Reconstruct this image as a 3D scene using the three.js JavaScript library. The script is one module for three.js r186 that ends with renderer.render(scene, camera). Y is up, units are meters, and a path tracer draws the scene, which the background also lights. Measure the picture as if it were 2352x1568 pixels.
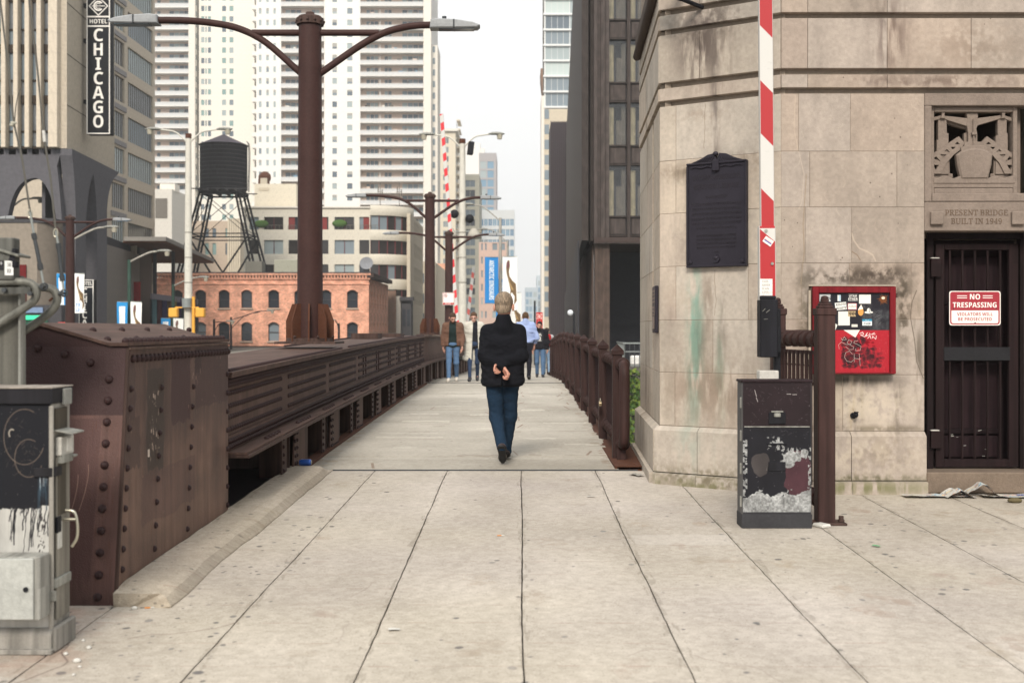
import * as THREE from 'three';
import { mergeGeometries } from 'three/addons/utils/BufferGeometryUtils.js';
import { TextGeometry } from 'three/addons/geometries/TextGeometry.js';
import { FontLoader } from 'three/addons/loaders/FontLoader.js';

// ---------- camera ----------
const scene = new THREE.Scene();
const F = 2700, CX = 1193, CY = 755, EYE = 1.6;              // lens in units of a 2352 x 1568 frame, eye height in metres
const camera = new THREE.PerspectiveCamera(2 * Math.atan(784 / F) * 180 / Math.PI, 1.5, 0.1, 6000);
camera.position.set(0, EYE, 0);
camera.setViewOffset(2352, 1568, -17, 29, 2352, 1568);
camera.focus = 12.5; camera.userData.fStop = 2.6;
camera.updateProjectionMatrix();

// ---------- sky, sun, exposure ----------
const skyData = (() => {
  const w = 64, h = 64, a = new Float32Array(w * h * 4);
  for (let j = 0; j < h; j++) for (let i = 0; i < w; i++) {
    const el = (j + 0.5) / h * Math.PI - Math.PI / 2, s = Math.max(0, Math.sin(el));
    const L = 0.425 * (1 + 0.3 * s), o = (j * w + i) * 4;   // even high cloud, paler and a little dimmer at the horizon
    a[o] = L * 0.995; a[o + 1] = L; a[o + 2] = L * 0.995; a[o + 3] = 1;
  }
  const t = new THREE.DataTexture(a, w, h, THREE.RGBAFormat, THREE.FloatType);
  t.mapping = THREE.EquirectangularReflectionMapping; t.magFilter = t.minFilter = THREE.LinearFilter; t.needsUpdate = true;
  return t;
})();
scene.background = skyData; scene.environment = skyData;
const sun = new THREE.DirectionalLight(0xfff5e8, 1.5);
sun.position.set(-7, 40, 34); sun.target.position.set(0, 0, -20);
sun.castShadow = true; sun.shadow.radius = 30; sun.shadow.mapSize.set(2048, 2048);
Object.assign(sun.shadow.camera, { left: -60, right: 60, top: 60, bottom: -60, near: 1, far: 400 });
scene.add(sun, sun.target);
scene.fog = new THREE.FogExp2(0xeef1f2, 0.0004);
const renderer = new THREE.WebGLRenderer({ antialias: true });
renderer.toneMapping = THREE.LinearToneMapping; renderer.toneMappingExposure = 2.42;
renderer.shadowMap.enabled = true; renderer.setSize(1024, 682);

// ---------- small tools ----------
const V = (x, y, z) => new THREE.Vector3(x, y, z);
const at = (px, py, d) => V((px - CX) / F * d, EYE + (CY - py) / F * d, -d);
const X = (px, d) => (px - CX) / F * d, Y = (py, d) => EYE + (CY - py) / F * d;
let seed = 7;
const rnd = () => { seed = (seed * 1664525 + 1013904223) >>> 0; return seed / 4294967296; };
const rr = (a, b) => a + (b - a) * rnd();
const clamp = (x, a = 0, b = 1) => Math.min(b, Math.max(a, x));
const sstep = (a, b, x) => { const t = clamp((x - a) / (b - a)); return t * t * (3 - 2 * t); };
const mix = (a, b, t) => a + (b - a) * t;
// value noise on a 256 lattice
const LAT = new Float32Array(65536); for (let i = 0; i < 65536; i++) LAT[i] = rnd();
function vn(x, y) {
  const xi = Math.floor(x), yi = Math.floor(y); let fx = x - xi, fy = y - yi; fx = fx * fx * (3 - 2 * fx); fy = fy * fy * (3 - 2 * fy);
  const a = (xi & 255), b = ((xi + 1) & 255), c = (yi & 255) << 8, d = ((yi + 1) & 255) << 8;
  return (LAT[a + c] * (1 - fx) + LAT[b + c] * fx) * (1 - fy) + (LAT[a + d] * (1 - fx) + LAT[b + d] * fx) * fy;
}
function fbm(x, y, n = 4) { let s = 0, a = 0.5, t = 0; for (let i = 0; i < n; i++) { s += a * vn(x, y); t += a; x = x * 2.03 + 17.3; y = y * 2.03 + 5.1; a *= 0.5; } return s / t; }
// ground height along the street: the pavement climbs to the bridge, the bridge is gently arched
const GP = [[-40, -0.45], [0, -0.04], [12.2, 0.137], [16, 0.185], [22, 0.245], [28.7, 0.27], [31.5, 0.24], [37.5, 0.06], [46, -0.16], [62, -0.45], [80, -0.5], [900, -0.5]];
function gy(d) { for (let i = 1; i < GP.length; i++) if (d <= GP[i][0]) { const [a, p] = GP[i - 1], [b, q] = GP[i]; return p + (q - p) * (d - a) / (b - a); } return -0.5; }

// geometry
const plain = (g) => { const r = g.index ? g.toNonIndexed() : g; for (const k of Object.keys(r.attributes)) if (!['position', 'normal', 'uv'].includes(k)) r.deleteAttribute(k); if (!r.attributes.uv) r.setAttribute('uv', new THREE.BufferAttribute(new Float32Array(r.attributes.position.count * 2), 2)); return r; };
const merge = (list) => list.length === 1 ? plain(list[0]) : mergeGeometries(list.map(plain));
function uvm(g, s = 1) {                                      // uv in metres by the side a face looks to
  const p = g.attributes.position, n = g.attributes.normal, u = new Float32Array(p.count * 2);
  for (let i = 0; i < p.count; i++) {
    const ax = Math.abs(n.getX(i)), ay = Math.abs(n.getY(i)), az = Math.abs(n.getZ(i));
    if (ay > ax && ay > az) { u[2 * i] = p.getX(i) * s; u[2 * i + 1] = p.getZ(i) * s; } else if (ax > az) { u[2 * i] = p.getZ(i) * s; u[2 * i + 1] = p.getY(i) * s; } else { u[2 * i] = p.getX(i) * s; u[2 * i + 1] = p.getY(i) * s; }
  }
  g.setAttribute('uv', new THREE.BufferAttribute(u, 2)); return g;
}
function uvp(g, fn) { const p = g.attributes.position, u = new Float32Array(p.count * 2); for (let i = 0; i < p.count; i++) { const r = fn(p.getX(i), p.getY(i), p.getZ(i)); u[2 * i] = r[0]; u[2 * i + 1] = r[1]; } g.setAttribute('uv', new THREE.BufferAttribute(u, 2)); return g; }
const tr = (g, x = 0, y = 0, z = 0, rx = 0, ry = 0, rz = 0) => { if (rx || ry || rz) g.applyMatrix4(new THREE.Matrix4().makeRotationFromEuler(new THREE.Euler(rx, ry, rz))); return g.translate(x, y, z); };
const box = (w, h, d, x = 0, y = 0, z = 0, rx = 0, ry = 0, rz = 0) => tr(new THREE.BoxGeometry(w, h, d), x, y, z, rx, ry, rz);
function cbox(w, h, d, c = 0.01, x = 0, y = 0, z = 0, rx = 0, ry = 0, rz = 0) {   // box with chamfered edges, 44 triangles
  const a = w / 2, b = h / 2, e = d / 2, P = [], tri = (p, q, r) => P.push(...p, ...q, ...r);
  c = Math.min(c, a * 0.9, b * 0.9, e * 0.9);
  const pt = (sx, sy, sz, k) => [sx * (a - (k === 0 ? 0 : c)), sy * (b - (k === 1 ? 0 : c)), sz * (e - (k === 2 ? 0 : c))];
  const orient = (pts) => { const [p, q, r] = pts, n = [(q[1] - p[1]) * (r[2] - p[2]) - (q[2] - p[2]) * (r[1] - p[1]), (q[2] - p[2]) * (r[0] - p[0]) - (q[0] - p[0]) * (r[2] - p[2]), (q[0] - p[0]) * (r[1] - p[1]) - (q[1] - p[1]) * (r[0] - p[0])]; return n[0] * p[0] + n[1] * p[1] + n[2] * p[2] < 0 ? pts.reverse() : pts; };
  const poly = (pts) => { pts = orient(pts); for (let i = 2; i < pts.length; i++) tri(pts[0], pts[i - 1], pts[i]); };
  for (const s of [-1, 1]) {
    poly([pt(s, -1, -1, 0), pt(s, 1, -1, 0), pt(s, 1, 1, 0), pt(s, -1, 1, 0)]);
    poly([pt(-1, s, -1, 1), pt(1, s, -1, 1), pt(1, s, 1, 1), pt(-1, s, 1, 1)]);
    poly([pt(-1, -1, s, 2), pt(1, -1, s, 2), pt(1, 1, s, 2), pt(-1, 1, s, 2)]);
    for (const t of [-1, 1]) {
      poly([pt(s, t, -1, 0), pt(s, t, 1, 0), pt(s, t, 1, 1), pt(s, t, -1, 1)]);
      poly([pt(s, -1, t, 0), pt(s, 1, t, 0), pt(s, 1, t, 2), pt(s, -1, t, 2)]);
      poly([pt(-1, s, t, 1), pt(1, s, t, 1), pt(1, s, t, 2), pt(-1, s, t, 2)]);
      for (const u of [-1, 1]) poly([pt(s, t, u, 0), pt(s, t, u, 1), pt(s, t, u, 2)]);
    }
  }
  const g = new THREE.BufferGeometry(); g.setAttribute('position', new THREE.Float32BufferAttribute(P, 3)); g.computeVertexNormals();
  g.setAttribute('uv', new THREE.BufferAttribute(new Float32Array(P.length / 3 * 2), 2));
  return tr(g, x, y, z, rx, ry, rz);
}
const cyl = (r0, r1, h, x = 0, y = 0, z = 0, n = 16, rx = 0, ry = 0, rz = 0) => tr(new THREE.CylinderGeometry(r1, r0, h, n), x, y, z, rx, ry, rz);   // r0 at the foot, r1 at the top
const ball = (r, x = 0, y = 0, z = 0, sx = 1, sy = 1, sz = 1, n = 10) => new THREE.SphereGeometry(r, n + 2, n).scale(sx, sy, sz).translate(x, y, z);
const tube = (pts, r, seg = 24, n = 8, tension) => new THREE.TubeGeometry(new THREE.CatmullRomCurve3(pts, false, tension === undefined ? 'centripetal' : 'catmullrom', tension), seg, r, n);
const rod = (a, b, r, n = 8, r2 = r) => { const v = b.clone().sub(a), g = new THREE.CylinderGeometry(r2, r, v.length(), n); g.applyQuaternion(new THREE.Quaternion().setFromUnitVectors(V(0, 1, 0), v.clone().normalize())); return g.translate((a.x + b.x) / 2, (a.y + b.y) / 2, (a.z + b.z) / 2); };
const beam = (a, b, w, h, up = V(0, 1, 0)) => { const v = b.clone().sub(a), L = v.length(), g = new THREE.BoxGeometry(w, h, L), m = new THREE.Matrix4().lookAt(a, b, up); g.applyMatrix4(m); return g.translate((a.x + b.x) / 2, (a.y + b.y) / 2, (a.z + b.z) / 2); };
const shp = (pts) => { const s = new THREE.Shape(); pts.forEach(([x, y], i) => i ? s.lineTo(x, y) : s.moveTo(x, y)); s.closePath(); return s; };
const ext = (s, depth, bevel = 0, curve = 10) => new THREE.ExtrudeGeometry(Array.isArray(s) ? shp(s) : s, { depth, bevelEnabled: bevel > 0, bevelThickness: bevel, bevelSize: bevel, bevelSegments: 1, curveSegments: curve });
const lathe = (pts, n = 20) => new THREE.LatheGeometry(pts.map(([r, y]) => new THREE.Vector2(r, y)), n);

// objects
const taken = new Map();
const numbered = (n) => { const k = taken.get(n) || 0; taken.set(n, k + 1); return k ? n + '_' + String(k).padStart(3, '0') : n; };
function mesh(name, geo, mat, parent = scene, uv = 1) {
  let g = Array.isArray(geo) ? merge(geo) : geo; if (uv) g = uvm(plain(g), uv);
  const m = new THREE.Mesh(g, mat); m.name = parent === scene ? numbered(name) : name; m.castShadow = m.receiveShadow = true; parent.add(m); return m;
}
const raw = (name, geo, mat, parent = scene) => mesh(name, geo, mat, parent, 0);      // keeps its own uv
function put(name, geo, mat, parent, x, y, z, rx = 0, ry = 0, rz = 0, s) {             // shared geometry
  const m = new THREE.Mesh(geo, mat); m.name = parent === scene ? numbered(name) : name; m.position.set(x, y, z); m.rotation.set(rx, ry, rz); if (s) m.scale.setScalar(s); m.castShadow = m.receiveShadow = true; parent.add(m); return m;
}
const prep = (g, s = 1) => uvm(plain(g), s);
function thing(name, label, category, pos = [0, 0, 0], turn = 0, group) {
  const o = new THREE.Group(); o.name = numbered(name); o.position.set(...pos); o.rotation.y = turn; o.userData = { label, category }; if (group) o.userData.group = group; scene.add(o); return o;
}
const tag = (o, label, category, group) => { o.userData = { ...o.userData, label, category }; if (group) o.userData.group = group; return o; };
const struct = (o, label) => { o.userData.kind = 'structure'; if (label) o.userData.label = label; return o; };
const stuff = (o) => { o.userData.kind = 'stuff'; return o; };
function copyOf(o, label, pos, turn = 0, group) { const c = o.clone(); c.name = numbered(o.name.replace(/_\d{3}$/, '')); c.userData = { ...o.userData, label }; if (group) c.userData.group = group; c.position.set(...pos); c.rotation.y = turn; scene.add(c); return c; }

// textures
function finish(t, sx, sy, color) { t.wrapS = t.wrapT = THREE.RepeatWrapping; t.magFilter = THREE.LinearFilter; t.minFilter = THREE.LinearMipmapLinearFilter; t.generateMipmaps = true; t.repeat.set(1 / sx, 1 / sy); if (color) t.colorSpace = THREE.SRGBColorSpace; t.needsUpdate = true; return t; }
function tex(w, h, fn, sx = 1, sy = sx, color = true) {       // fn(x, y in 0..1) gives r g b in 0..255
  const a = new Uint8Array(w * h * 4);
  for (let j = 0; j < h; j++) for (let i = 0; i < w; i++) { const c = fn(i / w, j / h, i, j), o = (j * w + i) * 4; a[o] = clamp(c[0], 0, 255); a[o + 1] = clamp(c[1], 0, 255); a[o + 2] = clamp(c[2], 0, 255); a[o + 3] = 255; }
  return finish(new THREE.DataTexture(a, w, h, THREE.RGBAFormat), sx, sy, color);
}
// a canvas on which noise is laid first and marks are drawn after
function canvas(w, h, draw, base) {
  const c = document.createElement('canvas'); c.width = w; c.height = h; const x = c.getContext('2d');
  if (base) { const im = x.createImageData(w, h), a = im.data; for (let j = 0; j < h; j++) for (let i = 0; i < w; i++) { const q = base(i / w, 1 - j / h), o = (j * w + i) * 4; a[o] = clamp(q[0], 0, 255); a[o + 1] = clamp(q[1], 0, 255); a[o + 2] = clamp(q[2], 0, 255); a[o + 3] = 255; } x.putImageData(im, 0, 0); }
  draw(x, w, h); return c;
}
const ctex = (w, h, draw, base, color = true) => finish(new THREE.CanvasTexture(canvas(w, h, draw, base)), 1, 1, color);
const rgb = (r, g, b, a = 1) => `rgba(${r | 0},${g | 0},${b | 0},${a})`;
const std = (color, rough = 0.8, o = {}) => new THREE.MeshStandardMaterial({ color, roughness: rough, ...o });
const phy = (color, rough, o = {}) => new THREE.MeshPhysicalMaterial({ color, roughness: rough, ...o });
// even grain maps shared by many materials
const grainTex = tex(512, 512, (u, v) => { const n = 0.5 * fbm(u * 64, v * 64, 3) + 0.5 * fbm(u * 8, v * 8, 4), k = 238 + 60 * (n - 0.5) + 18 * (rnd() - 0.5); return [k, k, k]; }, 1.2);
const grainBump = tex(512, 512, (u, v) => { const k = 128 + 150 * (fbm(u * 128, v * 128, 3) - 0.5); return [k, k, k]; }, 0.8, 0.8, false);
const streakTex = tex(512, 512, (u, v) => { const n = fbm(u * 90, v * 3, 4), m = fbm(u * 12, v * 5, 4), k = 200 + 90 * (n - 0.5) + 70 * (m - 0.5) + 16 * (rnd() - 0.5); return [k, k * 0.985, k * 0.97]; }, 2.2);
const grain = (color, rough = 0.85, o = {}) => phy(color, rough, { map: grainTex, bumpMap: grainBump, bumpScale: 0.002, specularIntensity: 0.35, ...o });
const streak = (color, rough = 0.7, o = {}) => phy(color, Math.min(1, rough + 0.1), { map: streakTex, specularIntensity: 0.35, ...o });
const font = await new FontLoader().loadAsync('fonts/droid/droid_sans_bold.typeface.json');
const serif = await new FontLoader().loadAsync('fonts/droid/droid_serif_regular.typeface.json');
const text3 = (s, size, depth, f = font) => { const g = new TextGeometry(s, { font: f, size, depth, curveSegments: 4, bevelEnabled: false }); g.computeBoundingBox(); const b = g.boundingBox; return g.translate(-(b.min.x + b.max.x) / 2, -(b.min.y + b.max.y) / 2, 0); };
const M = {
  maroon: streak(0x6a4a4a, 0.6), maroonDark: streak(0x3c2b2d, 0.6), rail: streak(0x483432, 0.5), rust: grain(0x5a3a2c, 0.85),
  steel: grain(0x9aa09e, 0.5, { metalness: 0.35 }), steelDark: grain(0x4a4d50, 0.55, { metalness: 0.3 }), galv: streak(0xb4b7b2, 0.5, { metalness: 0.35 }),
  black: grain(0x1d1e23, 0.6), white: grain(0xd2d1cc, 0.7), chrome: std(0xb8b4a4, 0.3, { metalness: 0.85 }), rubber: std(0x2a2a2c, 0.9), void: grain(0x1c1b1d, 0.9),
  paper: grain(0xd0cec7, 0.9), glassDark: phy(0x2c3238, 0.08, { specularIntensity: 1 }), glassMid: phy(0x59656d, 0.1), glassPale: phy(0x8d979a, 0.15), curtain: phy(0x9d9c96, 0.25),
};
// ================= ground, river, pavement, bridge deck =================
const DIN = Math.PI / 180;
function sheet(xs, ds, yf, uvf) {                              // grid over x and depth
  const P = [], U = [], I = [], nx = xs.length, nd = ds.length;
  for (const d of ds) for (const x of xs) { P.push(x, yf(x, d), -d); U.push(...(uvf ? uvf(x, d) : [x, d])); }
  for (let j = 0; j < nd - 1; j++) for (let i = 0; i < nx - 1; i++) { const a = j * nx + i; I.push(a, a + 1, a + nx, a + 1, a + nx + 1, a + nx); }
  const g = new THREE.BufferGeometry(); g.setAttribute('position', new THREE.Float32BufferAttribute(P, 3)); g.setAttribute('uv', new THREE.Float32BufferAttribute(U, 2)); g.setIndex(I); g.computeVertexNormals(); return g;
}
const range = (a, b, s) => { const r = [], n = Math.max(1, Math.round((b - a) / s)); for (let i = 0; i <= n; i++) r.push(a + (b - a) * i / n); return r; };
struct(raw('ground', sheet([-700, -60, -20, 20, 60, 700], [-60, -20, 0, 6, 12.25, 12.3, 61.9, 62, 70, 150, 400, 1500], (x, d) => d < 12.28 ? gy(d) - 0.07 : d < 61.95 ? -7 : -0.62), grain(0x605c56, 0.95)));
struct(raw('river', sheet([-700, -20, 20, 700], [12.3, 30, 61.95], () => -5.6), phy(0x2c4038, 0.12)));

// pavement: long strips with wandering joints
const walkTex = ctex(2048, 2048, (c, w, h) => {
  const px = (x) => (x + 4) / 10 * w, py = (d) => (1 - d / 12.3) * h;
  for (let k = -14; k < 20; k++) {                             // faint saw lines across
    const d = 5.06 + 0.38 * k; if (d < 0.3 || d > 12) continue;
    for (let x = -4; x < 6; x += 0.11) { if (rnd() < 0.3) continue; c.strokeStyle = rgb(120, 84, 70, rr(0.08, 0.34)); c.lineWidth = rr(0.8, 1.7); c.beginPath(); c.moveTo(px(x), py(d + 0.006 * Math.sin(x * 3 + k))); c.lineTo(px(x + 0.1), py(d + 0.006 * Math.sin(x * 3 + k + 0.3))); c.stroke(); }
  }
  for (let i = 0; i < 640; i++) {                              // trodden gum
    const near = i > 330, x = near ? rr(-3.2, -1.4) : i > 250 ? rr(1.4, 3.4) : rr(-3.4, 5), d = near ? rr(5.2, 9.5) : i > 250 ? rr(6.5, 10) : rr(3.5, 12), r = rr(0.006, 0.024) * (rnd() < 0.6 ? 0.7 : 1.1);
    const gm = rr(62, 112); c.fillStyle = rgb(gm, gm - 2, gm - 3, rr(0.35, 0.85)); c.beginPath(); c.ellipse(px(x), py(d), r * w / 10, r * h / 12.3, rr(0, 3), 0, 7); c.fill();
  }
  for (let i = 0; i < 70; i++) { const x = rr(-3, 5), d = rr(4, 11.5); c.fillStyle = rgb(130, 112, 94, rr(0.05, 0.16)); for (let k = 0; k < 7; k++) { c.beginPath(); c.ellipse(px(x + rr(-0.09, 0.09)), py(d + rr(-0.12, 0.12)), rr(3, 16), rr(3, 12), rr(0, 3), 0, 7); c.fill(); } }
  for (let i = 0; i < 60; i++) { c.fillStyle = rgb(120, 70, 34, 0.05); c.beginPath(); c.ellipse(px(rr(-3.4, -2.2)), py(rr(5.2, 6.5)), rr(10, 50), rr(6, 30), 0, 0, 7); c.fill(); }   // rust run-off by the box
  c.lineWidth = 1.6;
  const crack = (x, d, n, a, sd, al) => { c.strokeStyle = rgb(82, 66, 60, al); c.beginPath(); c.moveTo(px(x), py(d)); for (let k = 0; k < n; k++) { a += rr(-0.55, 0.55); x += Math.cos(a) * sd; d += Math.sin(a) * sd; c.lineTo(px(x), py(d)); } c.stroke(); };
  crack(-2.35, 4.9, 26, 1.0, 0.06, 0.6); crack(-1.97, 5.9, 14, 0.5, 0.05, 0.4); crack(1.2, 5.1, 18, 2.2, 0.06, 0.2); crack(0.9, 8.4, 12, 0.3, 0.05, 0.15); crack(3.4, 9.2, 12, 2.4, 0.06, 0.2); for (let i = 0; i < 12; i++) crack(rr(-1.5, 4), rr(4.5, 11), 9, rr(0, 6), 0.05, rr(0.08, 0.22));
  c.fillStyle = rgb(198, 196, 188, 0.2); c.fillRect(px(0.82), py(8.65), px(1.52) - px(0.82), py(8.28) - py(8.65));
}, (u, v) => { const x = u * 10, d = v * 12.3, n = fbm(x * 1.6, d * 0.9, 5), f = fbm(x * 26, d * 26, 3), s = rnd(); const sp = Math.floor((x - 4 - 0.021) / 0.76), jd = Math.abs(((x - 4 - 0.021) / 0.76) % 1 + (x < 4.021 ? 1 : 0)), je = Math.min(jd, 1 - jd) * 0.76, dj = je < 0.05 && fbm(x * 50, d * 7, 3) > 0.52 + je * 4 ? 16 : 0; const k = 165 - dj + 9 * (vn(sp * 7.3, 2.2) - 0.5) + 38 * (n - 0.5) + 26 * (f - 0.5) + (s > 0.985 ? -38 : s > 0.965 ? 22 : 16 * (s - 0.5)); return [k + 5, k - 3, k - 14 + 8 * (fbm(x * 0.8, d * 0.8, 2) - 0.5)]; });
const walkMat = std(0xffffff, 0.9, { map: walkTex, bumpMap: grainBump.clone(), bumpScale: 0.0016 });
walkMat.bumpMap.repeat.set(10, 12.3);
const pavement = thing('pavement', '', ''); pavement.userData = { kind: 'structure' };
const JX = [-4.6, ...range(-3.02, 6.1, 0.76).map((v, i) => 0.021 + 0.76 * (i - 4))];
const wob = (j, d) => j === 0 ? 0 : 0.008 * (vn(j * 31.7, d * 1.7) - 0.5) + 0.018 * (vn(j * 11.3 + 50, d * 0.45) - 0.5) + 0.004 * (vn(j * 5.3 + 9, d * 14) - 0.5);
for (let j = 0; j < JX.length - 1; j++) {
  const P = [], U = [], I = [], ds = range(0.4, 12.12, 0.06), gap = 0.0042, mid = (JX[j] + JX[j + 1]) / 2;
  for (const d of ds) {
    const a = JX[j] + wob(j, d) + gap * (0.7 + 0.6 * vn(j * 3, d * 9)), b = JX[j + 1] + wob(j + 1, d) - gap * (0.7 + 0.6 * vn(j * 3 + 40, d * 9)), y = gy(d);
    for (const [x, yy] of [[a, y - 0.055], [a, y - 0.0015], [a + 0.006, y], [mid, y], [b - 0.006, y], [b, y - 0.0015], [b, y - 0.055]]) { P.push(x, yy, -d); U.push((x + 4) / 10, d / 12.3); }
  }
  for (let k = 0; k < ds.length - 1; k++) for (let i = 0; i < 6; i++) { const q = k * 7 + i; I.push(q, q + 1, q + 7, q + 1, q + 8, q + 7); }
  const e = (ds.length - 1) * 7; for (let i = 1; i < 6; i++) I.push(e, e + i, e + i + 1);
  const g = new THREE.BufferGeometry(); g.setAttribute('position', new THREE.Float32BufferAttribute(P, 3)); g.setAttribute('uv', new THREE.Float32BufferAttribute(U, 2)); g.setIndex(I); const ng = g.toNonIndexed(); ng.computeVertexNormals();
  raw('slab', ng, walkMat, pavement);
}
// bridge deck: short panels across, worn concrete
const deckTex = ctex(1024, 2048, (c, w, h) => {
  const px = (x) => (x + 3) / 4.4 * w, py = (d) => (1 - (d - 12) / 17) * h;
  for (let i = 0; i < 70; i++) { const d = rr(12.2, 28.7), x = rr(-2.4, 1.1), L = rr(0.1, 0.9), wd = rr(0.02, 0.16); c.fillStyle = rnd() < 0.45 ? rgb(222, 218, 206, rr(0.15, 0.5)) : rgb(120, 108, 94, rr(0.08, 0.3)); c.beginPath(); c.moveTo(px(x), py(d)); for (let k = 0; k <= 9; k++) c.lineTo(px(x + L * k / 9), py(d + wd * (0.3 + rnd()))); for (let k = 9; k >= 0; k--) c.lineTo(px(x + L * k / 9), py(d - wd * rnd())); c.fill(); }
  for (let i = 0; i < 260; i++) { c.fillStyle = rgb(120, 84, 50, rr(0.04, 0.16)); const d = rr(12.2, 28.7); c.beginPath(); c.ellipse(px(-2.33 + Math.abs(rr(-0.16, 0.16) + rr(-0.12, 0.12))), py(d), rr(4, 22), rr(3, 18), 0, 0, 7); c.fill(); }
  for (let i = 0; i < 120; i++) { c.fillStyle = rgb(96, 66, 46, rr(0.05, 0.2)); const d = rr(12.2, 28.7); c.beginPath(); c.ellipse(px(1.05 - Math.abs(rr(-0.12, 0.12))), py(d), rr(4, 16), rr(3, 14), 0, 0, 7); c.fill(); }
  for (let k = 0; k < 15; k++) for (const x of [-1.55, -0.52, 0.02, 0.82]) if (rnd() < 0.3) { const d = 12.35 + 1.1 * k; c.strokeStyle = rgb(92, 62, 48, rr(0.3, 0.6)); c.lineWidth = rr(3, 7); c.beginPath(); c.moveTo(px(x + rr(-0.1, 0.1)), py(d)); c.lineTo(px(x + rr(-0.1, 0.1)), py(d + rr(0.35, 0.75))); c.stroke(); c.lineWidth = 1.6; for (let q = 0; q < 3; q++) { c.beginPath(); c.moveTo(px(x), py(d + q * 0.15)); c.lineTo(px(x + rr(0.06, 0.3)), py(d + q * 0.15)); c.stroke(); } }
  for (let i = 0; i < 130; i++) { c.fillStyle = rgb(80, 76, 72, rr(0.2, 0.5)); c.beginPath(); c.ellipse(px(rr(-2.3, 1.1)), py(rr(12.2, 28)), rr(2, 7), rr(1.5, 4), 0, 0, 7); c.fill(); }
}, (u, v) => { const x = u * 4.4, d = v * 17, n = fbm(x * 1.1 + 9, d * 0.75 + 3, 5), q = vn(7.7, Math.floor(d / 1.1) * 3.3), f = fbm(x * 30, d * 30, 2); const k = 165 + 40 * (n - 0.5) + 22 * (q - 0.5) + 20 * (f - 0.5) + 14 * (rnd() - 0.5); return [k + 4, k - 2, k - 13]; });
const deckMat = std(0xffffff, 0.9, { map: deckTex, bumpMap: grainBump.clone(), bumpScale: 0.002 }); deckMat.bumpMap.repeat.set(5, 18);
const deck = thing('bridge_deck', '', ''); deck.userData = { kind: 'structure' };
{
  const duv = (x, y, z) => [(x + 3) / 4.4, (-z - 12) / 17];
  const edge = (d) => 1.06 + 0.06 * (vn(3.1, d * 2.2) - 0.5) + 0.05 * (vn(8.1, d * 7) - 0.5);
  for (let k = 0; k < 15; k++) {
    const d0 = 12.24 + k * 1.1, d1 = Math.min(28.66, d0 + 1.1 - 0.012), P = [], I = [], ds = range(d0, d1, 0.12), lift = rr(-0.003, 0.003);
    for (const d of ds) { const a = -2.36, b = edge(d), y = gy(d) + lift; for (const [x, yy] of [[a, y - 0.1], [a, y], [-0.6, y], [b, y], [b + 0.01, y - 0.1]]) P.push(x, yy, -d); }
    const n = ds.length; for (let q = 0; q < n - 1; q++) for (let i = 0; i < 4; i++) { const s = q * 5 + i; I.push(s, s + 1, s + 5, s + 1, s + 6, s + 5); }
    for (const s of [0, (n - 1) * 5]) for (let i = 1; i < 4; i++) I.push(s, s + i, s + i + 1);
    const g = new THREE.BufferGeometry(); g.setAttribute('position', new THREE.Float32BufferAttribute(P, 3)); g.setIndex(I); const ng = g.toNonIndexed(); ng.computeVertexNormals(); uvp(ng, duv);
    raw('deck_slab', ng, deckMat, deck);
  }
  // the leaf beyond the midspan joint and the bed beneath
  const far = sheet([-2.6, -0.6, 1.35], range(28.8, 62, 1.6), (x, d) => gy(d)); uvp(far, (x, y, z) => [(x + 3) / 4.4, ((-z - 12) / 17) % 4]); raw('deck_slab', far, deckMat, deck);
  mesh('deck_bed', sheet([-4.3, 1.5], range(12.2, 62, 2), (x, d) => gy(d) - 0.12), grain(0x4a4642, 0.9), deck);
  for (const [d, w] of [[12.2, 0.03], [28.74, 0.05]]) mesh('joint_plate', [box(3.7, 0.012, w, -0.62, gy(d) - 0.004 * (d > 20 ? -1 : 1), -d)], M.steelDark, deck);
  mesh('edge_plate', ext([[1.0, -0.09], [1.36, -0.09], [1.36, -0.02], [1.0, -0.02]], 16.4).translate(0, gy(20) - 0.04, -28.7), M.rust, deck).rotation.x = -0.0;
}
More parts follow.
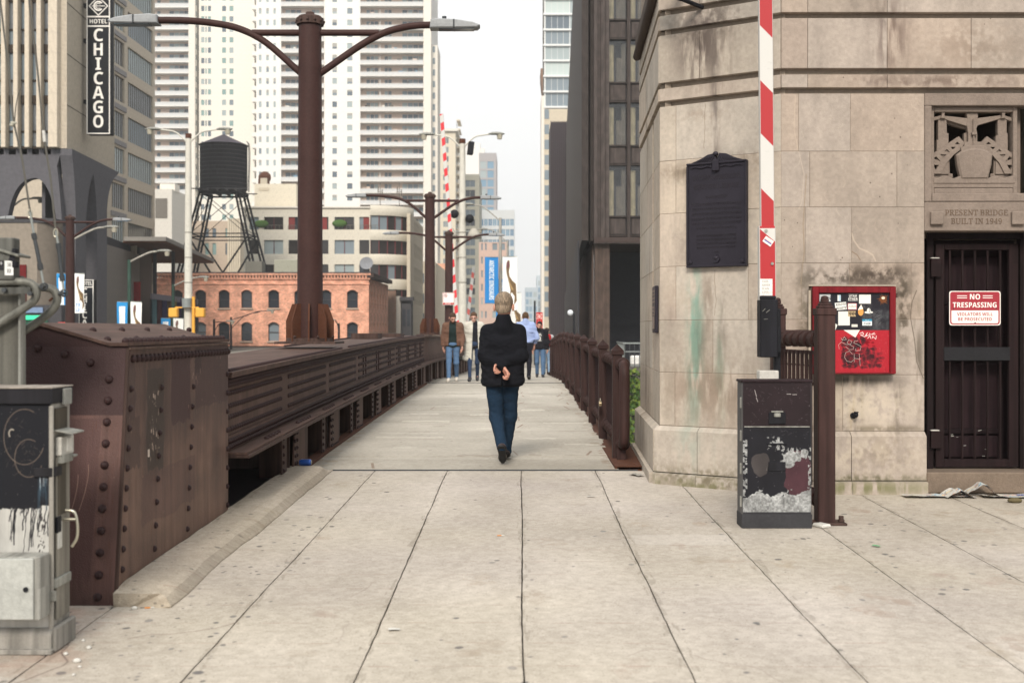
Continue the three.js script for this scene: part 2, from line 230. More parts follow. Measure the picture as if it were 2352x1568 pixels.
// kerb beside the box and the tread plate behind it
{
  const k = thing('kerb', '', ''); k.userData = { kind: 'structure' };
  const P = [], I = [], ds = range(6.52, 12.15, 0.07), prof = (d) => { const o = 0.035 * (vn(d * 1.6, 3.3) - 0.5) + 0.014 * (vn(d * 4, 7.3) - 0.5), e = d < 6.7 ? sstep(6.5, 6.75, d) : 1, h = 0.105 * (0.72 + 0.28 * e) * (d > 11.7 ? 1 - 0.9 * sstep(11.7, 12.15, d) : 1); const out = -1.97 + o; return [[d > 9.1 ? -2.285 : -2.257, -0.06], [d > 9.1 ? -2.285 : -2.257, h], [-2.2, h], [out - 0.09, h], [out - 0.035, h * 0.93], [out, h * 0.7], [out + 0.03, 0.01], [out + 0.025, -0.04]]; };
  for (const d of ds) for (const [x, y] of prof(d)) P.push(x, gy(d) + y + (y > 0.02 ? 0.01 * (vn(d * 3.5, x * 14) - 0.5) : 0), -d + (d < 6.6 ? 0.09 * (vn(x * 11, y * 30 + 4) - 0.5) : 0));
  const w = 8, n = ds.length; for (let q = 0; q < n - 1; q++) for (let i = 0; i < w - 1; i++) { const s = q * w + i; I.push(s, s + 1, s + w, s + 1, s + w + 1, s + w); }
  for (let i = 1; i < w - 1; i++) I.push(0, i + 1, i);
  const g = new THREE.BufferGeometry(); g.setAttribute('position', new THREE.Float32BufferAttribute(P, 3)); g.setIndex(I); const ng = g.toNonIndexed(); ng.computeVertexNormals(); uvp(ng, (x, y, z) => [(x + 4) / 10, (-z + y * 2) / 12.3]);
  raw('kerb_stone', ng, std(0xf3efe8, 0.92, { map: walkTex, bumpMap: walkMat.bumpMap, bumpScale: 0.004 }), k);
  const treadBump = tex(256, 256, (u, v) => { const a = Math.abs(((u * 8) % 1) - 0.5), b = Math.abs(((v * 8 + 0.5 * (Math.floor(u * 8) % 2)) % 1) - 0.5), q = a < 0.12 && b < 0.32 ? 220 : 60; return [q, q, q]; }, 0.28, 0.28, false);
  struct(mesh('tread_plate', sheet([-4.2, -2.29], [9.13, 12.2], (x, d) => gy(d) + 0.01), grain(0x3a373a, 0.5, { bumpMap: treadBump, bumpScale: 0.006, metalness: 0.3 })));
  const bg = prep(ball(0.022, 0, 0, 0, 1, 0.6, 1, 6)); for (let d = 9.2; d < 12.1; d += 0.085) put('bolt', bg, M.void, k, -2.31, gy(d) + 0.025, -d);
}
// roadway beside the girder and the far streets
struct(mesh('road', sheet([-15.2, -3.4], [-20, 0, 12.2, 28.7, 46, 62, 700], (x, d) => gy(d) - 0.02), grain(0x55534f, 0.95)));
struct(mesh('far_pavement', sheet([-26, -15.3], [62, 80, 700], () => -0.45), grain(0x9c968c, 0.95)));
struct(mesh('far_street_pavement', sheet([-3.3, 4.8], [62.2, 80, 700], () => -0.44), grain(0x9c968c, 0.95)));
// ================= riveted girder along the walkway =================
const GX0 = -2.27, GX1 = -3.25, GXM = -2.76;
// paint of the end box: layers of brown brushed over each other, runs and scratches
const boxSideTex = ctex(1024, 1024, (c, w, h) => {
  const pxx = (d) => (d - 6.5) / 2.7 * w, pyy = (y) => (1 - y / 1.6) * h;
  for (let i = 0; i < 420; i++) { const x = rr(0, w), y0 = rr(0, h), L = rr(40, 420); c.fillStyle = rnd() < 0.5 ? rgb(126, 106, 96, rr(0.04, 0.16)) : rgb(46, 34, 34, rr(0.05, 0.2)); c.fillRect(x, y0, rr(1, 5), L); }
  const patch = (x0, y0, x1, y1, r, g, b, a) => { c.fillStyle = rgb(r, g, b, a); c.beginPath(); c.moveTo(x0, y0); for (let k = 1; k <= 10; k++) c.lineTo(mix(x0, x1, k / 10), y0 + rr(-5, 5)); for (let k = 1; k <= 8; k++) c.lineTo(x1 + rr(-7, 7), mix(y0, y1, k / 8)); for (let k = 10; k >= 0; k--) c.lineTo(mix(x0, x1, k / 10), y1 + rr(-14, 14)); for (let k = 8; k > 0; k--) c.lineTo(x0 + rr(-7, 7), mix(y0, y1, k / 8)); c.fill(); };
  patch(60, 110, 160, 340, 70, 55, 55, 0.75); patch(100, 150, 150, 250, 88, 74, 70, 0.8); patch(70, 330, 190, 520, 74, 60, 58, 0.7); patch(240, 160, 370, 560, 62, 55, 52, 0.85); patch(430, 80, 600, 400, 70, 50, 52, 0.9); patch(640, 80, 1000, 360, 66, 48, 50, 0.6); patch(640, 90, 700, 200, 58, 42, 44, 0.8); patch(200, 560, 640, 760, 84, 64, 64, 0.4);
  for (let i = 0; i < 46; i++) { const x = rr(250, 330), y = rr(230, 520); c.fillStyle = rgb(216, 204, 192, rr(0.4, 0.9)); c.fillRect(x, y, rr(1, 7), rr(2, 22)); }
  for (let i = 0; i < 26; i++) { const x = rr(560, 960), y = rr(120, 480); c.fillStyle = rgb(206, 180, 170, rr(0.3, 0.8)); c.fillRect(x, y, rr(1, 4), rr(2, 26)); }
  c.fillStyle = rgb(226, 220, 212, 0.9); c.fillRect(246, 470, 14, 30);
  for (let i = 0; i < 110; i++) { c.fillStyle = i % 3 ? rgb(104, 66, 44, rr(0.1, 0.4)) : rgb(178, 158, 146, rr(0.3, 0.8)); c.fillRect(rr(0, w), rr(80, 1000), rr(1, 4), i % 3 ? rr(10, 80) : rr(2, 9)); }
  for (let i = 0; i < 60; i++) { c.fillStyle = rgb(40, 32, 32, rr(0.1, 0.3)); c.fillRect(rr(0, w), rr(500, 1000), rr(1, 3), rr(20, 160)); }
}, (u, v) => { const n = fbm(u * 60, v * 2.5, 4), m = fbm(u * 7, v * 6, 4), q = sstep(0.25, 0.85, 1 - v + 0.5 * (m - 0.5)); const k = 1 + 0.36 * (n - 0.5) + 0.36 * (m - 0.5) + 0.1 * (rnd() - 0.5); return [mix(94, 116, q) * k, mix(77, 96, q) * k, mix(72, 86, q) * k]; });
const boxEndTex = ctex(1024, 1024, (c, w, h) => {
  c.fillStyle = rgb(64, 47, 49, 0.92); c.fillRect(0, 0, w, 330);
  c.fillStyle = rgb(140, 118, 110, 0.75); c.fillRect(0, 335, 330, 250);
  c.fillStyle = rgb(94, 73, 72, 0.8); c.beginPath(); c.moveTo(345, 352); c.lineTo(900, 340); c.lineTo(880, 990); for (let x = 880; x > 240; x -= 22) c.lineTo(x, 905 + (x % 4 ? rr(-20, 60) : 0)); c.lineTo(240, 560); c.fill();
  c.strokeStyle = rgb(84, 58, 60, 0.9); for (let i = 0; i < 26; i++) { const x = rr(250, 700); c.lineWidth = rr(2, 5); c.beginPath(); c.moveTo(x, 880); let y = 880, q = x; for (let k = 0; k < 6; k++) { y += rr(6, 22); q += rr(-5, 9); c.lineTo(q, y); } c.stroke(); }
  for (let i = 0; i < 200; i++) { const x = rr(300, 980), y = rr(360, 1000); c.fillStyle = rnd() < 0.5 ? rgb(150, 122, 120, rr(0.06, 0.2)) : rgb(60, 40, 44, rr(0.06, 0.2)); c.fillRect(x, y, rr(1, 5), rr(20, 160)); }
  c.strokeStyle = rgb(188, 166, 150, 0.55); c.lineWidth = 5; for (let i = 0; i < 7; i++) { c.beginPath(); const x = rr(640, 860), y = rr(380, 700); c.moveTo(x, y); c.quadraticCurveTo(x + rr(-30, 30), y + 60, x + rr(-60, 40), y + rr(80, 200)); c.stroke(); }
  for (let i = 0; i < 90; i++) { c.fillStyle = i % 3 ? rgb(98, 58, 40, rr(0.1, 0.4)) : rgb(168, 146, 136, rr(0.3, 0.8)); c.fillRect(i % 2 ? rr(880, 1010) : rr(300, 1000), rr(340, 1010), rr(1, 5), i % 3 ? rr(10, 60) : rr(2, 8)); }
  c.fillStyle = rgb(120, 92, 88, 0.9); c.font = 'bold 60px sans-serif'; c.fillText('10', 120, 560);
}, (u, v) => { const n = fbm(u * 9, v * 7, 5), m = fbm(u * 46, v * 5, 3); const k = 1 + 0.5 * (n - 0.5) + 0.25 * (m - 0.5) + 0.07 * (rnd() - 0.5); return [104 * k, 83 * k, 80 * k]; });
const boxRough = { bumpMap: grainBump.clone(), bumpScale: 0.004 }; boxRough.bumpMap.repeat.set(2.2, 2.2);
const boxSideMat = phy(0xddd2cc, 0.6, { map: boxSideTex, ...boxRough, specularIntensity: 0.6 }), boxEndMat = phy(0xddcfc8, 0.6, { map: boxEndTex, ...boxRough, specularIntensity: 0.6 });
const roofMat = streak(0x67524b, 0.6), M_g = streak(0x67524b, 0.6), M_g2 = streak(0x5a4843, 0.6);
const rivetG = prep(ball(0.024, 0, 0, 0, 1, 1, 1, 8)), rivetS = prep(ball(0.024, 0, 0, 0, 1, 1, 1, 6)), rivetMat = streak(0x4a3637, 0.42), rivetFar = streak(0x4c3a3a, 0.5);
{
  const t = thing('girder_end_box', 'maroon riveted steel box with a low hipped top beside the kerb', 'steel box');
  const y0 = gy(6.6) - 0.02, eave = 1.497, ridge = 1.615, d0 = 6.8, d1 = 9.12, foot = 6.58;
  // end plate leans back a little; outline with the low gable
  const leanZ = (y) => -mix(foot, d0, (y - y0) / (eave - y0));
  const endPts = [[GX0, y0], [GX0, eave], [GX0 - 0.09, eave], [GXM, ridge], [GX1 + 0.09, eave], [GX1, eave], [GX1, y0]];
  const end = ext(endPts.slice().reverse(), 0.022); { const p = end.attributes.position; for (let i = 0; i < p.count; i++) { const y = p.getY(i); p.setXYZ(i, p.getX(i), y, p.getZ(i) + leanZ(Math.min(y, eave))); } end.computeVertexNormals(); }
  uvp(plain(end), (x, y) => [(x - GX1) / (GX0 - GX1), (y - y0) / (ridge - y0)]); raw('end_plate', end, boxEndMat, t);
  const side = new THREE.Shape(); [[foot + 0.01, y0], [d1, gy(9.1)], [d1, eave], [d0 + 0.01, eave]].forEach(([a, b], i) => i ? side.lineTo(a, b) : side.moveTo(a, b));
  const sg = plain(ext(side, 0.02)); sg.rotateY(Math.PI / 2); sg.translate(GX0 - 0.012, 0, 0); uvp(sg, (x, y, z) => [(-z - 6.5) / 2.7, y / 1.6]); raw('side_plate', sg, boxSideMat, t);
  const sg2 = sg.clone(); sg2.translate(GX1 - GX0 + 0.012, 0, 0); raw('back_plate', sg2, boxSideMat, t);
  mesh('far_plate', box(GX0 - GX1, eave - 0.2, 0.02, GXM, (eave + 0.2) / 2, -d1 + 0.011), M_g2, t);
  const roof = (pts, n) => mesh(n, ext(pts, d1 - d0 + 0.05).translate(0, 0, -d1 - 0.01), roofMat, t);
  roof([[GX0 + 0.015, eave + 0.004], [GX0 + 0.015, eave + 0.024], [GX0 - 0.1, eave + 0.024], [GXM, ridge + 0.022], [GX1 + 0.1, eave + 0.024], [GX1, eave + 0.024], [GX1, eave + 0.004], [GX1 + 0.09, eave + 0.004], [GXM, ridge + 0.002], [GX0 - 0.09, eave + 0.004]], 'roof_plate');
  mesh('edge_strip', [box(0.03, 0.012, d1 - d0 + 0.04, GX0 + 0.012, eave - 0.012, -(d0 + d1) / 2)], streak(0x6b5850, 0.6), t);
  mesh('corner_angle', [beam(V(GX0 + 0.004, y0, -foot + 0.006), V(GX0 + 0.004, eave, -d0 + 0.006), 0.024, 0.024)], M_g2, t);
  // rivets: end plate, side plate, top
  const ez = (y) => leanZ(y) + 0.022;
  for (const [x, y] of [[-3.02, 1.44], [-2.78, 1.49], [-2.62, 1.455], [-2.47, 1.405], [-2.93, 1.47]]) put('rivet', rivetG, rivetMat, t, x, y, ez(y));
  for (let k = 0; k < 11; k++) { const y = mix(1.31, 0.1, k / 10); put('rivet', rivetG, rivetMat, t, GX0 - 0.088, y, ez(y)); }
  for (let k = 0; k < 28; k++) { const d = mix(d0 + 0.06, d1 - 0.03, k / 27); put('rivet', rivetS, rivetMat, t, GX0 + 0.012, eave - 0.072, -d); put('rivet', rivetS, rivetMat, t, GX0 - 0.03, eave + 0.03, -d); }
  for (const [dd, off] of [[0.07, 0], [0.66, 0.02], [1.38, 0.05], [2.26, 0]]) for (let k = 0; k < (dd < 0.1 ? 11 : 8); k++) { const y = mix(1.25 - off, dd < 0.1 ? 0.12 : 0.24, k / (dd < 0.1 ? 10 : 7)), base = mix(foot, d0, clamp((y - y0) / (eave - y0))); put('rivet', rivetG, rivetMat, t, GX0 + 0.008, y, -(dd > 2 ? d1 - 0.04 : base + dd), 0, 0, 0, 0.85); }
  for (const [x, y] of [[-2.42, 0.045], [-2.6, 0.085]]) for (let k = 0; k < 5; k++) put('rivet', rivetG, rivetMat, t, x, eave + 0.024 + (GX0 - 0.1 - x) / (GX0 - 0.1 - GXM) * (ridge - eave), -(d0 + 0.1 + k * 0.52 + (x < -2.5 ? 0.26 : 0)), 0, 0, 0, 0.9);
}
// the long girder: constant section swept over the arch
{
  const t = thing('riveted_girder', 'long maroon riveted plate girder carrying lamp posts between walkway and roadway', 'girder');
  const dA = 9.14, dB = 28.3, H = (d) => (d < 28.3 ? gy(d) + 1.17 : mix(gy(28.3) + 1.17, gy(60) + 1.3, clamp((d - 28.3) / 31)) + 0.1 * Math.sin(clamp((d - 28.3) / 31) * Math.PI));
  const sweep = (pts, ds) => { const P = [], I = [], n = pts.length; for (const d of ds) for (const [x, y] of pts) P.push(x, H(d) + y, -d); for (let q = 0; q < ds.length - 1; q++) for (let i = 0; i < n; i++) { const a = q * n + i, b = q * n + (i + 1) % n; I.push(a, a + n, b, b, a + n, b + n); } for (const e of [0, (ds.length - 1) * n]) { const tri = THREE.ShapeUtils.triangulateShape(pts.map(([x, y]) => new THREE.Vector2(x, y)), []); for (const f of tri) I.push(e + f[0], e + f[1], e + f[2]); } const g = new THREE.BufferGeometry(); g.setAttribute('position', new THREE.Float32BufferAttribute(P, 3)); g.setIndex(I); const r = g.toNonIndexed(); r.computeVertexNormals(); return r; };
  const ds = range(dA, dB, 0.8), ds2 = range(dB + 0.03, 60, 1.2);
  const R = (x0, x1, y0, y1) => [[x0, y0], [x1, y0], [x1, y1], [x0, y1]];
  const both = (name, pts, m) => { mesh(name, sweep(pts, ds), m, t); mesh(name, sweep(pts, ds2), m, t); };
  both('top_plate', R(GX1 - 0.02, GX0 + 0.035, -0.02, 0), roofMat);
  both('top_flange', R(GX0 - 0.03, GX0 + 0.03, -0.045, -0.022), M_g);
  both('rivet_strip', R(GX0 - 0.05, GX0 - 0.012, -0.125, -0.047), M_g2);
  both('web', R(GX1, GX0 - 0.03, -0.62, -0.127), M_g);
  both('web_ledge', R(GX0 - 0.03, GX0 - 0.012, -0.135, -0.127), M_g);
  both('lower_angle', R(GX0 - 0.028, GX0 - 0.006, -0.62, -0.505), M_g);
  both('bottom_flange', R(GX0 - 0.1, GX0 + 0.17, -0.668, -0.645), M_g2);
  both('bottom_plate', R(GX0 - 0.1, GX0 + 0.15, -0.643, -0.624), M_g);
  both('inner_web', R(GX0 - 0.75, GX0 - 0.72, -1.4, -0.67), M_g2);
  mesh('end_cover', [box(0.5, 0.1, 0.6, GXM - 0.1, H(22) + 0.05, -22), box(0.5, 0.07, 0.8, GXM, H(25) + 0.04, -25.2)], M_g2, t);
  // rivets, the nearest ones each a part
  const rows = [[-0.07, -0.012, 0.062], [-0.105, -0.012, 0.062], [-0.173, -0.03, 0.075], [-0.274, -0.03, 0.075], [-0.362, -0.03, 0.075], [-0.46, -0.03, 0.075], [-0.544, -0.006, 0.066], [-0.588, -0.006, 0.066]], spots = [];
  for (const [y, x, p] of rows) { let n = 0; for (let d = dA + 0.06; d < 28; d += p) { n++; if (p === 0.075 && n % 34 > 29 && d > 11) continue; spots.push([GX0 + x, H(d) + y, -d]); } }
  for (let d = dA + 0.1; d < 28; d += 0.07) { if (Math.abs(d - 15.4) > 0.3) spots.push([GX0 - 0.015, H(d) + 0.004, -d]); if (d > 16) spots.push([GX1 + 0.05, H(d) + 0.004, -d]); }
  for (let d = dA + 0.2; d < 26; d += 0.13) if ((d * 1.3 | 0) % 2) spots.push([GX0 + 0.09, H(d) - 0.62, -d]);
  for (const d of [17.4, 19, 20.7, 22.4, 24.1, 25.9, 27.2]) for (let k = 0; k < 9; k++) for (const o of [-0.14, 0.14]) spots.push([GX0 - 0.03, H(d) - 0.16 - k * 0.038, -d - o]);
  spots.sort((a, b) => b[2] - a[2]);
  spots.slice(0, 300).forEach((s) => put('rivet', rivetS, rivetMat, t, ...s, 0, 0, 0, 0.92));
  const rest = spots.slice(300), im = new THREE.InstancedMesh(prep(ball(0.0225, 0, 0, 0, 1, 1, 1, 5)), rivetMat, rest.length), m4 = new THREE.Matrix4();
  rest.forEach((s, i) => im.setMatrixAt(i, m4.makeTranslation(...s))); im.name = 'rivets'; im.castShadow = im.receiveShadow = true; stuff(im); t.add(im);
  // brackets under the girder: narrow angle, splayed gusset and tie, with dark gaps between
  const gus = prep(ext([[0, 0], [0.72, 0], [0.62, 0.5], [0.14, 0.5]], 0.016).rotateY(Math.PI / 2)), ang = prep(box(0.016, 0.5, 0.22, 0, 0.25, -0.11)), fin = prep(box(0.3, 0.5, 0.014, -0.16, 0.25, 0)), sm = prep(ball(0.02, 0, 0, 0, 1, 1, 1, 6));
  for (let k = 0; k < 19; k++) {
    const d = 11.1 + k * 2.25; if (d > 58) break; const y = gy(d) + 0.0, x = GX0 + 0.02, m = k % 2 ? M_g : M_g2;
    put('bracket_angle', ang, M_g2, t, x, y, -d); put('bracket_fin', fin, M_g2, t, x, y, -d - 0.45); put('bracket_gusset', gus, M_g, t, x - 0.008, y, -d - 0.52); put('bracket_fin', fin, M_g2, t, x, y, -d - 1.02);
    put('bracket_angle', ang, M_g2, t, x - 0.05, y, -d - 1.4);
    if (k < 7) for (let q = 0; q < 6; q++) { put('rivet', sm, rivetMat, t, x + 0.008, y + 0.06 + q * 0.075, -d - 0.05); put('rivet', sm, rivetMat, t, x + 0.01, y + 0.06 + q * 0.075, -d - 0.72); put('rivet', sm, rivetMat, t, x + 0.01, y + 0.06 + q * 0.075, -d - 0.62 + (q - 3) * 0.008); put('rivet', sm, rivetMat, t, x + 0.01, y + 0.05, -d - 0.62 - q * 0.1); }
  }
  mesh('foot_angle', sweep(R(GX0 - 0.06, GX0 + 0.05, -1.17, -1.13), range(12.3, 28.2, 1)), M.rust, t);
}
// ---------- lamp posts of the bridge ----------
function bridgeLamp(label, d, x, base, top, armSide, group, full = true) {
  const t = thing('bridge_lamp_post', label, 'lamp post', [x, base, -d], 0, group), h = top - base, m = M_post;
  mesh('shaft', cyl(0.17, 0.148, h, 0, h / 2, 0, 24), m, t);
  mesh('cap', [cyl(0.178, 0.178, 0.085, 0, h - 0.02, 0, 20), lathe([[0.165, 0], [0.15, 0.03], [0.06, 0.05], [0.055, 0.085], [0, 0.1]], 18).translate(0, h + 0.02, 0)], M_g2, t);
  for (let k = 0; k < 12; k++) put('cap_bolt', capBolt, M_g2, t, 0.18 * Math.cos(k * 0.524), h - 0.02, 0.18 * Math.sin(k * 0.524));
  for (let k = 0; k < 8; k++) { const a = k * Math.PI / 4 + 0.12; const w = mesh('base_fin', ext([[0.15, 0.02], [0.31, 0.02], [0.31, 0.3], [0.23, 0.52], [0.15, 0.52]], 0.02).translate(0, 0, -0.01), M.rust, t); w.rotation.y = a; }
  mesh('base_plate', [box(0.78, 0.03, 0.78, 0, 0.015, 0), cyl(0.3, 0.3, 0.05, 0, 0.05, 0, 18)], M_g2, t);
  for (let k = 0; k < 6; k++) put('base_bolt', capBolt, M_g2, t, 0.3 * Math.cos(k * 1.05), 0.09, 0.3 * Math.sin(k * 1.05));
  for (const s of [-1, 1]) {
    const y = h - 0.16, P = s < 0 ? [[0.12, -0.69], [0.62, -0.26], [0.95, -0.1], [1.3, -0.03], [1.65, 0], [2.02, 0.005]] : [[0.12, -0.7], [0.72, -0.29], [1.0, -0.15], [1.25, -0.085], [1.4, -0.065], [1.62, -0.057]], e = h + P[5][1], x0 = P[5][0] - 0.03;
    mesh('arm', [tube(P.map(([a, b]) => V(s * a, h + b, 0)), 0.045, 40, 10), rod(V(s * 0.14, y, 0), V(s * (s < 0 ? 0.76 : 0.9), y, 0), 0.042, 10)], m, t);
    const hd = mesh('lamp_head', ext([[0, -0.042], [0.01, 0.045], [0.09, 0.056], [0.34, 0.042], [0.54, 0.01], [0.62, -0.018], [0.6, -0.034], [0.3, -0.04]], 0.18, 0.014).translate(0, 0, -0.09), M_head, t); hd.position.set(s * x0, e - 0.005, 0); hd.rotation.y = s < 0 ? Math.PI : 0;
    mesh('lens', [box(0.46, 0.016, 0.15, 0.33, -0.054, 0)], M.glassMid, hd); mesh('clasp', [box(0.02, 0.11, 0.22, 0.3, 0.0, 0)], M.steelDark, hd);
    if (s > 0) mesh('light_sensor', [cyl(0.03, 0.03, 0.05, 0.17, 0.09, 0, 10)], M.steelDark, hd);
  }
  return t;
}
const M_head = grain(0x9fa2a4, 0.5), M_post = grain(0x422d2a, 0.6), capBolt = prep(ball(0.02, 0, 0, 0, 1, 1, 1, 5));
bridgeLamp('largest maroon lamp post with two curved arms and rusty base fins on the girder', 15.4, -2.745, 1.405, Y(47, 15.4), 0.4, 'bridge lamp posts');
bridgeLamp('maroon lamp post on the girder just behind the bearded man in brown', 36.6, -2.79, 1.40, Y(449, 36.6), 0, 'bridge lamp posts');
bridgeLamp('maroon lamp post carrying the small white parking sign', 46.5, -2.79, 1.2, Y(535, 46.5), 0, 'bridge lamp posts');
bridgeLamp('maroon lamp post across the roadway behind the bent grey tubes', 42.6, -16.3, 1.1, Y(500, 42.6), 0, 'bridge lamp posts');
// girder on the other side of the roadway
{
  const t = thing('roadway_girder', 'maroon girder across the roadway, mostly hidden behind the riveted box', 'girder');
  mesh('web', [box(1, 1.1, 46, -16.3, 0.62, -38)], M_g, t); mesh('top_plate', [box(1.1, 0.03, 46, -16.3, 1.19, -38)], roofMat, t); mesh('bottom_flange', [box(1.2, 0.04, 46, -16.3, 0.05, -38)], M_g2, t);
}
// ================= stone bridge house =================
// plan corners (x, depth): side wall, splayed wall, front wall
const HA = [1.46, 14.2], HB = [1.35, 11.3], HC = [2.37, 10.64], HD = [6.4, 10.64];
const bridgeHouse = thing('bridge_house', 'tan limestone bridge tender house with splayed corner and recessed iron gate', 'building');
const COURSE = [0.675, 1.183, 1.683, 2.194, 2.7, 3.206, 3.73];
const wallNoise = (u, v, W, H, tone) => { const x = u * W, y = v * H, n = fbm(x * 3.1 + tone, y * 2.6, 5), f = fbm(x * 36, y * 36, 3), s = fbm(x * 9, y * 1.3 + 40, 4), p = rnd(); return 1 + 0.17 * (n - 0.5) + 0.13 * (f - 0.5) + 0.12 * (s - 0.5) + (p > 0.994 ? -0.16 : 0.06 * (p - 0.5)); };
// weathering: each blot has a ragged, streaky outline of its own
const blot = (list) => (x, y, du, dy, col, a, n, tall = 3) => list.push([x, y, du * 1.25, dy * 1.25, col, Math.min(0.85, a * n / 85), tall]);
function weather(list, x, y, c) {
  for (const [cx, cy, du, dy, col, st, tall] of list) {
    const ax = (x - cx) / du, ay = (y - cy) / dy; if (ax > 1.5 || ax < -1.5 || ay > 1.5 || ay < -1.5) continue;
    const n = 0.55 * fbm(x * 26 + col[0], y * (tall > 3 ? 5 : 22), 4) + 0.45 * fbm(x * 7 + 3, y * (tall > 3 ? 3.5 : 7) + col[2], 3), m = st * Math.exp(-1.5 * (ax * ax + ay * ay)) * sstep(0.36, 0.62, n);
    c[0] += (col[0] - c[0]) * m; c[1] += (col[1] - c[1]) * m; c[2] += (col[2] - c[2]) * m;
  }
  return c;
}
const SW = 1.215, SH = 5.2;                                    // splayed wall: width and height in metres
const splayDirt = []; { const D = blot(splayDirt);
  D(0.42, 4.25, 0.22, 0.3, [70, 60, 56], 0.16, 500, 5); D(0.5, 4.5, 0.3, 0.18, [66, 58, 54], 0.16, 350); D(0.66, 4.3, 0.1, 0.5, [88, 78, 70], 0.14, 260, 7);
  for (let k = 0; k < 3; k++) D(0.57, 3.9 - k * 0.25, 0.035, 0.4, [60, 52, 50], 0.2, 110, 5);
  D(0.57, 3.4, 0.05, 0.4, [90, 78, 70], 0.2, 110, 4); D(0.5, 3.1, 0.45, 0.06, [92, 80, 66], 0.16, 380, 2); D(0.2, 3.05, 0.14, 0.07, [84, 74, 62], 0.2, 130, 2); D(0.9, 3.2, 0.2, 0.05, [96, 84, 70], 0.2, 130, 1.5);
  D(0.42, 3.62, 0.24, 0.06, [120, 104, 88], 0.2, 140, 1.5);
  for (const u of [0.34, 0.37, 0.4]) D(u, 1.6, 0.05, 0.5, [112, 150, 136], 0.24, 210, 8);
  D(0.36, 1.2, 0.07, 0.4, [104, 146, 134], 0.24, 240, 7); D(0.62, 1.25, 0.05, 0.35, [126, 154, 136], 0.2, 190, 8); D(0.33, 0.55, 0.1, 0.3, [126, 152, 142], 0.16, 200, 8); D(0.64, 0.6, 0.06, 0.3, [130, 152, 140], 0.13, 130, 8);
  D(0.5, 1.9, 0.06, 0.25, [92, 78, 66], 0.2, 200, 5); D(0.66, 1.65, 0.03, 0.22, [64, 58, 48], 0.26, 130, 5); D(0.95, 1.6, 0.04, 0.3, [82, 78, 66], 0.22, 120, 6); D(0.43, 1.5, 0.08, 0.3, [86, 76, 66], 0.14, 200, 4); D(0.62, 1.4, 0.04, 0.24, [70, 68, 56], 0.22, 130, 5);
  D(0.12, 1.75, 0.05, 0.18, [106, 92, 88], 0.2, 120, 4); D(0.17, 1.5, 0.07, 0.14, [108, 94, 90], 0.18, 110, 3); D(0.25, 1.9, 0.2, 0.16, [150, 136, 120], 0.14, 220);
  D(0.55, 1.05, 0.6, 0.28, [112, 98, 84], 0.08, 600, 4); D(0.6, 0.2, 0.7, 0.1, [100, 92, 74], 0.16, 420, 2); D(0.5, 0.1, 0.7, 0.1, [104, 102, 72], 0.2, 400, 3); D(0.62, 2.5, 0.55, 0.5, [222, 210, 192], 0.08, 300); D(0.15, 2.6, 0.2, 0.9, [216, 206, 190], 0.1, 300, 5);
}
const splayTex = ctex(512, 2048, (c, w, h) => {
  const P = (u, y) => [u / SW * w, (1 - y / SH) * h];
  c.strokeStyle = rgb(96, 84, 72, 0.5); c.lineWidth = 2; for (const [u, y] of [[0.47, 3.72], [0.57, 2.15]]) { c.beginPath(); let [x, q] = P(u, y); c.moveTo(x, q); for (let k = 0; k < 14; k++) { x += rr(-3, 3); q += 12; c.lineTo(x, q); } c.stroke(); }
}, (u, v) => { const k = wallNoise(u, v, SW, SH, 3); return weather(splayDirt, u * SW, v * SH, [172 * k, 163 * k, 152 * k]); });
const FW = 3.3, FH = 5.2;                                      // front wall from x = 2.37
const frontDirt = []; { const D = blot(frontDirt);
  D(3.36, 4.25, 0.14, 0.3, [92, 78, 72], 0.16, 420, 6); D(3.35, 3.84, 0.3, 0.06, [90, 76, 70], 0.16, 260, 2); D(3.9, 3.84, 0.6, 0.06, [96, 82, 74], 0.13, 420, 2); D(3.3, 4.42, 0.16, 0.05, [70, 62, 58], 0.2, 160, 2); D(4.1, 4.15, 0.4, 0.2, [120, 106, 94], 0.1, 400, 2);
  // soot over and beside the notice board
  D(3.0, 2.08, 0.42, 0.085, [66, 58, 50], 0.24, 700, 1.6); D(3.3, 2.09, 0.24, 0.09, [64, 56, 50], 0.24, 300, 1.6); D(2.72, 2.05, 0.14, 0.05, [60, 54, 46], 0.28, 220, 1.6); D(3.48, 1.75, 0.06, 0.3, [74, 66, 56], 0.24, 430, 2); D(3.46, 1.95, 0.09, 0.14, [62, 56, 48], 0.26, 260, 2); D(2.58, 1.7, 0.06, 0.36, [92, 84, 70], 0.18, 300, 3); D(2.56, 2.0, 0.06, 0.1, [70, 62, 52], 0.2, 120, 2);
  D(3.0, 1.13, 0.36, 0.05, [60, 56, 50], 0.24, 380, 4); D(3.1, 1.0, 0.02, 0.25, [96, 84, 60], 0.24, 120, 8); D(3.02, 0.72, 0.03, 0.35, [136, 116, 84], 0.32, 240, 9); D(3.42, 0.85, 0.05, 0.3, [84, 76, 66], 0.2, 260, 7); D(3.3, 0.5, 0.3, 0.2, [116, 104, 90], 0.1, 380, 3); D(3.62, 1.3, 0.04, 0.4, [88, 80, 70], 0.22, 300, 5); D(3.6, 1.65, 0.06, 0.2, [86, 80, 68], 0.2, 200, 4); D(3.2, 0.7, 0.5, 0.025, [84, 76, 60], 0.22, 260, 1.3);
  D(3.0, 0.17, 0.7, 0.06, [104, 104, 70], 0.22, 520, 4); D(3.0, 0.26, 0.7, 0.03, [84, 80, 60], 0.22, 320, 1.5); D(2.72, 0.3, 0.1, 0.02, [52, 52, 40], 0.3, 80, 1.4); D(3.1, 0.9, 0.5, 0.2, [204, 192, 172], 0.12, 420, 3); D(3.1, 0.45, 0.6, 0.15, [204, 192, 172], 0.1, 380, 3);
}
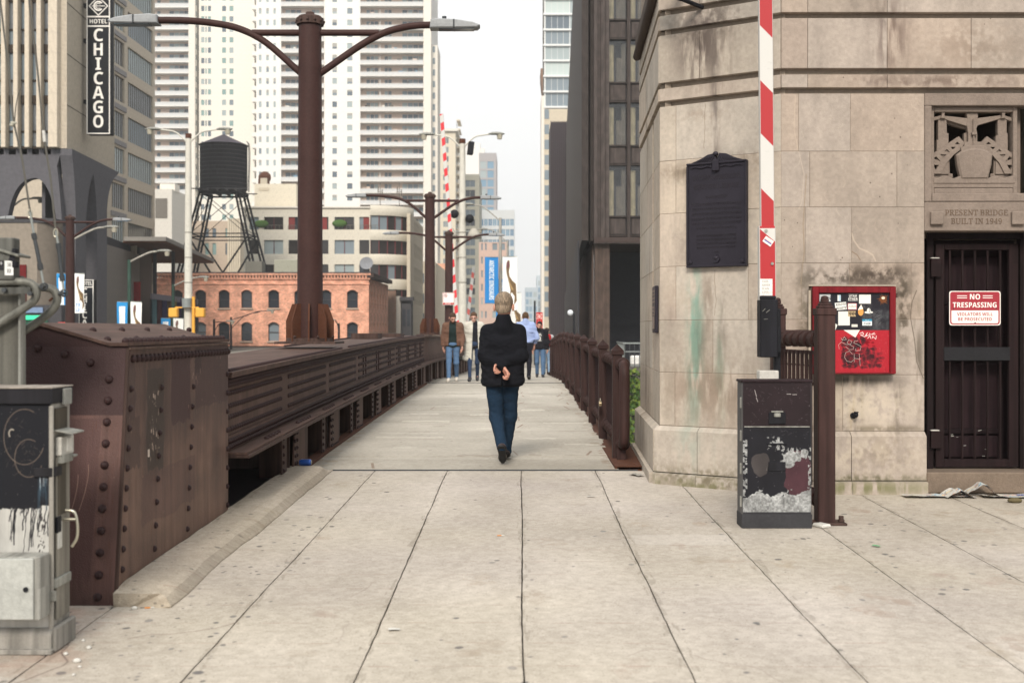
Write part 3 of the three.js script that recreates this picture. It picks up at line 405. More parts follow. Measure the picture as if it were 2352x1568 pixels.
const frontTex = ctex(1536, 2048, (c, w, h) => {
  const P = (x, y) => [(x - 2.37) / FW * w, (1 - y / FH) * h];
  for (let i = 0; i < 70; i++) { const x = rr(2.4, 3.6), y = rr(2.2, 3.7); c.strokeStyle = rgb(206, 190, 170, rr(0.1, 0.3)); c.lineWidth = rr(1, 3); const [p, q] = P(x, y); c.beginPath(); c.moveTo(p, q); c.quadraticCurveTo(p + rr(-14, 14), q + rr(4, 20), p + rr(-26, 26), q + rr(4, 44)); c.stroke(); }
  // filled cracks
  const crack = (pts, lw, col) => { c.strokeStyle = col; c.lineWidth = lw; c.beginPath(); pts.forEach(([x, y], i) => { const [p, q] = P(x, y); i ? c.lineTo(p, q) : c.moveTo(p, q); }); c.stroke(); };
  crack([[2.5, 3.72], [2.49, 3.4], [2.52, 3.25], [2.58, 3.0], [2.56, 2.75], [2.53, 2.68]], 4, rgb(190, 176, 160, 0.4)); crack([[2.6, 3.0], [2.57, 2.55], [2.58, 2.3], [2.55, 2.0]], 4, rgb(140, 124, 106, 0.7));
  crack([[3.01, 2.47], [3.03, 2.4], [3.08, 2.33], [3.15, 2.3], [3.2, 2.27], [3.23, 2.21]], 6, rgb(196, 182, 166, 0.6)); crack([[3.01, 2.3], [3.06, 2.27], [3.09, 2.22]], 4, rgb(132, 114, 96, 0.8)); crack([[3.6, 1.95], [3.56, 1.85], [3.54, 1.72], [3.58, 1.5], [3.6, 1.3], [3.66, 1.15]], 4, rgb(90, 82, 72, 0.7));
  for (let i = 0; i < 26; i++) { const [p, q] = P(rr(2.4, 4.5), rr(2.2, 4.9)); c.fillStyle = rgb(60, 46, 40, 0.8); c.beginPath(); c.arc(p, q, rr(1.2, 2.6), 0, 7); c.fill(); }
}, (u, v) => { const k = wallNoise(u, v, FW, FH, 11); return weather(frontDirt, 2.37 + u * FW, v * FH, [162 * k, 151 * k, 141 * k]); });
const sideDirt = [[0.9, 0.5, 1.2, 0.4, [120, 104, 84], 0.5, 4], ...Array.from({ length: 10 }, () => [rr(0, 3), rr(0.8, 4.6), rr(0.05, 0.2), rr(0.3, 0.9), [104, 92, 80], rr(0.3, 0.6), 5])];
const sideTex = ctex(512, 1024, () => {}, (u, v) => { const k = wallNoise(u, v, 3, 5.2, 23); return weather(sideDirt, u * 3, v * 5.2, [170 * k, 160 * k, 147 * k]); });
const stoneBump = grainBump.clone(); stoneBump.repeat.set(4, 6);
const stoneMat = { front: std(0xffffff, 0.92, { map: frontTex, bumpMap: stoneBump, bumpScale: 0.0025 }), splay: std(0xffffff, 0.92, { map: splayTex, bumpMap: stoneBump, bumpScale: 0.0025 }), side: std(0xffffff, 0.92, { map: sideTex, bumpMap: stoneBump, bumpScale: 0.0025 }) };
for (const k of ['front', 'splay', 'side']) stoneMat[k].userData.alt = [0xffffff, 0xf9f7f4, 0xfffaf5, 0xfaf5f2, 0xf3f1ee].map((c) => { const m = stoneMat[k].clone(); m.color.set(c); return m; });
const jointMat = grain(0x968a7d, 0.95), stoneRelief = grain(0x8a7d73, 0.92, { bumpScale: 0.004 });
// a wall frame: u along the wall, y up, n outwards
function wallFrame(A, B) { const a = V(A[0], 0, -A[1]), b = V(B[0], 0, -B[1]), e = b.clone().sub(a), L = e.length(); e.normalize(); const n = V(-e.z, 0, e.x); return { m: new THREE.Matrix4().makeBasis(e, V(0, 1, 0), n).setPosition(a), L }; }
const FS = wallFrame(HB, HC), FF = wallFrame(HC, HD), FL = wallFrame(HA, HB);
function block(frame, mat, uvf, u0, u1, y0, y1, proud = 0, depth = 0.14, c = 0.0035, name = 'stone_block') {
  const g = cbox(u1 - u0, y1 - y0, depth, c, (u0 + u1) / 2, (y0 + y1) / 2, proud - depth / 2); uvp(g, (x, y) => uvf(x, y)); g.applyMatrix4(frame.m); g.computeVertexNormals(); return raw(name, g, mat.userData.alt[Math.floor(rnd() * 5)], bridgeHouse);
}
const inFrame = (frame, g) => { g.applyMatrix4(frame.m); return g; };
const J = 0.0016;
function courseRow(frame, mat, uvf, y0, y1, cuts, proud = 0, skip) { for (let i = 0; i < cuts.length - 1; i++) { if (skip && skip(cuts[i], cuts[i + 1])) continue; block(frame, mat, uvf, cuts[i] + J, cuts[i + 1] - J, y0 + J, y1 - J, proud + rr(-0.002, 0.002)); } }
{
  const uS = (u, y) => [u / SW, y / SH], uF = (u, y) => [u / FW, y / FH], uL = (u, y) => [u / 3, y / 5.2];
  const LS = FS.L, LF = 2.6, LL = FL.L, doorU = 3.67 - HC[0], gd = gy(10.6) - 0.02;
  const bands = [[3.78, 3.9], [3.955, 4.41], [4.46, 4.6], [4.655, 5.19]];
  const cutsS = [[0, 0.16, LS], [0, 0.55, LS], [0, 0.17, 0.9, LS], [0, 0.52, LS], [0, 0.17, 0.86, LS], [0, 0.17, LS]];
  const cutsF = [[0, 0.56, 1.3], [0, 0.25, 0.64, 1.3], [0, 0.19, 0.62, 1.18, 1.3], [0, 0.22, 0.64, 1.3], [0, 0.26, 1.05, 1.3], [0, 0.16, 0.63, 1.3]];
  const cutsL = [[0, 1.2, 2.1, LL], [0, 0.9, 1.6, LL], [0, 1.2, 2.1, LL], [0, 0.9, 1.6, LL], [0, 1.2, 2.1, LL], [0, 0.9, 1.6, LL]];
  for (let k = 0; k < 6; k++) {
    courseRow(FS, stoneMat.splay, uS, COURSE[k], COURSE[k + 1], cutsS[k]); courseRow(FF, stoneMat.front, uF, COURSE[k], COURSE[k + 1], cutsF[k]);
    // side wall with a tall narrow slot
    const cl = cutsL[k]; for (let i = 0; i < cl.length - 1; i++) { const a = cl[i] + J, b = cl[i + 1] - J, y0 = COURSE[k] + J, y1 = COURSE[k + 1] - J; for (const [p, q] of k < 1 ? [[a, b]] : [[a, Math.min(b, 1.98)], [Math.max(a, 2.14), b]]) if (q - p > 0.03) block(FL, stoneMat.side, uL, p, q, y0, y1); }
  }
  for (const [y0, y1] of bands) { courseRow(FS, stoneMat.splay, uS, y0, y1, y1 - y0 > 0.4 ? [0, 0.42, LS] : [0, LS], 0.012); courseRow(FF, stoneMat.front, uF, y0, y1, y1 - y0 > 0.4 ? [0, 0.24, 0.96, 1.72, LF] : [0, 0.24, 0.96, LF], 0.012); courseRow(FL, stoneMat.side, uL, y0, y1, [0, 1.1, LL], 0.012); }
  // backing behind joints and grooves
  const back = (f, u0, u1, y0, y1, z = -0.05) => { const g = box(u1 - u0, y1 - y0, 0.06, (u0 + u1) / 2, (y0 + y1) / 2, z - 0.03); return inFrame(f, plain(g)); };
  mesh('wall_core', [back(FS, -0.02, LS + 0.02, 0, 5.2), back(FF, 0, doorU - 0.005, 0, 3.74), back(FF, 0, 4.1, 3.74, 5.2), back(FF, doorU + 0.98, 4.1, 0, 3.74), back(FL, 0, 1.97, 0, 5.2), back(FL, 2.15, LL + 0.02, 0, 5.2), back(FL, 1.97, 2.15, 0, 5.2, -0.2)], jointMat, bridgeHouse);
  mesh('mortar', [back(FS, 0, LS, 0.6, 3.728, -0.004), back(FF, 0, doorU - 0.005, 0.6, 3.728, -0.004), back(FL, 0, 1.975, 0.6, 3.728, -0.004), back(FL, 2.145, LL, 0.6, 3.728, -0.004)], jointMat, bridgeHouse);
  mesh('wall_body', ext([[HA[0] + 0.2, -HA[1]], [HB[0] + 0.25, -HB[1] - 0.1], [HC[0] + 0.1, -HC[1] - 0.28], [3.6, -HC[1] - 0.28], [3.6, -12.2], [4.7, -12.2], [4.7, -HC[1] - 0.2], [6.3, -HC[1] - 0.2], [6.3, -16], [HA[0] + 0.2, -16]].map(([x, z]) => [x, -z]), 6.2).rotateX(-Math.PI / 2).translate(0, 0, 0), jointMat, bridgeHouse);
  // plinth with sloped top, footing
  const plinth = (f, u0, u1, mat, uvf, y0, y1, pr, slope, nm) => { const g = plain(ext([[0, y0], [pr, y0], [pr, y1 - slope], [0.005, y1], [0, y1]], u1 - u0)); g.rotateY(-Math.PI / 2); g.scale(1, 1, 1); const p = g.attributes.position; for (let i = 0; i < p.count; i++) { const zz = p.getZ(i), xx = p.getX(i); p.setXYZ(i, u0 - xx, p.getY(i), zz); } g.computeVertexNormals(); uvp(g, (x, y) => uvf(x, y)); g.applyMatrix4(f.m); g.computeVertexNormals(); raw(nm, g, mat, bridgeHouse); };
  for (const [f, L, mat, uvf, cuts] of [[FS, LS, stoneMat.splay, uS, [-0.03, 0.42, LS + 0.03]], [FF, doorU, stoneMat.front, uF, [0.01, 0.62, doorU]], [FL, LL, stoneMat.side, uL, [0, 1.2, LL + 0.015]]]) {
    for (let i = 0; i < cuts.length - 1; i++) { plinth(f, cuts[i] + 0.003, cuts[i + 1] - 0.003, mat, uvf, 0.238, 0.672, 0.065, 0.04, 'plinth_block'); plinth(f, cuts[i] + 0.002, cuts[i + 1] - 0.002, mat, uvf, gd - 0.08, 0.234, 0.105, 0.012, 'footing_block'); }
  }
  // door bay: surround, lintel, sill
  const B = (w, h, d, x, y, z, c = 0.006) => cbox(w, h, d, c, x, y, z);
  const zf = -HC[1];
  mesh('surround', [B(0.065, 0.868, 0.16, 3.703, 3.185, zf - 0.075), B(1.1, 0.11, 0.16, 4.22, 3.675, zf - 0.075), B(0.06, 0.868, 0.16, 4.69, 3.185, zf - 0.075), B(0.92, 0.075, 0.16, 4.198, 2.79, zf - 0.075)], stoneRelief, bridgeHouse);
  mesh('inner_surround', [B(0.04, 0.89, 0.12, 3.757, 3.27, zf - 0.11), B(0.04, 0.89, 0.12, 4.515, 3.27, zf - 0.11), B(0.716, 0.045, 0.12, 4.136, 3.595, zf - 0.11), B(0.716, 0.05, 0.12, 4.136, 2.853, zf - 0.11)], stoneRelief, bridgeHouse);
  const lint = mesh('lintel', [B(1.06, 0.264, 0.2, 4.2, 2.618, zf - 0.1)], stoneRelief, bridgeHouse);
  mesh('boss', [B(0.115, 0.118, 0.04, 3.775, 2.6, zf + 0.018)], stoneRelief, lint); mesh('boss', [B(0.115, 0.118, 0.04, 4.508, 2.6, zf + 0.018)], stoneRelief, lint);
  const letterMat = grain(0x6e5d50, 0.95);
  mesh('lettering', [text3('PRESENT BRIDGE', 0.05, 0.003, serif).scale(0.98, 1, 1).translate(4.14, 2.652, zf + 0.001), text3('BUILT IN 1949', 0.05, 0.003, serif).scale(0.98, 1, 1).translate(4.14, 2.575, zf + 0.001)], letterMat, lint);
  mesh('door_sill', [B(1.1, 0.19, 0.5, 4.215, 0.215, zf - 0.17, 0.012)], grain(0x7d6f62, 0.95, { bumpScale: 0.006 }), bridgeHouse);
  mesh('recess_lining', [box(0.05, 2.2, 1.2, 3.64, 1.39, zf - 0.72), box(0.05, 2.2, 1.2, 4.68, 1.39, zf - 0.72), box(1.1, 0.05, 1.2, 4.2, 2.46, zf - 0.82)], stoneRelief, bridgeHouse);
  // ---- carved grille: ship under an opened bascule bridge ----
  const rel = new THREE.Group(); rel.name = 'carved_relief'; bridgeHouse.add(rel);
  const RX = (x) => 3.771 + (x - 430) / 1025 * 0.736, RY = (y) => 3.573 - (y - 240) / 1125 * 0.69, pz = zf - 0.09;
  const pl = (name, pts, d, z, bevel = 0.004) => mesh(name, ext(pts.map(([x, y]) => [RX(x), RY(y)]).reverse(), d, bevel).translate(0, 0, pz + z), stoneRelief, rel);
  pl('tower_column', [[515, 310], [612, 310], [618, 550], [638, 550], [640, 1150], [500, 1150], [498, 650], [516, 650]], 0.05, -0.06); pl('tower_column', [[1275, 310], [1380, 310], [1380, 550], [1392, 550], [1396, 1150], [1245, 1150], [1250, 590], [1275, 580]], 0.05, -0.06);
  pl('column_cap', [[540, 240], [585, 240], [572, 275], [582, 325], [535, 325], [550, 275]], 0.05, -0.03); pl('column_cap', [[1305, 240], [1350, 240], [1338, 280], [1345, 325], [1305, 325], [1318, 280]], 0.05, -0.03);
  pl('beam', [[575, 290], [880, 330], [880, 440], [620, 345], [580, 330]], 0.05, -0.05); pl('beam', [[1000, 330], [1300, 285], [1300, 325], [1010, 425]], 0.05, -0.05); pl('beam', [[430, 320], [545, 285], [545, 325], [430, 362]], 0.05, -0.05); pl('beam', [[1345, 285], [1455, 325], [1455, 372], [1345, 325]], 0.05, -0.05); pl('beam_soffit', [[620, 345], [890, 440], [885, 468], [800, 445], [640, 378]], 0.04, -0.09);
  pl('funnel', [[865, 248], [1000, 248], [1006, 300], [994, 350], [1004, 420], [984, 480], [996, 560], [998, 690], [890, 690], [890, 540], [870, 400], [880, 320]], 0.05, -0.045); pl('funnel_shade_post', [[858, 545], [890, 530], [890, 690], [858, 690]], 0.04, -0.075);
  mesh('mast', [rod(V(RX(946), RY(800), pz + 0.025), V(RX(946), RY(340), pz + 0.025), 0.007, 8), cbox(0.045, 0.026, 0.03, 0.003, RX(948), RY(560), pz + 0.03)], stoneRelief, rel);
  // truss leaves: plate with triangular openings
  const leaf = (mir) => {
    const m = (pts) => pts.map(([x, y]) => [RX(mir ? 1890 - x : x), RY(y)]);
    const o = m([[440, 850], [765, 595], [840, 690], [790, 790], [700, 870], [610, 990], [540, 1150], [440, 1150]]), s = shp(o);
    for (const tri of [[[712, 712], [748, 675], [778, 712]], [[660, 752], [728, 752], [688, 792]], [[580, 818], [612, 784], [652, 830]], [[526, 858], [608, 866], [566, 918]], [[444, 925], [478, 890], [536, 972]], [[440, 1018], [514, 1020], [470, 1100]]]) s.holes.push(new THREE.Path(m(tri).map(([x, y]) => new THREE.Vector2(x, y))));
    mesh('truss_leaf', ext(s, 0.05, 0).translate(0, 0, pz - 0.04), stoneRelief, rel);
    pl('pier', m2(mir, [[440, 1155], [530, 1155], [560, 1060], [660, 920], [662, 1145], [700, 1150], [702, 1200], [440, 1230]]), 0.05, -0.075);
  };
  const m2 = (mir, pts) => pts.map(([x, y]) => [mir ? 1890 - x : x, y]);
  leaf(false); leaf(true);
  pl('bridge_cabin', [[836, 690], [895, 680], [1060, 685], [1060, 740], [836, 745]], 0.05, -0.035); pl('gun_shield', [[785, 770], [830, 745], [1060, 742], [1114, 775], [1108, 850], [795, 850]], 0.05, -0.02);
  { const s = shp([[740, 890], [790, 845], [870, 812], [950, 802], [1030, 812], [1110, 845], [1152, 890], [1140, 1020], [1100, 1215], [790, 1215], [752, 1020]].map(([x, y]) => [RX(x), RY(y)]).reverse()), g = ext(s, 0.05, 0.016); mesh('ship_hull', g.translate(0, 0, pz - 0.01), stoneRelief, rel); }
  for (let k = 0; k < 3; k++) { const y = 1215 + k * 62, pts = [], lo = []; for (let x = 432; x <= 1456; x += 16) { const q = y + 17 * Math.sin((x - 470) / 215 * Math.PI * 2 + Math.PI * 0.55 + k * 0.15); pts.push([x, q]); } for (let x = 1456; x >= 432; x -= 64) lo.push([x, k < 2 ? y + 80 : 1370]); pl('wave', [...pts, ...lo], 0.02 + 0.012 * (2 - k), -0.005 + 0.004 * k, 0.006); }
  mesh('relief_back', [box(0.96, 1.1, 0.02, 4.138, 3.2, zf - 1.35)], stoneRelief, rel);
  mesh('relief_lining', [box(0.03, 0.9, 1.2, 3.68, 3.23, zf - 0.78), box(0.03, 0.9, 1.2, 4.6, 3.23, zf - 0.78), box(0.96, 0.03, 1.2, 4.138, 3.7, zf - 0.78), box(0.96, 0.03, 1.2, 4.138, 2.76, zf - 0.78)], stoneRelief, rel);
  // gutter along the side wall
  mesh('gutter', [inFrame(FL, plain(cyl(0.05, 0.05, 2.6, 1.5, 4.84, 0.05, 12, 0, 0, Math.PI / 2))), inFrame(FL, plain(box(2.6, 0.2, 0.06, 1.5, 4.95, 0.04)))], grain(0x4f453e, 0.8), bridgeHouse);
}
// ---- iron gate and door in the recess ----
{
  const gm = streak(0x2c1f21, 0.7), gm2 = streak(0x241a1c, 0.7), d = 10.86, t = thing('iron_gate', 'dark maroon barred iron gate closing the stone doorway', 'gate', [0, 0, -d]);
  const xl = (p) => X(p, d), yl = (p) => Y(p, d), bx = (n, x0, x1, y0, y1, dep, z = 0, m = gm, p = t) => mesh(n, [cbox(xl(x1) - xl(x0), yl(y0) - yl(y1), dep, 0.004, (xl(x0) + xl(x1)) / 2, (yl(y0) + yl(y1)) / 2, z)], m, p);
  bx('stile', 2148, 2168, 560, 1072, 0.05); bx('stile', 2316, 2338, 560, 1072, 0.05); bx('rail', 2168, 2316, 560, 574, 0.05); bx('rail', 2168, 2316, 1054, 1072, 0.05); bx('lock_plate', 2166, 2318, 797, 828, 0.03, 0.018, grain(0x252528, 0.7));
  for (const x of [2182, 2211, 2240, 2269, 2298]) { bx('bar', x - 2.4, x + 2.4, 574, 1054, 0.022, 0); }
  bx('jamb', 2128, 2143, 545, 1080, 0.09, -0.02, gm2); bx('jamb', 2342, 2360, 545, 1080, 0.09, -0.02, gm2); bx('head', 2128, 2360, 535, 548, 0.09, -0.02, gm2);
  for (const [a, b] of [[594, 636], [988, 1028]]) { const h = bx('hinge', 2134, 2158, a, b, 0.07, 0.03); bx('hinge_chip', 2135, 2154, a - 2, a + 2, 0.05, 0.034, M.paper, h); }
}
{
  const d = 11.05, t = thing('panelled_door', 'dark maroon panelled door behind the bars of the iron gate', 'door', [0, 0, -d]), m = streak(0x281c20, 0.7), m2 = streak(0x302126, 0.7);
  const xl = (p) => X(p, d), yl = (p) => Y(p, d);
  mesh('door_leaf', [box(0.92, 2.12, 0.04, 4.2, 1.37, -0.02)], m, t);
  for (const [a, b] of [[590, 690], [700, 815], [835, 985], [1000, 1050]]) mesh('door_panel', [cbox(0.66, yl(a) - yl(b), 0.03, 0.01, 4.16, (yl(a) + yl(b)) / 2, 0.012)], m2, t);
  for (const y of [694, 820, 990]) mesh('door_rail', [cbox(0.72, 0.05, 0.03, 0.008, 4.16, yl(y), 0.024)], m, t);
  const chipG = prep(box(0.05, 0.006, 0.004)); for (let k = 0; k < 9; k++) put('paint_chip', chipG, M.paper, t, rr(3.9, 4.5), yl(rr(985, 1050)), 0.042, 0, 0, rr(-0.3, 0.3), rr(0.3, 0.8));
}
// ---- no-trespassing sign ----
const face = (t, name, w, h, tx, x, y, z, ry = 0, o = {}) => { const g = new THREE.PlaneGeometry(w, h); const m = raw(name, g, phy(0xffffff, o.rough ?? 0.7, { map: tx, specularIntensity: 0.35, ...(o.m || {}) }), t); m.position.set(x, y, z); m.rotation.y = ry; return m; };
{
  const d = 10.8, w = X(2299, d) - X(2181, d), h = Y(668, d) - Y(747, d), t = thing('warning_sign', 'red and white no trespassing sign bolted to the iron gate', 'sign', [X(2240, d), Y(707.5, d), -d]);
  const rr0 = (c, x, y, ww, hh, r) => { c.beginPath(); c.moveTo(x + r, y); c.arcTo(x + ww, y, x + ww, y + hh, r); c.arcTo(x + ww, y + hh, x, y + hh, r); c.arcTo(x, y + hh, x, y, r); c.arcTo(x, y, x + ww, y, r); c.fill(); };
  const tx = ctex(600, 402, (c, W, H) => {
    c.fillStyle = '#e9e3dc'; c.fillRect(0, 0, W, H); c.fillStyle = '#98202f'; rr0(c, 10, 10, W - 20, H - 20, 30); c.fillStyle = '#e9e3dc'; rr0(c, 26, 228, W - 52, 150, 20); c.fillRect(26, 228, W - 52, 40);
    c.textAlign = 'center'; c.textBaseline = 'middle'; c.fillStyle = '#efe9e2'; c.font = 'bold 86px sans-serif'; c.fillText('NO', 300, 68); c.font = 'bold 84px sans-serif'; c.fillText('TRESPASSING', 300, 164, 520); for (const x of [92, 392]) { c.fillRect(x, 52, 116, 9); c.fillRect(x, 76, 116, 9); }
    c.fillStyle = '#98202f'; c.font = 'bold 52px sans-serif'; c.fillText('VIOLATORS WILL', 300, 272, 490); c.fillText('BE PROSECUTED', 300, 330, 495); c.fillStyle = '#777'; c.font = '13px sans-serif'; c.fillText('CITY OF CHICAGO', 300, 368);
    c.fillStyle = '#2a2226'; for (const [x, y] of [[52, 206], [548, 206], [302, 32], [302, 372]]) { c.beginPath(); c.arc(x, y, 8, 0, 7); c.fill(); }
    for (let i = 0; i < 30; i++) { c.fillStyle = rgb(90, 30, 34, 0.12); c.fillRect(rr(0, W), rr(0, H), rr(2, 20), rr(1, 5)); }
  });
  const sh = new THREE.Shape(), r = 0.026, a = w / 2, b = h / 2; sh.moveTo(-a + r, -b); sh.lineTo(a - r, -b); sh.quadraticCurveTo(a, -b, a, -b + r); sh.lineTo(a, b - r); sh.quadraticCurveTo(a, b, a - r, b); sh.lineTo(-a + r, b); sh.quadraticCurveTo(-a, b, -a, b - r); sh.lineTo(-a, -b + r); sh.quadraticCurveTo(-a, -b, -a + r, -b);
  const g = plain(ext(sh, 0.003)); uvp(g, (x, y) => [(x + a) / w, (y + b) / h]); raw('sign_plate', g, std(0xffffff, 0.5, { map: tx }), t);
}
// ---- red notice case with stickers ----
{
  const d = 10.55, t = thing('notice_case', 'red metal notice case with stickered dark window on the stone wall', 'notice case', [0, 0, -d]), x = (p) => X(p, d), y = (p) => Y(p, d);
  const red = streak(0x8c1f2a, 0.5), px = (q) => (3220 + q / 3.92) * 0.57422, py = (q) => (1120 + q / 3.92) * 0.57422;
  const fb = (n, a, b, c, e, z, dep, m = red) => mesh(n, [cbox(x(px(b)) - x(px(a)), y(py(c)) - y(py(e)), dep, 0.004, (x(px(a)) + x(px(b))) / 2, (y(py(c)) + y(py(e))) / 2, z)], m, t);
  fb('case_body', 92, 1425, 85, 1480, -0.05, 0.05, streak(0x6e6258, 0.8)); fb('frame_bar', 118, 216, 104, 1470, 0, 0.05); fb('frame_bar', 1328, 1420, 104, 1470, 0, 0.05); fb('frame_bar', 216, 1328, 104, 200, 0, 0.05); fb('frame_bar', 216, 1328, 1445, 1470, 0, 0.05);
  const art = ctex(1024, 1150, (c, W, H) => {
    const qx = (v) => (v - 216) / 1112 * W, qy = (v) => (v - 200) / 1245 * H, R = (a, b, e, f, col) => { c.fillStyle = col; c.fillRect(qx(a), qy(b), qx(e) - qx(a), qy(f) - qy(b)); };
    R(216, 200, 1328, 785, '#26252b'); for (let i = 0; i < 160; i++) { c.fillStyle = rgb(110, 112, 112, rr(0.03, 0.12)); c.beginPath(); c.ellipse(qx(rr(900, 1328)), qy(rr(480, 785)), rr(8, 44), rr(14, 70), 0, 0, 7); c.fill(); } for (let i = 0; i < 60; i++) { c.fillStyle = rgb(150, 148, 142, rr(0.04, 0.14)); c.beginPath(); c.ellipse(qx(rr(600, 1050)), qy(rr(320, 480)), rr(8, 30), rr(8, 30), 0, 0, 7); c.fill(); }
    R(216, 785, 1328, 1445, '#a62631'); for (let i = 0; i < 240; i++) { c.fillStyle = rnd() < 0.5 ? rgb(205, 84, 84, rr(0.08, 0.3)) : rgb(120, 16, 24, rr(0.08, 0.3)); c.fillRect(qx(rr(460, 1328)), qy(rr(790, 1430)), rr(2, 12), rr(8, 70)); } for (let i = 0; i < 46; i++) { c.fillStyle = rgb(236, 208, 200, 0.7); c.fillRect(qx(rr(1100, 1320)), qy(rr(850, 1440)), rr(1, 4), rr(1, 7)); }
    for (let i = 0; i < 420; i++) { const u = rnd(), v = rnd(), a = mix(590, 1220, u), b = mix(900, 1370, v); if ((u > 0.55 && v < 0.35) || (u > 0.8 && v < 0.5)) continue; c.fillStyle = rgb(30, 27, 30, rr(0.12, 0.4)); c.beginPath(); c.ellipse(qx(a), qy(b), rr(10, 40), rr(10, 34), 0, 0, 7); c.fill(); }
    for (let i = 0; i < 9; i++) { c.fillStyle = rgb(110, 8, 20, 0.6); c.beginPath(); c.ellipse(qx(rr(960, 1100)), qy(rr(930, 1050)), rr(10, 26), rr(10, 24), 0, 0, 7); c.fill(); }
    c.strokeStyle = '#b8aca6'; c.lineWidth = 5; const curve = (pts) => { c.beginPath(); pts.forEach(([a, b], i) => i ? c.lineTo(qx(a), qy(b)) : c.moveTo(qx(a), qy(b))); c.stroke(); };
    curve([[540, 1080], [530, 1010], [580, 970], [650, 1010], [720, 1005], [740, 960], [690, 935], [665, 985], [720, 1020], [770, 1050], [760, 1085], [700, 1090], [640, 1040]]); curve([[840, 950], [780, 955], [770, 985], [830, 1010], [885, 1040], [870, 1100], [800, 1110], [800, 1070]]); curve([[750, 1160], [700, 1110], [640, 1140], [625, 1210], [660, 1270], [730, 1285], [765, 1250]]); curve([[775, 1150], [778, 1285]]); curve([[775, 1225], [880, 1240]]); curve([[855, 1150], [870, 1345]]); curve([[570, 905], [590, 945], [655, 930], [620, 890], [590, 940]]);
    c.strokeStyle = '#e6dcd8'; c.lineWidth = 8; curve([[860, 840], [910, 815], [925, 850], [880, 860], [940, 890], [975, 835]]); curve([[985, 820], [960, 880], [1030, 850], [1010, 830]]); curve([[1100, 820], [1050, 850], [1110, 850]]); curve([[985, 915], [1025, 870], [1040, 920]]); curve([[1060, 915], [1065, 880], [1115, 925], [1125, 870]]);
    // stickers
    R(232, 222, 405, 335, '#b9bcbd'); c.fillStyle = '#2b2a30'; c.font = 'bold 60px serif'; c.fillText('KODN', qx(246), qy(310), 150); R(515, 232, 566, 332, '#d9dcd8'); R(538, 232, 566, 332, '#b4cbd8');
    c.fillStyle = '#eceae4'; c.font = 'bold 46px sans-serif'; c.textAlign = 'center'; c.fillText('UTAH', qx(757), qy(265), 120); c.fillText('ETHER', qx(757), qy(312), 140); c.fillRect(qx(682), qy(218), 138, 4); c.fillRect(qx(682), qy(320), 138, 4);
    R(852, 226, 1038, 368, '#e2e1dc'); c.save(); c.translate(qx(566), qy(408)); c.rotate(-0.1); c.fillStyle = '#e6e6e0'; c.fillRect(-82, -54, 164, 108); c.fillStyle = '#1f1f25'; c.font = 'italic bold 46px sans-serif'; c.fillText('RISOTE', 0, -8, 148); c.fillText('RISOTE', 2, 44, 148); c.restore();
    R(676, 364, 816, 462, '#d98a94'); R(684, 372, 808, 454, '#e9e6dc'); c.fillStyle = '#443a30'; c.font = 'italic 40px serif'; c.fillText('AdJust', qx(746), qy(424), 110);
    c.fillStyle = '#d99a55'; c.beginPath(); c.ellipse(qx(880), qy(495), 40, 58, 0, 0, 7); c.fill(); c.fillStyle = '#efe7dc'; c.beginPath(); c.moveTo(qx(832), qy(470)); c.lineTo(qx(885), qy(380)); c.lineTo(qx(918), qy(450)); c.fill();
    R(526, 490, 708, 710, '#d9dad4'); R(680, 484, 802, 570, '#b39d78'); for (let i = 0; i < 14; i++) R(690 + i * 8, 490 + (i % 3) * 14, 696 + i * 8, 530 + (i % 5) * 8, '#3a332e'); c.fillStyle = '#dcdcd6'; c.beginPath(); c.ellipse(qx(1005), qy(505), 62, 18, 0, 0, 7); c.fill(); c.beginPath(); c.ellipse(qx(1005), qy(475), 26, 34, 0, 0, 7); c.fill();
    R(904, 612, 1055, 645, '#2f86a8'); R(904, 645, 1055, 712, '#dfe5e6'); c.fillStyle = '#34343a'; c.font = 'bold 44px sans-serif'; c.fillText('CHIR', qx(980), qy(700), 120); c.fillStyle = '#e8f0f2'; c.font = '20px sans-serif'; c.fillText('HELLO', qx(980), qy(637));
    R(735, 692, 830, 735, '#cfccc4'); R(458, 560, 480, 628, '#d4d4ce'); c.fillStyle = '#d8d8d0'; c.beginPath(); c.moveTo(qx(470), qy(675)); c.lineTo(qx(515), qy(700)); c.lineTo(qx(478), qy(795)); c.lineTo(qx(450), qy(795)); c.fill();
    c.fillStyle = '#6d4228'; for (let k = 0; k < 16; k++) { c.beginPath(); c.moveTo(qx(1232), qy(300)); const a = k * 0.393, r1 = 58 + 22 * (k % 3); c.lineTo(qx(1232) + r1 * Math.cos(a), qy(300) + r1 * Math.sin(a)); c.lineTo(qx(1232) + 48 * Math.cos(a + 0.4), qy(300) + 48 * Math.sin(a + 0.4)); c.fill(); } c.fillStyle = '#e2d5be'; c.beginPath(); c.ellipse(qx(1232), qy(280), 26, 20, 0, 0, 7); c.fill();
    c.strokeStyle = '#232226'; c.lineWidth = 8; curve([[1090, 500], [1170, 540]]); curve([[1160, 490], [1110, 550]]); curve([[1100, 610], [1190, 565]]); curve([[1150, 680], [1190, 640], [1240, 650], [1200, 680], [1300, 630]]); c.lineWidth = 5; curve([[1020, 440], [1010, 500], [1060, 530]]);
    c.fillStyle = '#dedbd4'; c.beginPath(); c.moveTo(qx(608), qy(782)); c.lineTo(qx(866), qy(780)); c.lineTo(qx(796), qy(900)); c.fill();
  });
  const w = x(px(1328)) - x(px(216)), h = y(py(200)) - y(py(1445)); face(t, 'stickered_panel', w, h, art, x(px(772)), y(py(822.5)), 0.0, 0, { rough: 0.35 });
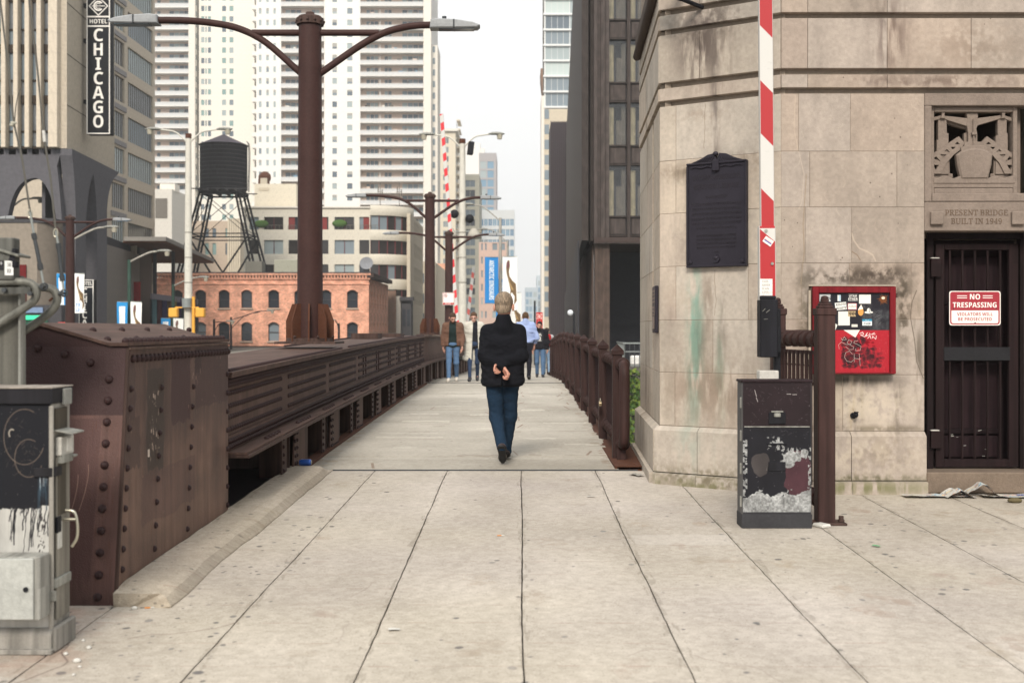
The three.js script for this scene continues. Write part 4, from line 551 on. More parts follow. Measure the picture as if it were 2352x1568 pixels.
  mesh('case_hinge', [box(0.012, 0.04, 0.03, x(px(1432)), y(py(240)), 0.01)], M_g2, t); mesh('caulk', [box(x(px(1432)) - x(px(60)), 0.01, 0.03, x(px(750)), y(py(84)), -0.02), box(0.018, 0.62, 0.03, x(px(84)), y(py(700)), -0.025)], grain(0xb8ad9c, 0.95), t);
}
// ---- bronze tablets ----
{
  const u0 = 0.305, u1 = 0.905, y0 = 2.175, y1 = 3.155, W = u1 - u0, H = y1 - y0, bronze = grain(0x35323a, 0.42, { metalness: 0.4 });
  const t = thing('bronze_tablet', 'large dark bronze memorial tablet with eagle crest on the splayed wall', 'tablet'); t.applyMatrix4(FS.m); 
  const raise = (str, y, size, wd) => { const g = text3(str, size, 0.004, serif), b = g.boundingBox, sc = Math.min(1, wd / (b.max.x - b.min.x)); g.scale(sc, 1, 1); mesh('raised_line', [g.translate((u0 + u1) / 2, y1 - y, 0.05)], bronzeWorn, t); }, bronzeWorn = grain(0x3e3a40, 0.45, { metalness: 0.4 });
  raise('BATAAN-CORREGIDOR', 0.14, 0.046, 0.48); raise('MEMORIAL BRIDGE', 0.225, 0.046, 0.45); raise('DEDICATED', 0.325, 0.028, 0.21);
  ['TO THE MEMORY OF THOSE GALLANT', 'HEROES FROM THE CHICAGO AREA', 'WHO WERE MEMBERS OF THE BESIEGED', 'GARRISON ON THE BATAAN PENINSULA', 'AND AT CORREGIDOR, PHILIPPINE', 'ISLANDS, IN WORLD WAR II.'].forEach((q, i) => raise(q, 0.39 + i * 0.045, 0.023, i === 5 ? 0.4 : 0.5)); ['MAY THE COURAGE AND FORTITUDE', 'DISPLAYED BY THIS GROUP IN THE', 'FACE OF ADVERSITY BE A CONSTANT', 'INSPIRATION TO OUR CITIZENS.'].forEach((q, i) => raise(q, 0.685 + i * 0.037, 0.02, 0.4)); raise('1949', 0.84, 0.018, 0.06);
  mesh('tablet_plate', [cbox(W, H, 0.05, 0.008, (u0 + u1) / 2, (y0 + y1) / 2, 0.025)], bronze, t);
  mesh('border', [cbox(W, 0.022, 0.02, 0.006, (u0 + u1) / 2, y1 - 0.011, 0.055), cbox(W, 0.022, 0.02, 0.006, (u0 + u1) / 2, y0 + 0.011, 0.055), cbox(0.02, H - 0.046, 0.02, 0.006, u0 + 0.01, (y0 + y1) / 2, 0.055), cbox(0.02, H - 0.046, 0.02, 0.006, u1 - 0.01, (y0 + y1) / 2, 0.055)], bronze, t);
  const cu = (u0 + u1) / 2; const wing = (s) => ext([[0, 0], [0.03, 0.07], [0.09, 0.062], [0.14, 0.035], [0.2, 0.012], [0.26, -0.004], [0, -0.02]].map(([a, b]) => [cu + s * a, y1 + 0.004 + b]), 0.04, 0.006); const crest = mesh('crest', [wing(1), wing(-1), ball(0.022, cu - 0.01, y1 + 0.075, 0.04, 1.3, 1, 1), cbox(0.07, 0.11, 0.03, 0.012, cu, y1 - 0.04, 0.07)], bronze, t);
  for (let k = 0; k < 9; k++) for (const s of [-1, 1]) mesh('feather', [rod(V(cu + s * (0.02 + k * 0.024), y1 + 0.06 - k * 0.006, 0.05), V(cu + s * (0.05 + k * 0.026), y1 + 0.002 - k * 0.001, 0.052), 0.004, 5)], bronze, crest);
  for (let k = 0; k < 14; k++) for (const s of [-1, 1]) if (k > 2) mesh('garland_leaf', [ball(0.012, cu + s * k * 0.019, y1 - 0.045 - 0.006 * Math.sin(k), 0.058, 1, 0.8, 0.6, 5)], bronze, t);
  for (const u of [u0 + 0.04, u1 - 0.04]) mesh('rosette', [ball(0.02, u, y0 + 0.05, 0.055, 1, 1, 0.5, 7), cyl(0.026, 0.02, 0.012, u, y0 + 0.05, 0.055, 8, Math.PI / 2)], bronze, t); mesh('seal', [cyl(0.04, 0.036, 0.014, cu, y0 + 0.075, 0.055, 16, Math.PI / 2), ball(0.024, cu, y0 + 0.085, 0.06, 1, 0.8, 0.5, 6)], bronze, t);
  const t2 = thing('small_tablet', 'narrow dark tablet with pale relief lines beside the stone slot', 'tablet'); t2.applyMatrix4(FL.m); const uu = FL.L - 0.28;
  const W2 = 0.34, y2 = 1.79, H2 = 0.46; mesh('tablet_plate', [cbox(W2, H2, 0.035, 0.006, uu, y2, 0.02)], bronze, t2); for (let k = 0; k < 7; k++) mesh('raised_line', [box(W2 * rr(0.6, 0.82), 0.018, 0.006, uu, y2 + 0.18 - k * 0.035 - (k > 3 ? 0.02 : 0), 0.039)], grain(0x8d7f78, 0.5, { metalness: 0.3 }), t2); mesh('raised_seal', [cbox(0.2, 0.12, 0.008, 0.003, uu, y2 - 0.13, 0.04)], grain(0x8d7f78, 0.5, { metalness: 0.3 }), t2);
}
// ---- loudspeaker horn, hose tap ----
{
  const t = thing('loudspeaker_horn', 'weathered grey loudspeaker horn bracketed high on the stone wall', 'loudspeaker'); t.applyMatrix4(FS.m);
  mesh('bell', [lathe([[0.03, -0.34], [0.045, -0.2], [0.075, -0.1], [0.13, -0.02], [0.145, 0], [0.135, 0.005], [0.12, -0.015], [0.065, -0.1], [0.03, -0.2], [0, -0.22]], 28).rotateX(Math.PI / 2).rotateY(-0.25).rotateX(0.35).translate(0.27, 4.83, 0.42)], grain(0x8f897f, 0.55, { metalness: 0.3, side: THREE.DoubleSide }), t);
  mesh('bracket', [rod(V(0.33, 4.66, 0.36), V(0.45, 4.62, 0.01), 0.02, 8), rod(V(0.3, 4.67, 0.37), V(0.36, 4.652, 0.27), 0.024, 8), cyl(0.02, 0.02, 0.1, 0.3, 4.71, 0.36, 8)], M.black, t);
  const d = 10.64, q = thing('hose_tap', 'small black hose tap sticking out of the stone wall below the red case', 'tap', [X(1960, d), Y(954, d), -d]);
  mesh('flange', [cyl(0.028, 0.028, 0.02, 0, 0, 0.01, 14, Math.PI / 2)], M.black, q); mesh('spout', [cyl(0.016, 0.016, 0.07, 0.006, 0, 0.04, 10, Math.PI / 2), ball(0.019, 0.01, 0.012, 0.07, 1, 1.3, 1, 8)], M.black, q); mesh('wheel_handle', [tr(new THREE.TorusGeometry(0.018, 0.005, 6, 14), 0.01, 0.034, 0.066, Math.PI / 2)], M.black, q);
}
// ================= railing along the walkway =================
const RXM = 1.14;
const twist = (L, r, w, turns) => { const pts = [], n = Math.round(turns * 10); for (let i = 0; i <= n; i++) { const a = i / n * turns * Math.PI * 2; pts.push(V(r * Math.cos(a), r * Math.sin(a), -L * i / n)); } return [new THREE.TubeGeometry(new THREE.CatmullRomCurve3(pts), n * 1, w, 6), cyl(r, r, L, 0, 0, -L / 2, 12, Math.PI / 2)]; };
{
  const t = thing('bridge_railing', 'maroon iron railing with twisted pipe rails and pointed square posts along the walkway', 'railing');
  const postG = prep(merge([cbox(0.105, 1.19, 0.13, 0.006, 0, 0.575, 0), cbox(0.14, 0.05, 0.16, 0.006, 0, 1.185, 0)])), capG = prep(new THREE.ConeGeometry(0.09, 0.075, 4).rotateY(Math.PI / 4).scale(1.1, 1, 1.25).translate(0, 1.247, 0)), barG = prep(box(0.022, 0.86, 0.03)), ringG = prep(tr(new THREE.TorusGeometry(0.066, 0.013, 6, 14), 0, 0, 0));
  const railG = prep(merge(twist(2.08, 0.05, 0.021, 15)));
  for (let k = 0; k < 15; k++) {
    const d = 13.1 + 2.25 * k, y = gy(d), y1 = gy(d + 2.25), sl = Math.atan2(y1 - y, 2.25);
    put('post', postG, M.rail, t, RXM - 0.05, y, -d); put('post_cap', capG, M.rail, t, RXM - 0.05, y, -d); put('rail_collar', ringG, M.rail, t, RXM, y + 1.06, -d + 0.09); put('rail_collar', ringG, M.rail, t, RXM, y + 0.19, -d + 0.09);
    if (k === 14) break;
    for (const h of [1.06, 0.19]) put('twisted_rail', railG, M.rail, t, RXM, y + h, -d - 0.085, sl);
    for (let q = 1; q < 14; q++) put('baluster', barG, M.maroonDark, t, RXM, mix(y, y1, q / 14) + 0.625, -d - q * 0.16);
  }
  const y = gy(13), end = mesh('end_bend', [tube([V(RXM, y + 1.06, -13.0), V(RXM, y + 1.06, -12.86), V(RXM, y + 1.04, -12.79), V(RXM, y + 0.97, -12.75), V(RXM, y + 0.8, -12.75), V(RXM, y + 0.3, -12.75), V(RXM, y + 0.22, -12.79), V(RXM, y + 0.19, -12.86), V(RXM, y + 0.19, -13)], 0.058, 48, 12), ...[0, 1, 2].map((k) => tr(new THREE.TorusGeometry(0.062, 0.012, 6, 14), RXM, y + 1.06, -12.87 - k * 0.045, 0.2)), ...[0, 1, 2].map((k) => tr(new THREE.TorusGeometry(0.062, 0.012, 6, 14), RXM, y + 0.19, -12.87 - k * 0.045, 0.2)), cbox(0.1, 0.5, 0.02, 0.004, RXM - 0.02, y + 0.1, -12.9)], M.rail, t);
  mesh('foot_plate', [cbox(0.3, 0.03, 0.5, 0.004, RXM + 0.03, gy(12.6) - 0.0, -12.55), cbox(0.03, 0.02, 0.03, 0.004, RXM + 0.08, gy(12.6) + 0.02, -12.48)], M.rust, t);
}
{ const p = thing('padlock', 'small brass padlock clipped between two railing posts', 'padlock', [RXM - 0.1, gy(15) + 0.47, -15.1]); mesh('lock_body', [cbox(0.035, 0.05, 0.07, 0.006, 0, 0, 0, 0.4)], std(0xa8977a, 0.4, { metalness: 0.6 }), p); mesh('shackle', [tr(new THREE.TorusGeometry(0.022, 0.005, 6, 12), 0, 0.04, -0.02, 0, Math.PI / 2)], M.chrome, p); }
// ---- short fence from the house to the barrier ----
{
  const t = thing('barrier_fence', 'short maroon fence of twisted rail and thin bars beside the black cabinet', 'fence');
  const A = V(2.365, gy(9.1), -9.1), B = V(2.245, gy(10.2), -10.2);
  const post = (p, w) => { const h = 1.62; const g = [cbox(w, h, w, 0.008, p.x, p.y + h / 2, p.z)]; const m = mesh('fence_post', g, M.rail, t); mesh('post_cap', [cbox(w + 0.018, 0.055, w + 0.018, 0.006, p.x, p.y + h + 0.02, p.z), cbox(w * 0.82, 0.022, w * 0.82, 0.006, p.x, p.y + h + 0.058, p.z), cbox(w * 0.66, 0.018, w * 0.66, 0.005, p.x, p.y + h + 0.078, p.z), cbox(w * 0.42, 0.035, w * 0.42, 0.006, p.x, p.y + h + 0.104, p.z), ball(w * 0.22, p.x, p.y + h + 0.125, p.z, 1, 0.7, 1, 8)], M.rail, m); return m; };
  const pa = post(A, 0.135); post(B, 0.115);
  mesh('base_flange', [cbox(0.26, 0.018, 0.2, 0.004, A.x + 0.02, A.y + 0.009, A.z), cyl(0.02, 0.02, 0.05, A.x + 0.12, A.y + 0.04, A.z + 0.03, 6), cyl(0.026, 0.026, 0.016, A.x + 0.12, A.y + 0.03, A.z + 0.03, 6)], M_g2, pa);
  const v = B.clone().sub(A), L = v.length(), railG = prep(merge(twist(L - 0.1, 0.056, 0.018, 6.2)));
  const yaw = Math.atan2(-v.x, -v.z);
  for (const h of [1.43, 0.18]) put('twisted_rail', railG, M.rail, t, A.x + v.x * 0.05, A.y + h, A.z + v.z * 0.05, 0, yaw);
  const bar = prep(merge([box(0.02, 0.8, 0.02, 0, 0.4, 0), tr(new THREE.TorusKnotGeometry(0.012, 0.005, 24, 5, 1, 3), 0, 0.95, 0).scale(1, 1, 1), box(0.012, 0.26, 0.012, 0.008, 0.92, 0), box(0.012, 0.26, 0.012, -0.008, 0.92, 0), box(0.032, 0.02, 0.03, 0, 0.81, 0), box(0.03, 0.03, 0.03, 0, 1.06, 0)]));
  for (let k = 1; k < 11; k++) put('fence_bar', bar, M.rail, t, A.x + v.x * k / 11, A.y + 0.26, A.z + v.z * k / 11, 0, 0.4);
}
// ---- barrier arm and its black mount ----
const stripeTex = (flip, per, redShare, red = '#a51d24') => ctex(64, 1024, (c, w, h) => { c.fillStyle = '#c6c5c1'; c.fillRect(0, 0, w, h); c.fillStyle = red; const P = h / per; for (let k = -2; k < per + 2; k++) { c.beginPath(); const y = k * P, r = P * redShare, s = P * 0.13 * flip; c.moveTo(0, y); c.lineTo(w, y + s); c.lineTo(w, y + s + r); c.lineTo(0, y + r); c.fill(); } for (let i = 0; i < 40; i++) { c.fillStyle = rgb(90, 84, 80, rr(0.05, 0.16)); c.fillRect(rr(0, w), rr(0, h), rr(1, 20), 1); } c.fillStyle = '#b5b3ae'; c.fillRect(0, 0, 3, h); c.fillRect(w - 3, 0, 3, h); });
{
  const d = 9.2, S = F / d, t = thing('striped_barrier', 'tall raised red and white striped barrier arm in a black mount', 'barrier', [0, 0, -d]);
  const arm = (n, x0, x1, y0, y1, dep, z, per, share, off) => { const w = (x1 - x0) / S, a = Y(y1, d), b = Y(y0, d), g = plain(cbox(w, b - a, dep, 0.004, 0, 0, 0)); uvp(g, (x, y) => [x / w + 0.5, y / (b - a) + 0.5 + off]); const tx = stripeTex(1, per, share); const m = raw(n, g, std(0xffffff, 0.55, { map: tx }), t); m.position.set(X((x0 + x1) / 2, d), (a + b) / 2, z); m.rotation.z = 0.008; return m; };
  // stripe repeat is 248 units of the frame
  arm('striped_arm', 1742.5, 1774, -560, 526, 0.05, -0.004, 1086 / 248, 0.49, 0); 
  const s = arm('arm_sleeve', 1742, 1780, 520, 692, 0.07, 0.01, 172 / 248, 0.72, 0.03);
  for (const [x, y] of [[1757, 531], [1771, 606]]) mesh('bolt', [cyl(0.012, 0.012, 0.012, X(x, d), Y(y, d), 0.05, 8, Math.PI / 2)], M.galv, t);
  const st = ctex(128, 128, (c) => { c.fillStyle = '#e6e0da'; c.fillRect(0, 0, 128, 128); c.fillStyle = '#3f72b0'; c.fillRect(8, 70, 112, 22); c.fillStyle = '#b8405a'; c.fillRect(8, 58, 112, 12); c.fillStyle = '#d7b2a8'; c.font = 'bold 26px sans-serif'; c.fillText('COSMO', 12, 44); });
  const sp = face(t, 'sticker', 0.075, 0.05, st, X(1762, d), Y(555, d), 0.049); sp.rotation.z = -0.6;
  const tp = ctex(128, 160, (c) => { c.fillStyle = '#dcdad6'; c.fillRect(0, 0, 128, 160); c.fillStyle = '#9a9894'; c.font = 'bold 30px sans-serif'; ['THIS', 'AMER', 'ICAN', 'LIFE'].forEach((s, i) => c.fillText(s, 22, 36 + i * 34)); c.fillStyle = '#b9afa6'; for (let i = 0; i < 20; i++) c.fillRect(rr(0, 128), rr(120, 160), rr(2, 10), rr(2, 8)); });
  face(t, 'poster', 0.1, 0.13, tp, X(1757, d), Y(660, d), 0.05); 
  mesh('mount', [cbox(0.138, 0.45, 0.13, 0.006, X(1762, d), Y(754, d), 0.02), cbox(0.125, 0.03, 0.1, 0.006, X(1761, d), Y(684, d), 0.015)], streak(0x23242c, 0.45), t);
  mesh('mount_post', [cbox(0.05, 0.62, 0.06, 0.004, X(1788, d), Y(800, d), -0.05), cbox(0.035, 0.2, 0.06, 0.004, X(1787, d), Y(780, d), 0.01)], M.black, t);
  mesh('junction_box', [cbox(0.15, 0.2, 0.12, 0.006, X(1765, d), Y(880, d), -0.02)], grain(0xc9c6bf, 0.6), t); mesh('mount_stem', [cbox(0.1, 1.1, 0.1, 0.004, X(1770, d), gy(d) + 0.55, -0.04)], M.black, t);
  mesh('scratch', [box(0.03, 0.004, 0.002, X(1750, d), Y(712, d), 0.087, 0, 0, 0.8), box(0.035, 0.004, 0.002, X(1759, d), Y(715, d), 0.087, 0, 0, 0.7), box(0.03, 0.003, 0.002, X(1754, d), Y(733, d), 0.087, 0, 0, 0.1)], M.galv, t);
}
// ---- black cabinet with peeling paint ----
{
  const d = 8.9, S = F / d, w = 160 / S, y0 = gy(d), h = 1.085, t = thing('control_cabinet', 'knee to waist high black control cabinet with peeling paint on the pavement', 'cabinet', [X(1785, d), y0, -d - 0.1]);
  const D2 = 0.2, tx = ctex(640, 1280, (c, W, H) => {
    const q = (x, y) => [(x - 245) / 425 * W, (y - 572) / 898 * H], ln = (a, b, e, f) => { c.beginPath(); c.moveTo(...q(a, b)); c.lineTo(...q(e, f)); c.stroke(); };
    c.strokeStyle = 'rgba(190,186,184,0.85)'; c.lineWidth = 5; ln(318, 616, 330, 660); ln(328, 664, 338, 692); ln(518, 643, 546, 643); ln(554, 646, 582, 646); c.lineWidth = 1.3; c.strokeStyle = 'rgba(190,180,186,0.4)'; for (let i = 0; i < 60; i++) { const a = rr(260, 660), b = rr(590, 900); ln(a, b, a + rr(-24, 24), b + rr(-22, 22)); }
    for (let i = 0; i < 90; i++) { const [a, b] = q(rr(255, 660), rr(580, 1300)); c.fillStyle = rgb(186, 182, 182, rr(0.3, 0.8)); c.beginPath(); c.ellipse(a, b, rr(0.8, 2.6), rr(0.8, 4), rr(0, 3), 0, 7); c.fill(); }
  }, (u, v) => {
    const x = 245 + u * 425, y = 572 + (1 - v) * 898, k = 1 + 0.3 * (fbm(u * 6, v * 10, 4) - 0.5) + 0.12 * (rnd() - 0.5), n = fbm(x * 0.022, y * 0.022, 5), n2 = fbm(x * 0.06 + 9, y * 0.06, 4), n3 = fbm(x * 0.012 + 40, y * 0.012, 4);
    let c = [36, 27, 30]; if (y > 850 + 8 * (n2 - 0.5)) c = [27, 27, 32];
    if (Math.hypot((x - 350) / 70, (y - 1080) / 100) < 0.75 + 0.6 * (n3 - 0.5)) c = [62, 58, 58];
    const w = (a, b, rx, ry) => Math.hypot((x - a) / rx, (y - b) / ry);
    if (x > 500 - 60 * (n3 - 0.5) && y > 1000 && w(590, 1170, 95, 190) + 0.9 * (n3 - 0.5) < 1) c = [66, 42, 48];
    const metal = y > 1285 - 60 * Math.sin(x * 0.021) * 0.4 - 110 * (n3 - 0.5) + 40 * (n2 - 0.5) || w(545, 1040, 60, 70) + 2.6 * (n - 0.5) < 0.8 || w(628, 1022, 22, 26) + 2 * (n - 0.5) < 0.9 || w(455, 955, 60, 50) + 3 * (n2 - 0.5) < 0.55 || w(540, 1290, 50, 40) + 2 * (n - 0.5) < 0.8 || ((x < 272 && y > 930) || (x > 652 && y > 980)) && n2 > 0.56;
    if (metal) { const m = 0.85 + 0.6 * (fbm(x * 0.09, y * 0.09, 4) - 0.5) + 0.3 * (n - 0.5); c = [158 * m, 160 * m, 160 * m]; }
    if (y > 1388) c = [48, 48, 51]; return [c[0] * k, c[1] * k, c[2] * k];
  });
  mesh('cabinet_shell', [cbox(w, h, D2, 0.006, 0, h / 2 + 0.02, 0)], streak(0x6f7072, 0.5, { metalness: 0.2 }), t);
  face(t, 'painted_front', w - 0.012, h - 0.01, tx, 0, h / 2 + 0.022, D2 / 2 + 0.0025, 0, { rough: 0.62 });
  mesh('lid', [cbox(w + 0.016, 0.02, D2 + 0.02, 0.005, 0, h + 0.03, 0)], streak(0x33262b, 0.5), t); mesh('base_plinth', [cbox(w + 0.006, 0.11, D2 + 0.008, 0.004, 0, 0.055, 0)], grain(0x3c3c3f, 0.7), t);
  mesh('handle_plate', [cbox(0.13, 0.09, 0.012, 0.004, 0.0, 0.835, D2 / 2 + 0.008)], streak(0x24252c, 0.5), t); mesh('latch', [cbox(0.09, 0.012, 0.014, 0.003, 0, 0.885, D2 / 2 + 0.014), cbox(0.05, 0.03, 0.02, 0.004, 0.0, 0.86, D2 / 2 + 0.016)], M.galv, t);
  mesh('label_frame', [cbox(0.15, 0.012, 0.01, 0.003, 0, 0.64, D2 / 2 + 0.007)], streak(0x25262d, 0.5), t); mesh('name_plate', [cbox(0.13, 0.07, 0.006, 0.003, 0.0, 0.47, D2 / 2 + 0.005)], streak(0x25262d, 0.5), t); mesh('door_seam', [cbox(w - 0.03, 0.008, 0.008, 0.002, 0, h - 0.315, D2 / 2 + 0.004)], M.galv, t);
  for (let k = 0; k < 4; k++) mesh('hinge', [cbox(0.012, 0.08, 0.03, 0.003, -w / 2 - 0.004, 0.2 + k * 0.25, D2 / 2 - 0.03)], M.galv, t);
  const sb = thing('concrete_scrap', 'pale broken concrete scrap lying between cabinet and fence post', 'rubble', [X(1888, 8.95), gy(8.95), -8.95]); mesh('scrap_body', [cbox(0.09, 0.03, 0.12, 0.01, 0, 0.014, 0, 0, 0.5)], M.paper, sb);
}
// ================= grey utility cabinet and gate machine =================
{
  const x1 = -2.257, w = 0.56, x0 = x1 - w, zf = -5.66, dep = 0.24, y0 = gy(5.7), top = 1.31, t = thing('utility_cabinet', 'grey utility cabinet with dripping black paint over its upper half', 'cabinet');
  const tx = ctex(640, 1400, (c, W, H) => {
    const yq = (D) => (D - 893) / (1500 - 893) * H, xq = (D) => (1 - (122 - D) / 266) * W;
    c.fillStyle = '#191a1f'; c.beginPath(); c.moveTo(0, 0); c.lineTo(W, 0); c.lineTo(W, yq(1160)); for (let x = W; x >= 0; x -= 8) c.lineTo(x, yq(1168) + rr(-5, 6) + (x > W * 0.9 ? -14 : 0)); c.fill();
    for (let i = 0; i < 46; i++) { const x = xq(rr(-120, 120)), n = rr(30, 260); c.strokeStyle = '#1e1e22'; c.lineWidth = rr(3, 8); c.beginPath(); c.moveTo(x, yq(1160)); let q = x; for (let k = 0; k < 8; k++) { q += rr(-7, 3); c.lineTo(q, yq(1160) + n * (k + 1) / 8); } c.stroke(); }
    for (let i = 0; i < 100; i++) { c.fillStyle = rgb(40, 36, 38, 0.8); c.beginPath(); c.ellipse(xq(rr(92, 112)), yq(rr(1180, 1390)), rr(1, 5), rr(2, 12), 0.3, 0, 7); c.fill(); }
    c.fillStyle = 'rgba(70,104,120,0.16)'; for (let i = 0; i < 40; i++) c.fillRect(xq(rr(92, 118)), yq(rr(1070, 1130)), rr(2, 7), rr(30, 130)); c.fillStyle = 'rgba(190,200,206,0.5)'; for (let i = 0; i < 16; i++) c.fillRect(xq(rr(96, 116)), yq(rr(1078, 1100)), rr(1, 4), rr(10, 70));
    c.strokeStyle = 'rgba(150,130,110,0.5)'; c.lineWidth = 5; for (const [a, b, r] of [[62, 1000, 44], [72, 1050, 30]]) { c.beginPath(); c.ellipse(xq(a), yq(b), r * 2.6, r * 3.4, 0, 0.4, 5.2); c.stroke(); } c.strokeStyle = 'rgba(190,180,165,0.7)'; c.lineWidth = 8; c.beginPath(); c.ellipse(xq(33), yq(992), 16, 22, 0, 2.2, 5.4); c.stroke(); c.beginPath(); c.ellipse(xq(102), yq(912), 12, 20, 0, 3, 5.2); c.stroke();
    for (let i = 0; i < 70; i++) { c.fillStyle = rgb(186, 180, 170, rr(0.2, 0.7)); c.fillRect(xq(rr(0, 120)), yq(rr(930, 1150)), rr(1, 4), rr(1, 4)); } for (let i = 0; i < 60; i++) { const x = xq(rr(20, 90)), y = yq(rr(950, 1090)); c.strokeStyle = rgb(120, 100, 84, rr(0.1, 0.3)); c.lineWidth = rr(2, 6); c.beginPath(); c.moveTo(x, y); c.lineTo(x + rr(-30, 30), y + rr(-20, 30)); c.stroke(); }
    c.fillStyle = 'rgba(40,36,36,0.6)'; for (let i = 0; i < 16; i++) c.fillRect(xq(rr(20, 90)), yq(rr(1452, 1465)), rr(3, 9), rr(10, 56));
  }, (u, v) => { const k = 1 + 0.24 * (fbm(u * 5, v * 9, 4) - 0.5) + 0.14 * (fbm(u * 40, v * 4, 3) - 0.5) + 0.06 * (rnd() - 0.5); return [176 * k, 175 * k, 170 * k]; });
  const shell = mesh('cabinet_shell', [cbox(w, top - y0 - 0.02, dep, 0.008, x0 + w / 2, (top + y0) / 2, zf - dep / 2)], streak(0xb2b1ac, 0.5, { metalness: 0.15 }), t);
  const f = face(t, 'painted_front', w - 0.006, top - y0 - 0.02, tx, x0 + w / 2, (top + y0) / 2, zf + 0.002, 0, { rough: 0.6 });
  mesh('lid', [cbox(w + 0.02, 0.075, dep + 0.03, 0.005, x0 + w / 2, top - 0.035, zf - dep / 2 + 0.004)], streak(0x2b2b31, 0.5), t); mesh('lid_edge', [cbox(w + 0.022, 0.006, dep + 0.034, 0.002, x0 + w / 2, top + 0.006, zf - dep / 2 + 0.004)], streak(0xb9b2aa, 0.6), t);
  mesh('base_flare', [ext([[0, 0], [0.03, 0], [0.03, 0.09], [0.008, 0.12], [0, 0.12]], w + 0.02).rotateY(-Math.PI / 2).translate(x1 + 0.012, y0, zf - 0.0), cbox(0.03, 0.12, dep + 0.02, 0.008, x1 + 0.012, y0 + 0.06, zf - dep / 2), cbox(w + 0.04, 0.025, 0.03, 0.004, x0 + w / 2, y0 + 0.012, zf + 0.035)], streak(0xa9a8a3, 0.55), t);
  // right-hand flank: upper panel, hood, box, latch, handle, straps
  const fx = x1 + 0.004, C = (n, wz, h, y, z, th = 0.012, m = M.galv, p = t) => mesh(n, [cbox(th, h, wz, 0.003, fx + th / 2, y, zf - z)], m, p);
  const SY = (D) => EYE + (CY - D) / 468;
  C('flank_panel', 0.15, SY(935) - SY(985), (SY(935) + SY(985)) / 2, 0.1, 0.008, streak(0x585249, 0.55)); C('flank_panel', 0.17, SY(1046) - SY(1415), (SY(1046) + SY(1415)) / 2, 0.12, 0.008, streak(0x9a978e, 0.55)); C('flank_panel_patch', 0.1, SY(1060) - SY(1180), (SY(1060) + SY(1180)) / 2, 0.1, 0.011, streak(0x5f5a50, 0.55));
  mesh('hood', [cbox(0.1, 0.008, 0.16, 0.002, fx + 0.04, SY(988), zf - 0.1, 0, 0, -0.18)], M.galv, t); const bx = C('meter_housing', 0.16, SY(1001) - SY(1043), (SY(1001) + SY(1043)) / 2, 0.12, 0.03, grain(0xb9b7b0, 0.5)); C('housing_window', 0.06, 0.07, (SY(1004) + SY(1038)) / 2, 0.13, 0.036, M.paper, bx);
  C('latch_plate', 0.14, 0.045, SY(1051), 0.12, 0.03); C('latch_bar', 0.05, 0.012, SY(1050), 0.2, 0.04); C('warning_label', 0.09, 0.08, SY(911), 0.16, 0.019, grain(0x8f8f8a, 0.6));
  mesh('strap', [cbox(0.09, 0.045, 0.01, 0.003, x1 - 0.035, SY(1078), zf + 0.01), cbox(0.02, 0.045, 0.08, 0.003, x1 + 0.012, SY(1078), zf - 0.04)], streak(0x2c2c31, 0.5), t); mesh('strap', [cbox(0.1, 0.05, 0.012, 0.003, x1 - 0.02, SY(1356), zf + 0.012), cbox(0.02, 0.045, 0.19, 0.003, x1 + 0.014, SY(1330), zf - 0.1)], M.galv, t);
  mesh('door_handle', [tube([V(fx + 0.02, SY(1172), zf - 0.12), V(fx + 0.06, SY(1176), zf - 0.12), V(fx + 0.075, SY(1195), zf - 0.12), V(fx + 0.075, SY(1235), zf - 0.12), V(fx + 0.05, SY(1256), zf - 0.12)], 0.0075, 30, 8), rod(V(fx, SY(1193), zf - 0.12), V(fx + 0.07, SY(1193), zf - 0.12), 0.008)], M.chrome, t); C('torn_sticker', 0.05, 0.13, SY(1225), 0.07, 0.0135, M.paper); C('handle_seat', 0.05, 0.08, SY(1200), 0.06, 0.014, M.black);
  mesh('corner_bead', [cbox(0.02, top - y0 - 0.1, 0.02, 0.005, x1 + 0.002, (top + y0) / 2 - 0.03, zf + 0.002)], streak(0xbdbbb4, 0.5), t);
  // small steel box strapped to the front
  const mb = thing('meter_box', 'small pale steel box with a round keyhole fixed to the dripping cabinet', 'meter box', [X(10, 5.52), Y(1352, 5.52), -5.52]), mw = 0.33, mh = 0.3;
  mesh('box_body', [cbox(mw, mh, 0.12, 0.005, 0, 0, -0.06)], streak(0xaeb0ac, 0.45, { metalness: 0.2 }), mb); mesh('box_door', [cbox(mw - 0.03, mh - 0.012, 0.012, 0.004, -0.012, 0, 0.008)], grain(0xb9bbb6, 0.42, { metalness: 0.2 }), mb); mesh('keyhole', [cyl(0.012, 0.012, 0.008, mw / 2 - 0.06, 0.0, 0.017, 12, Math.PI / 2)], M.black, mb);
}
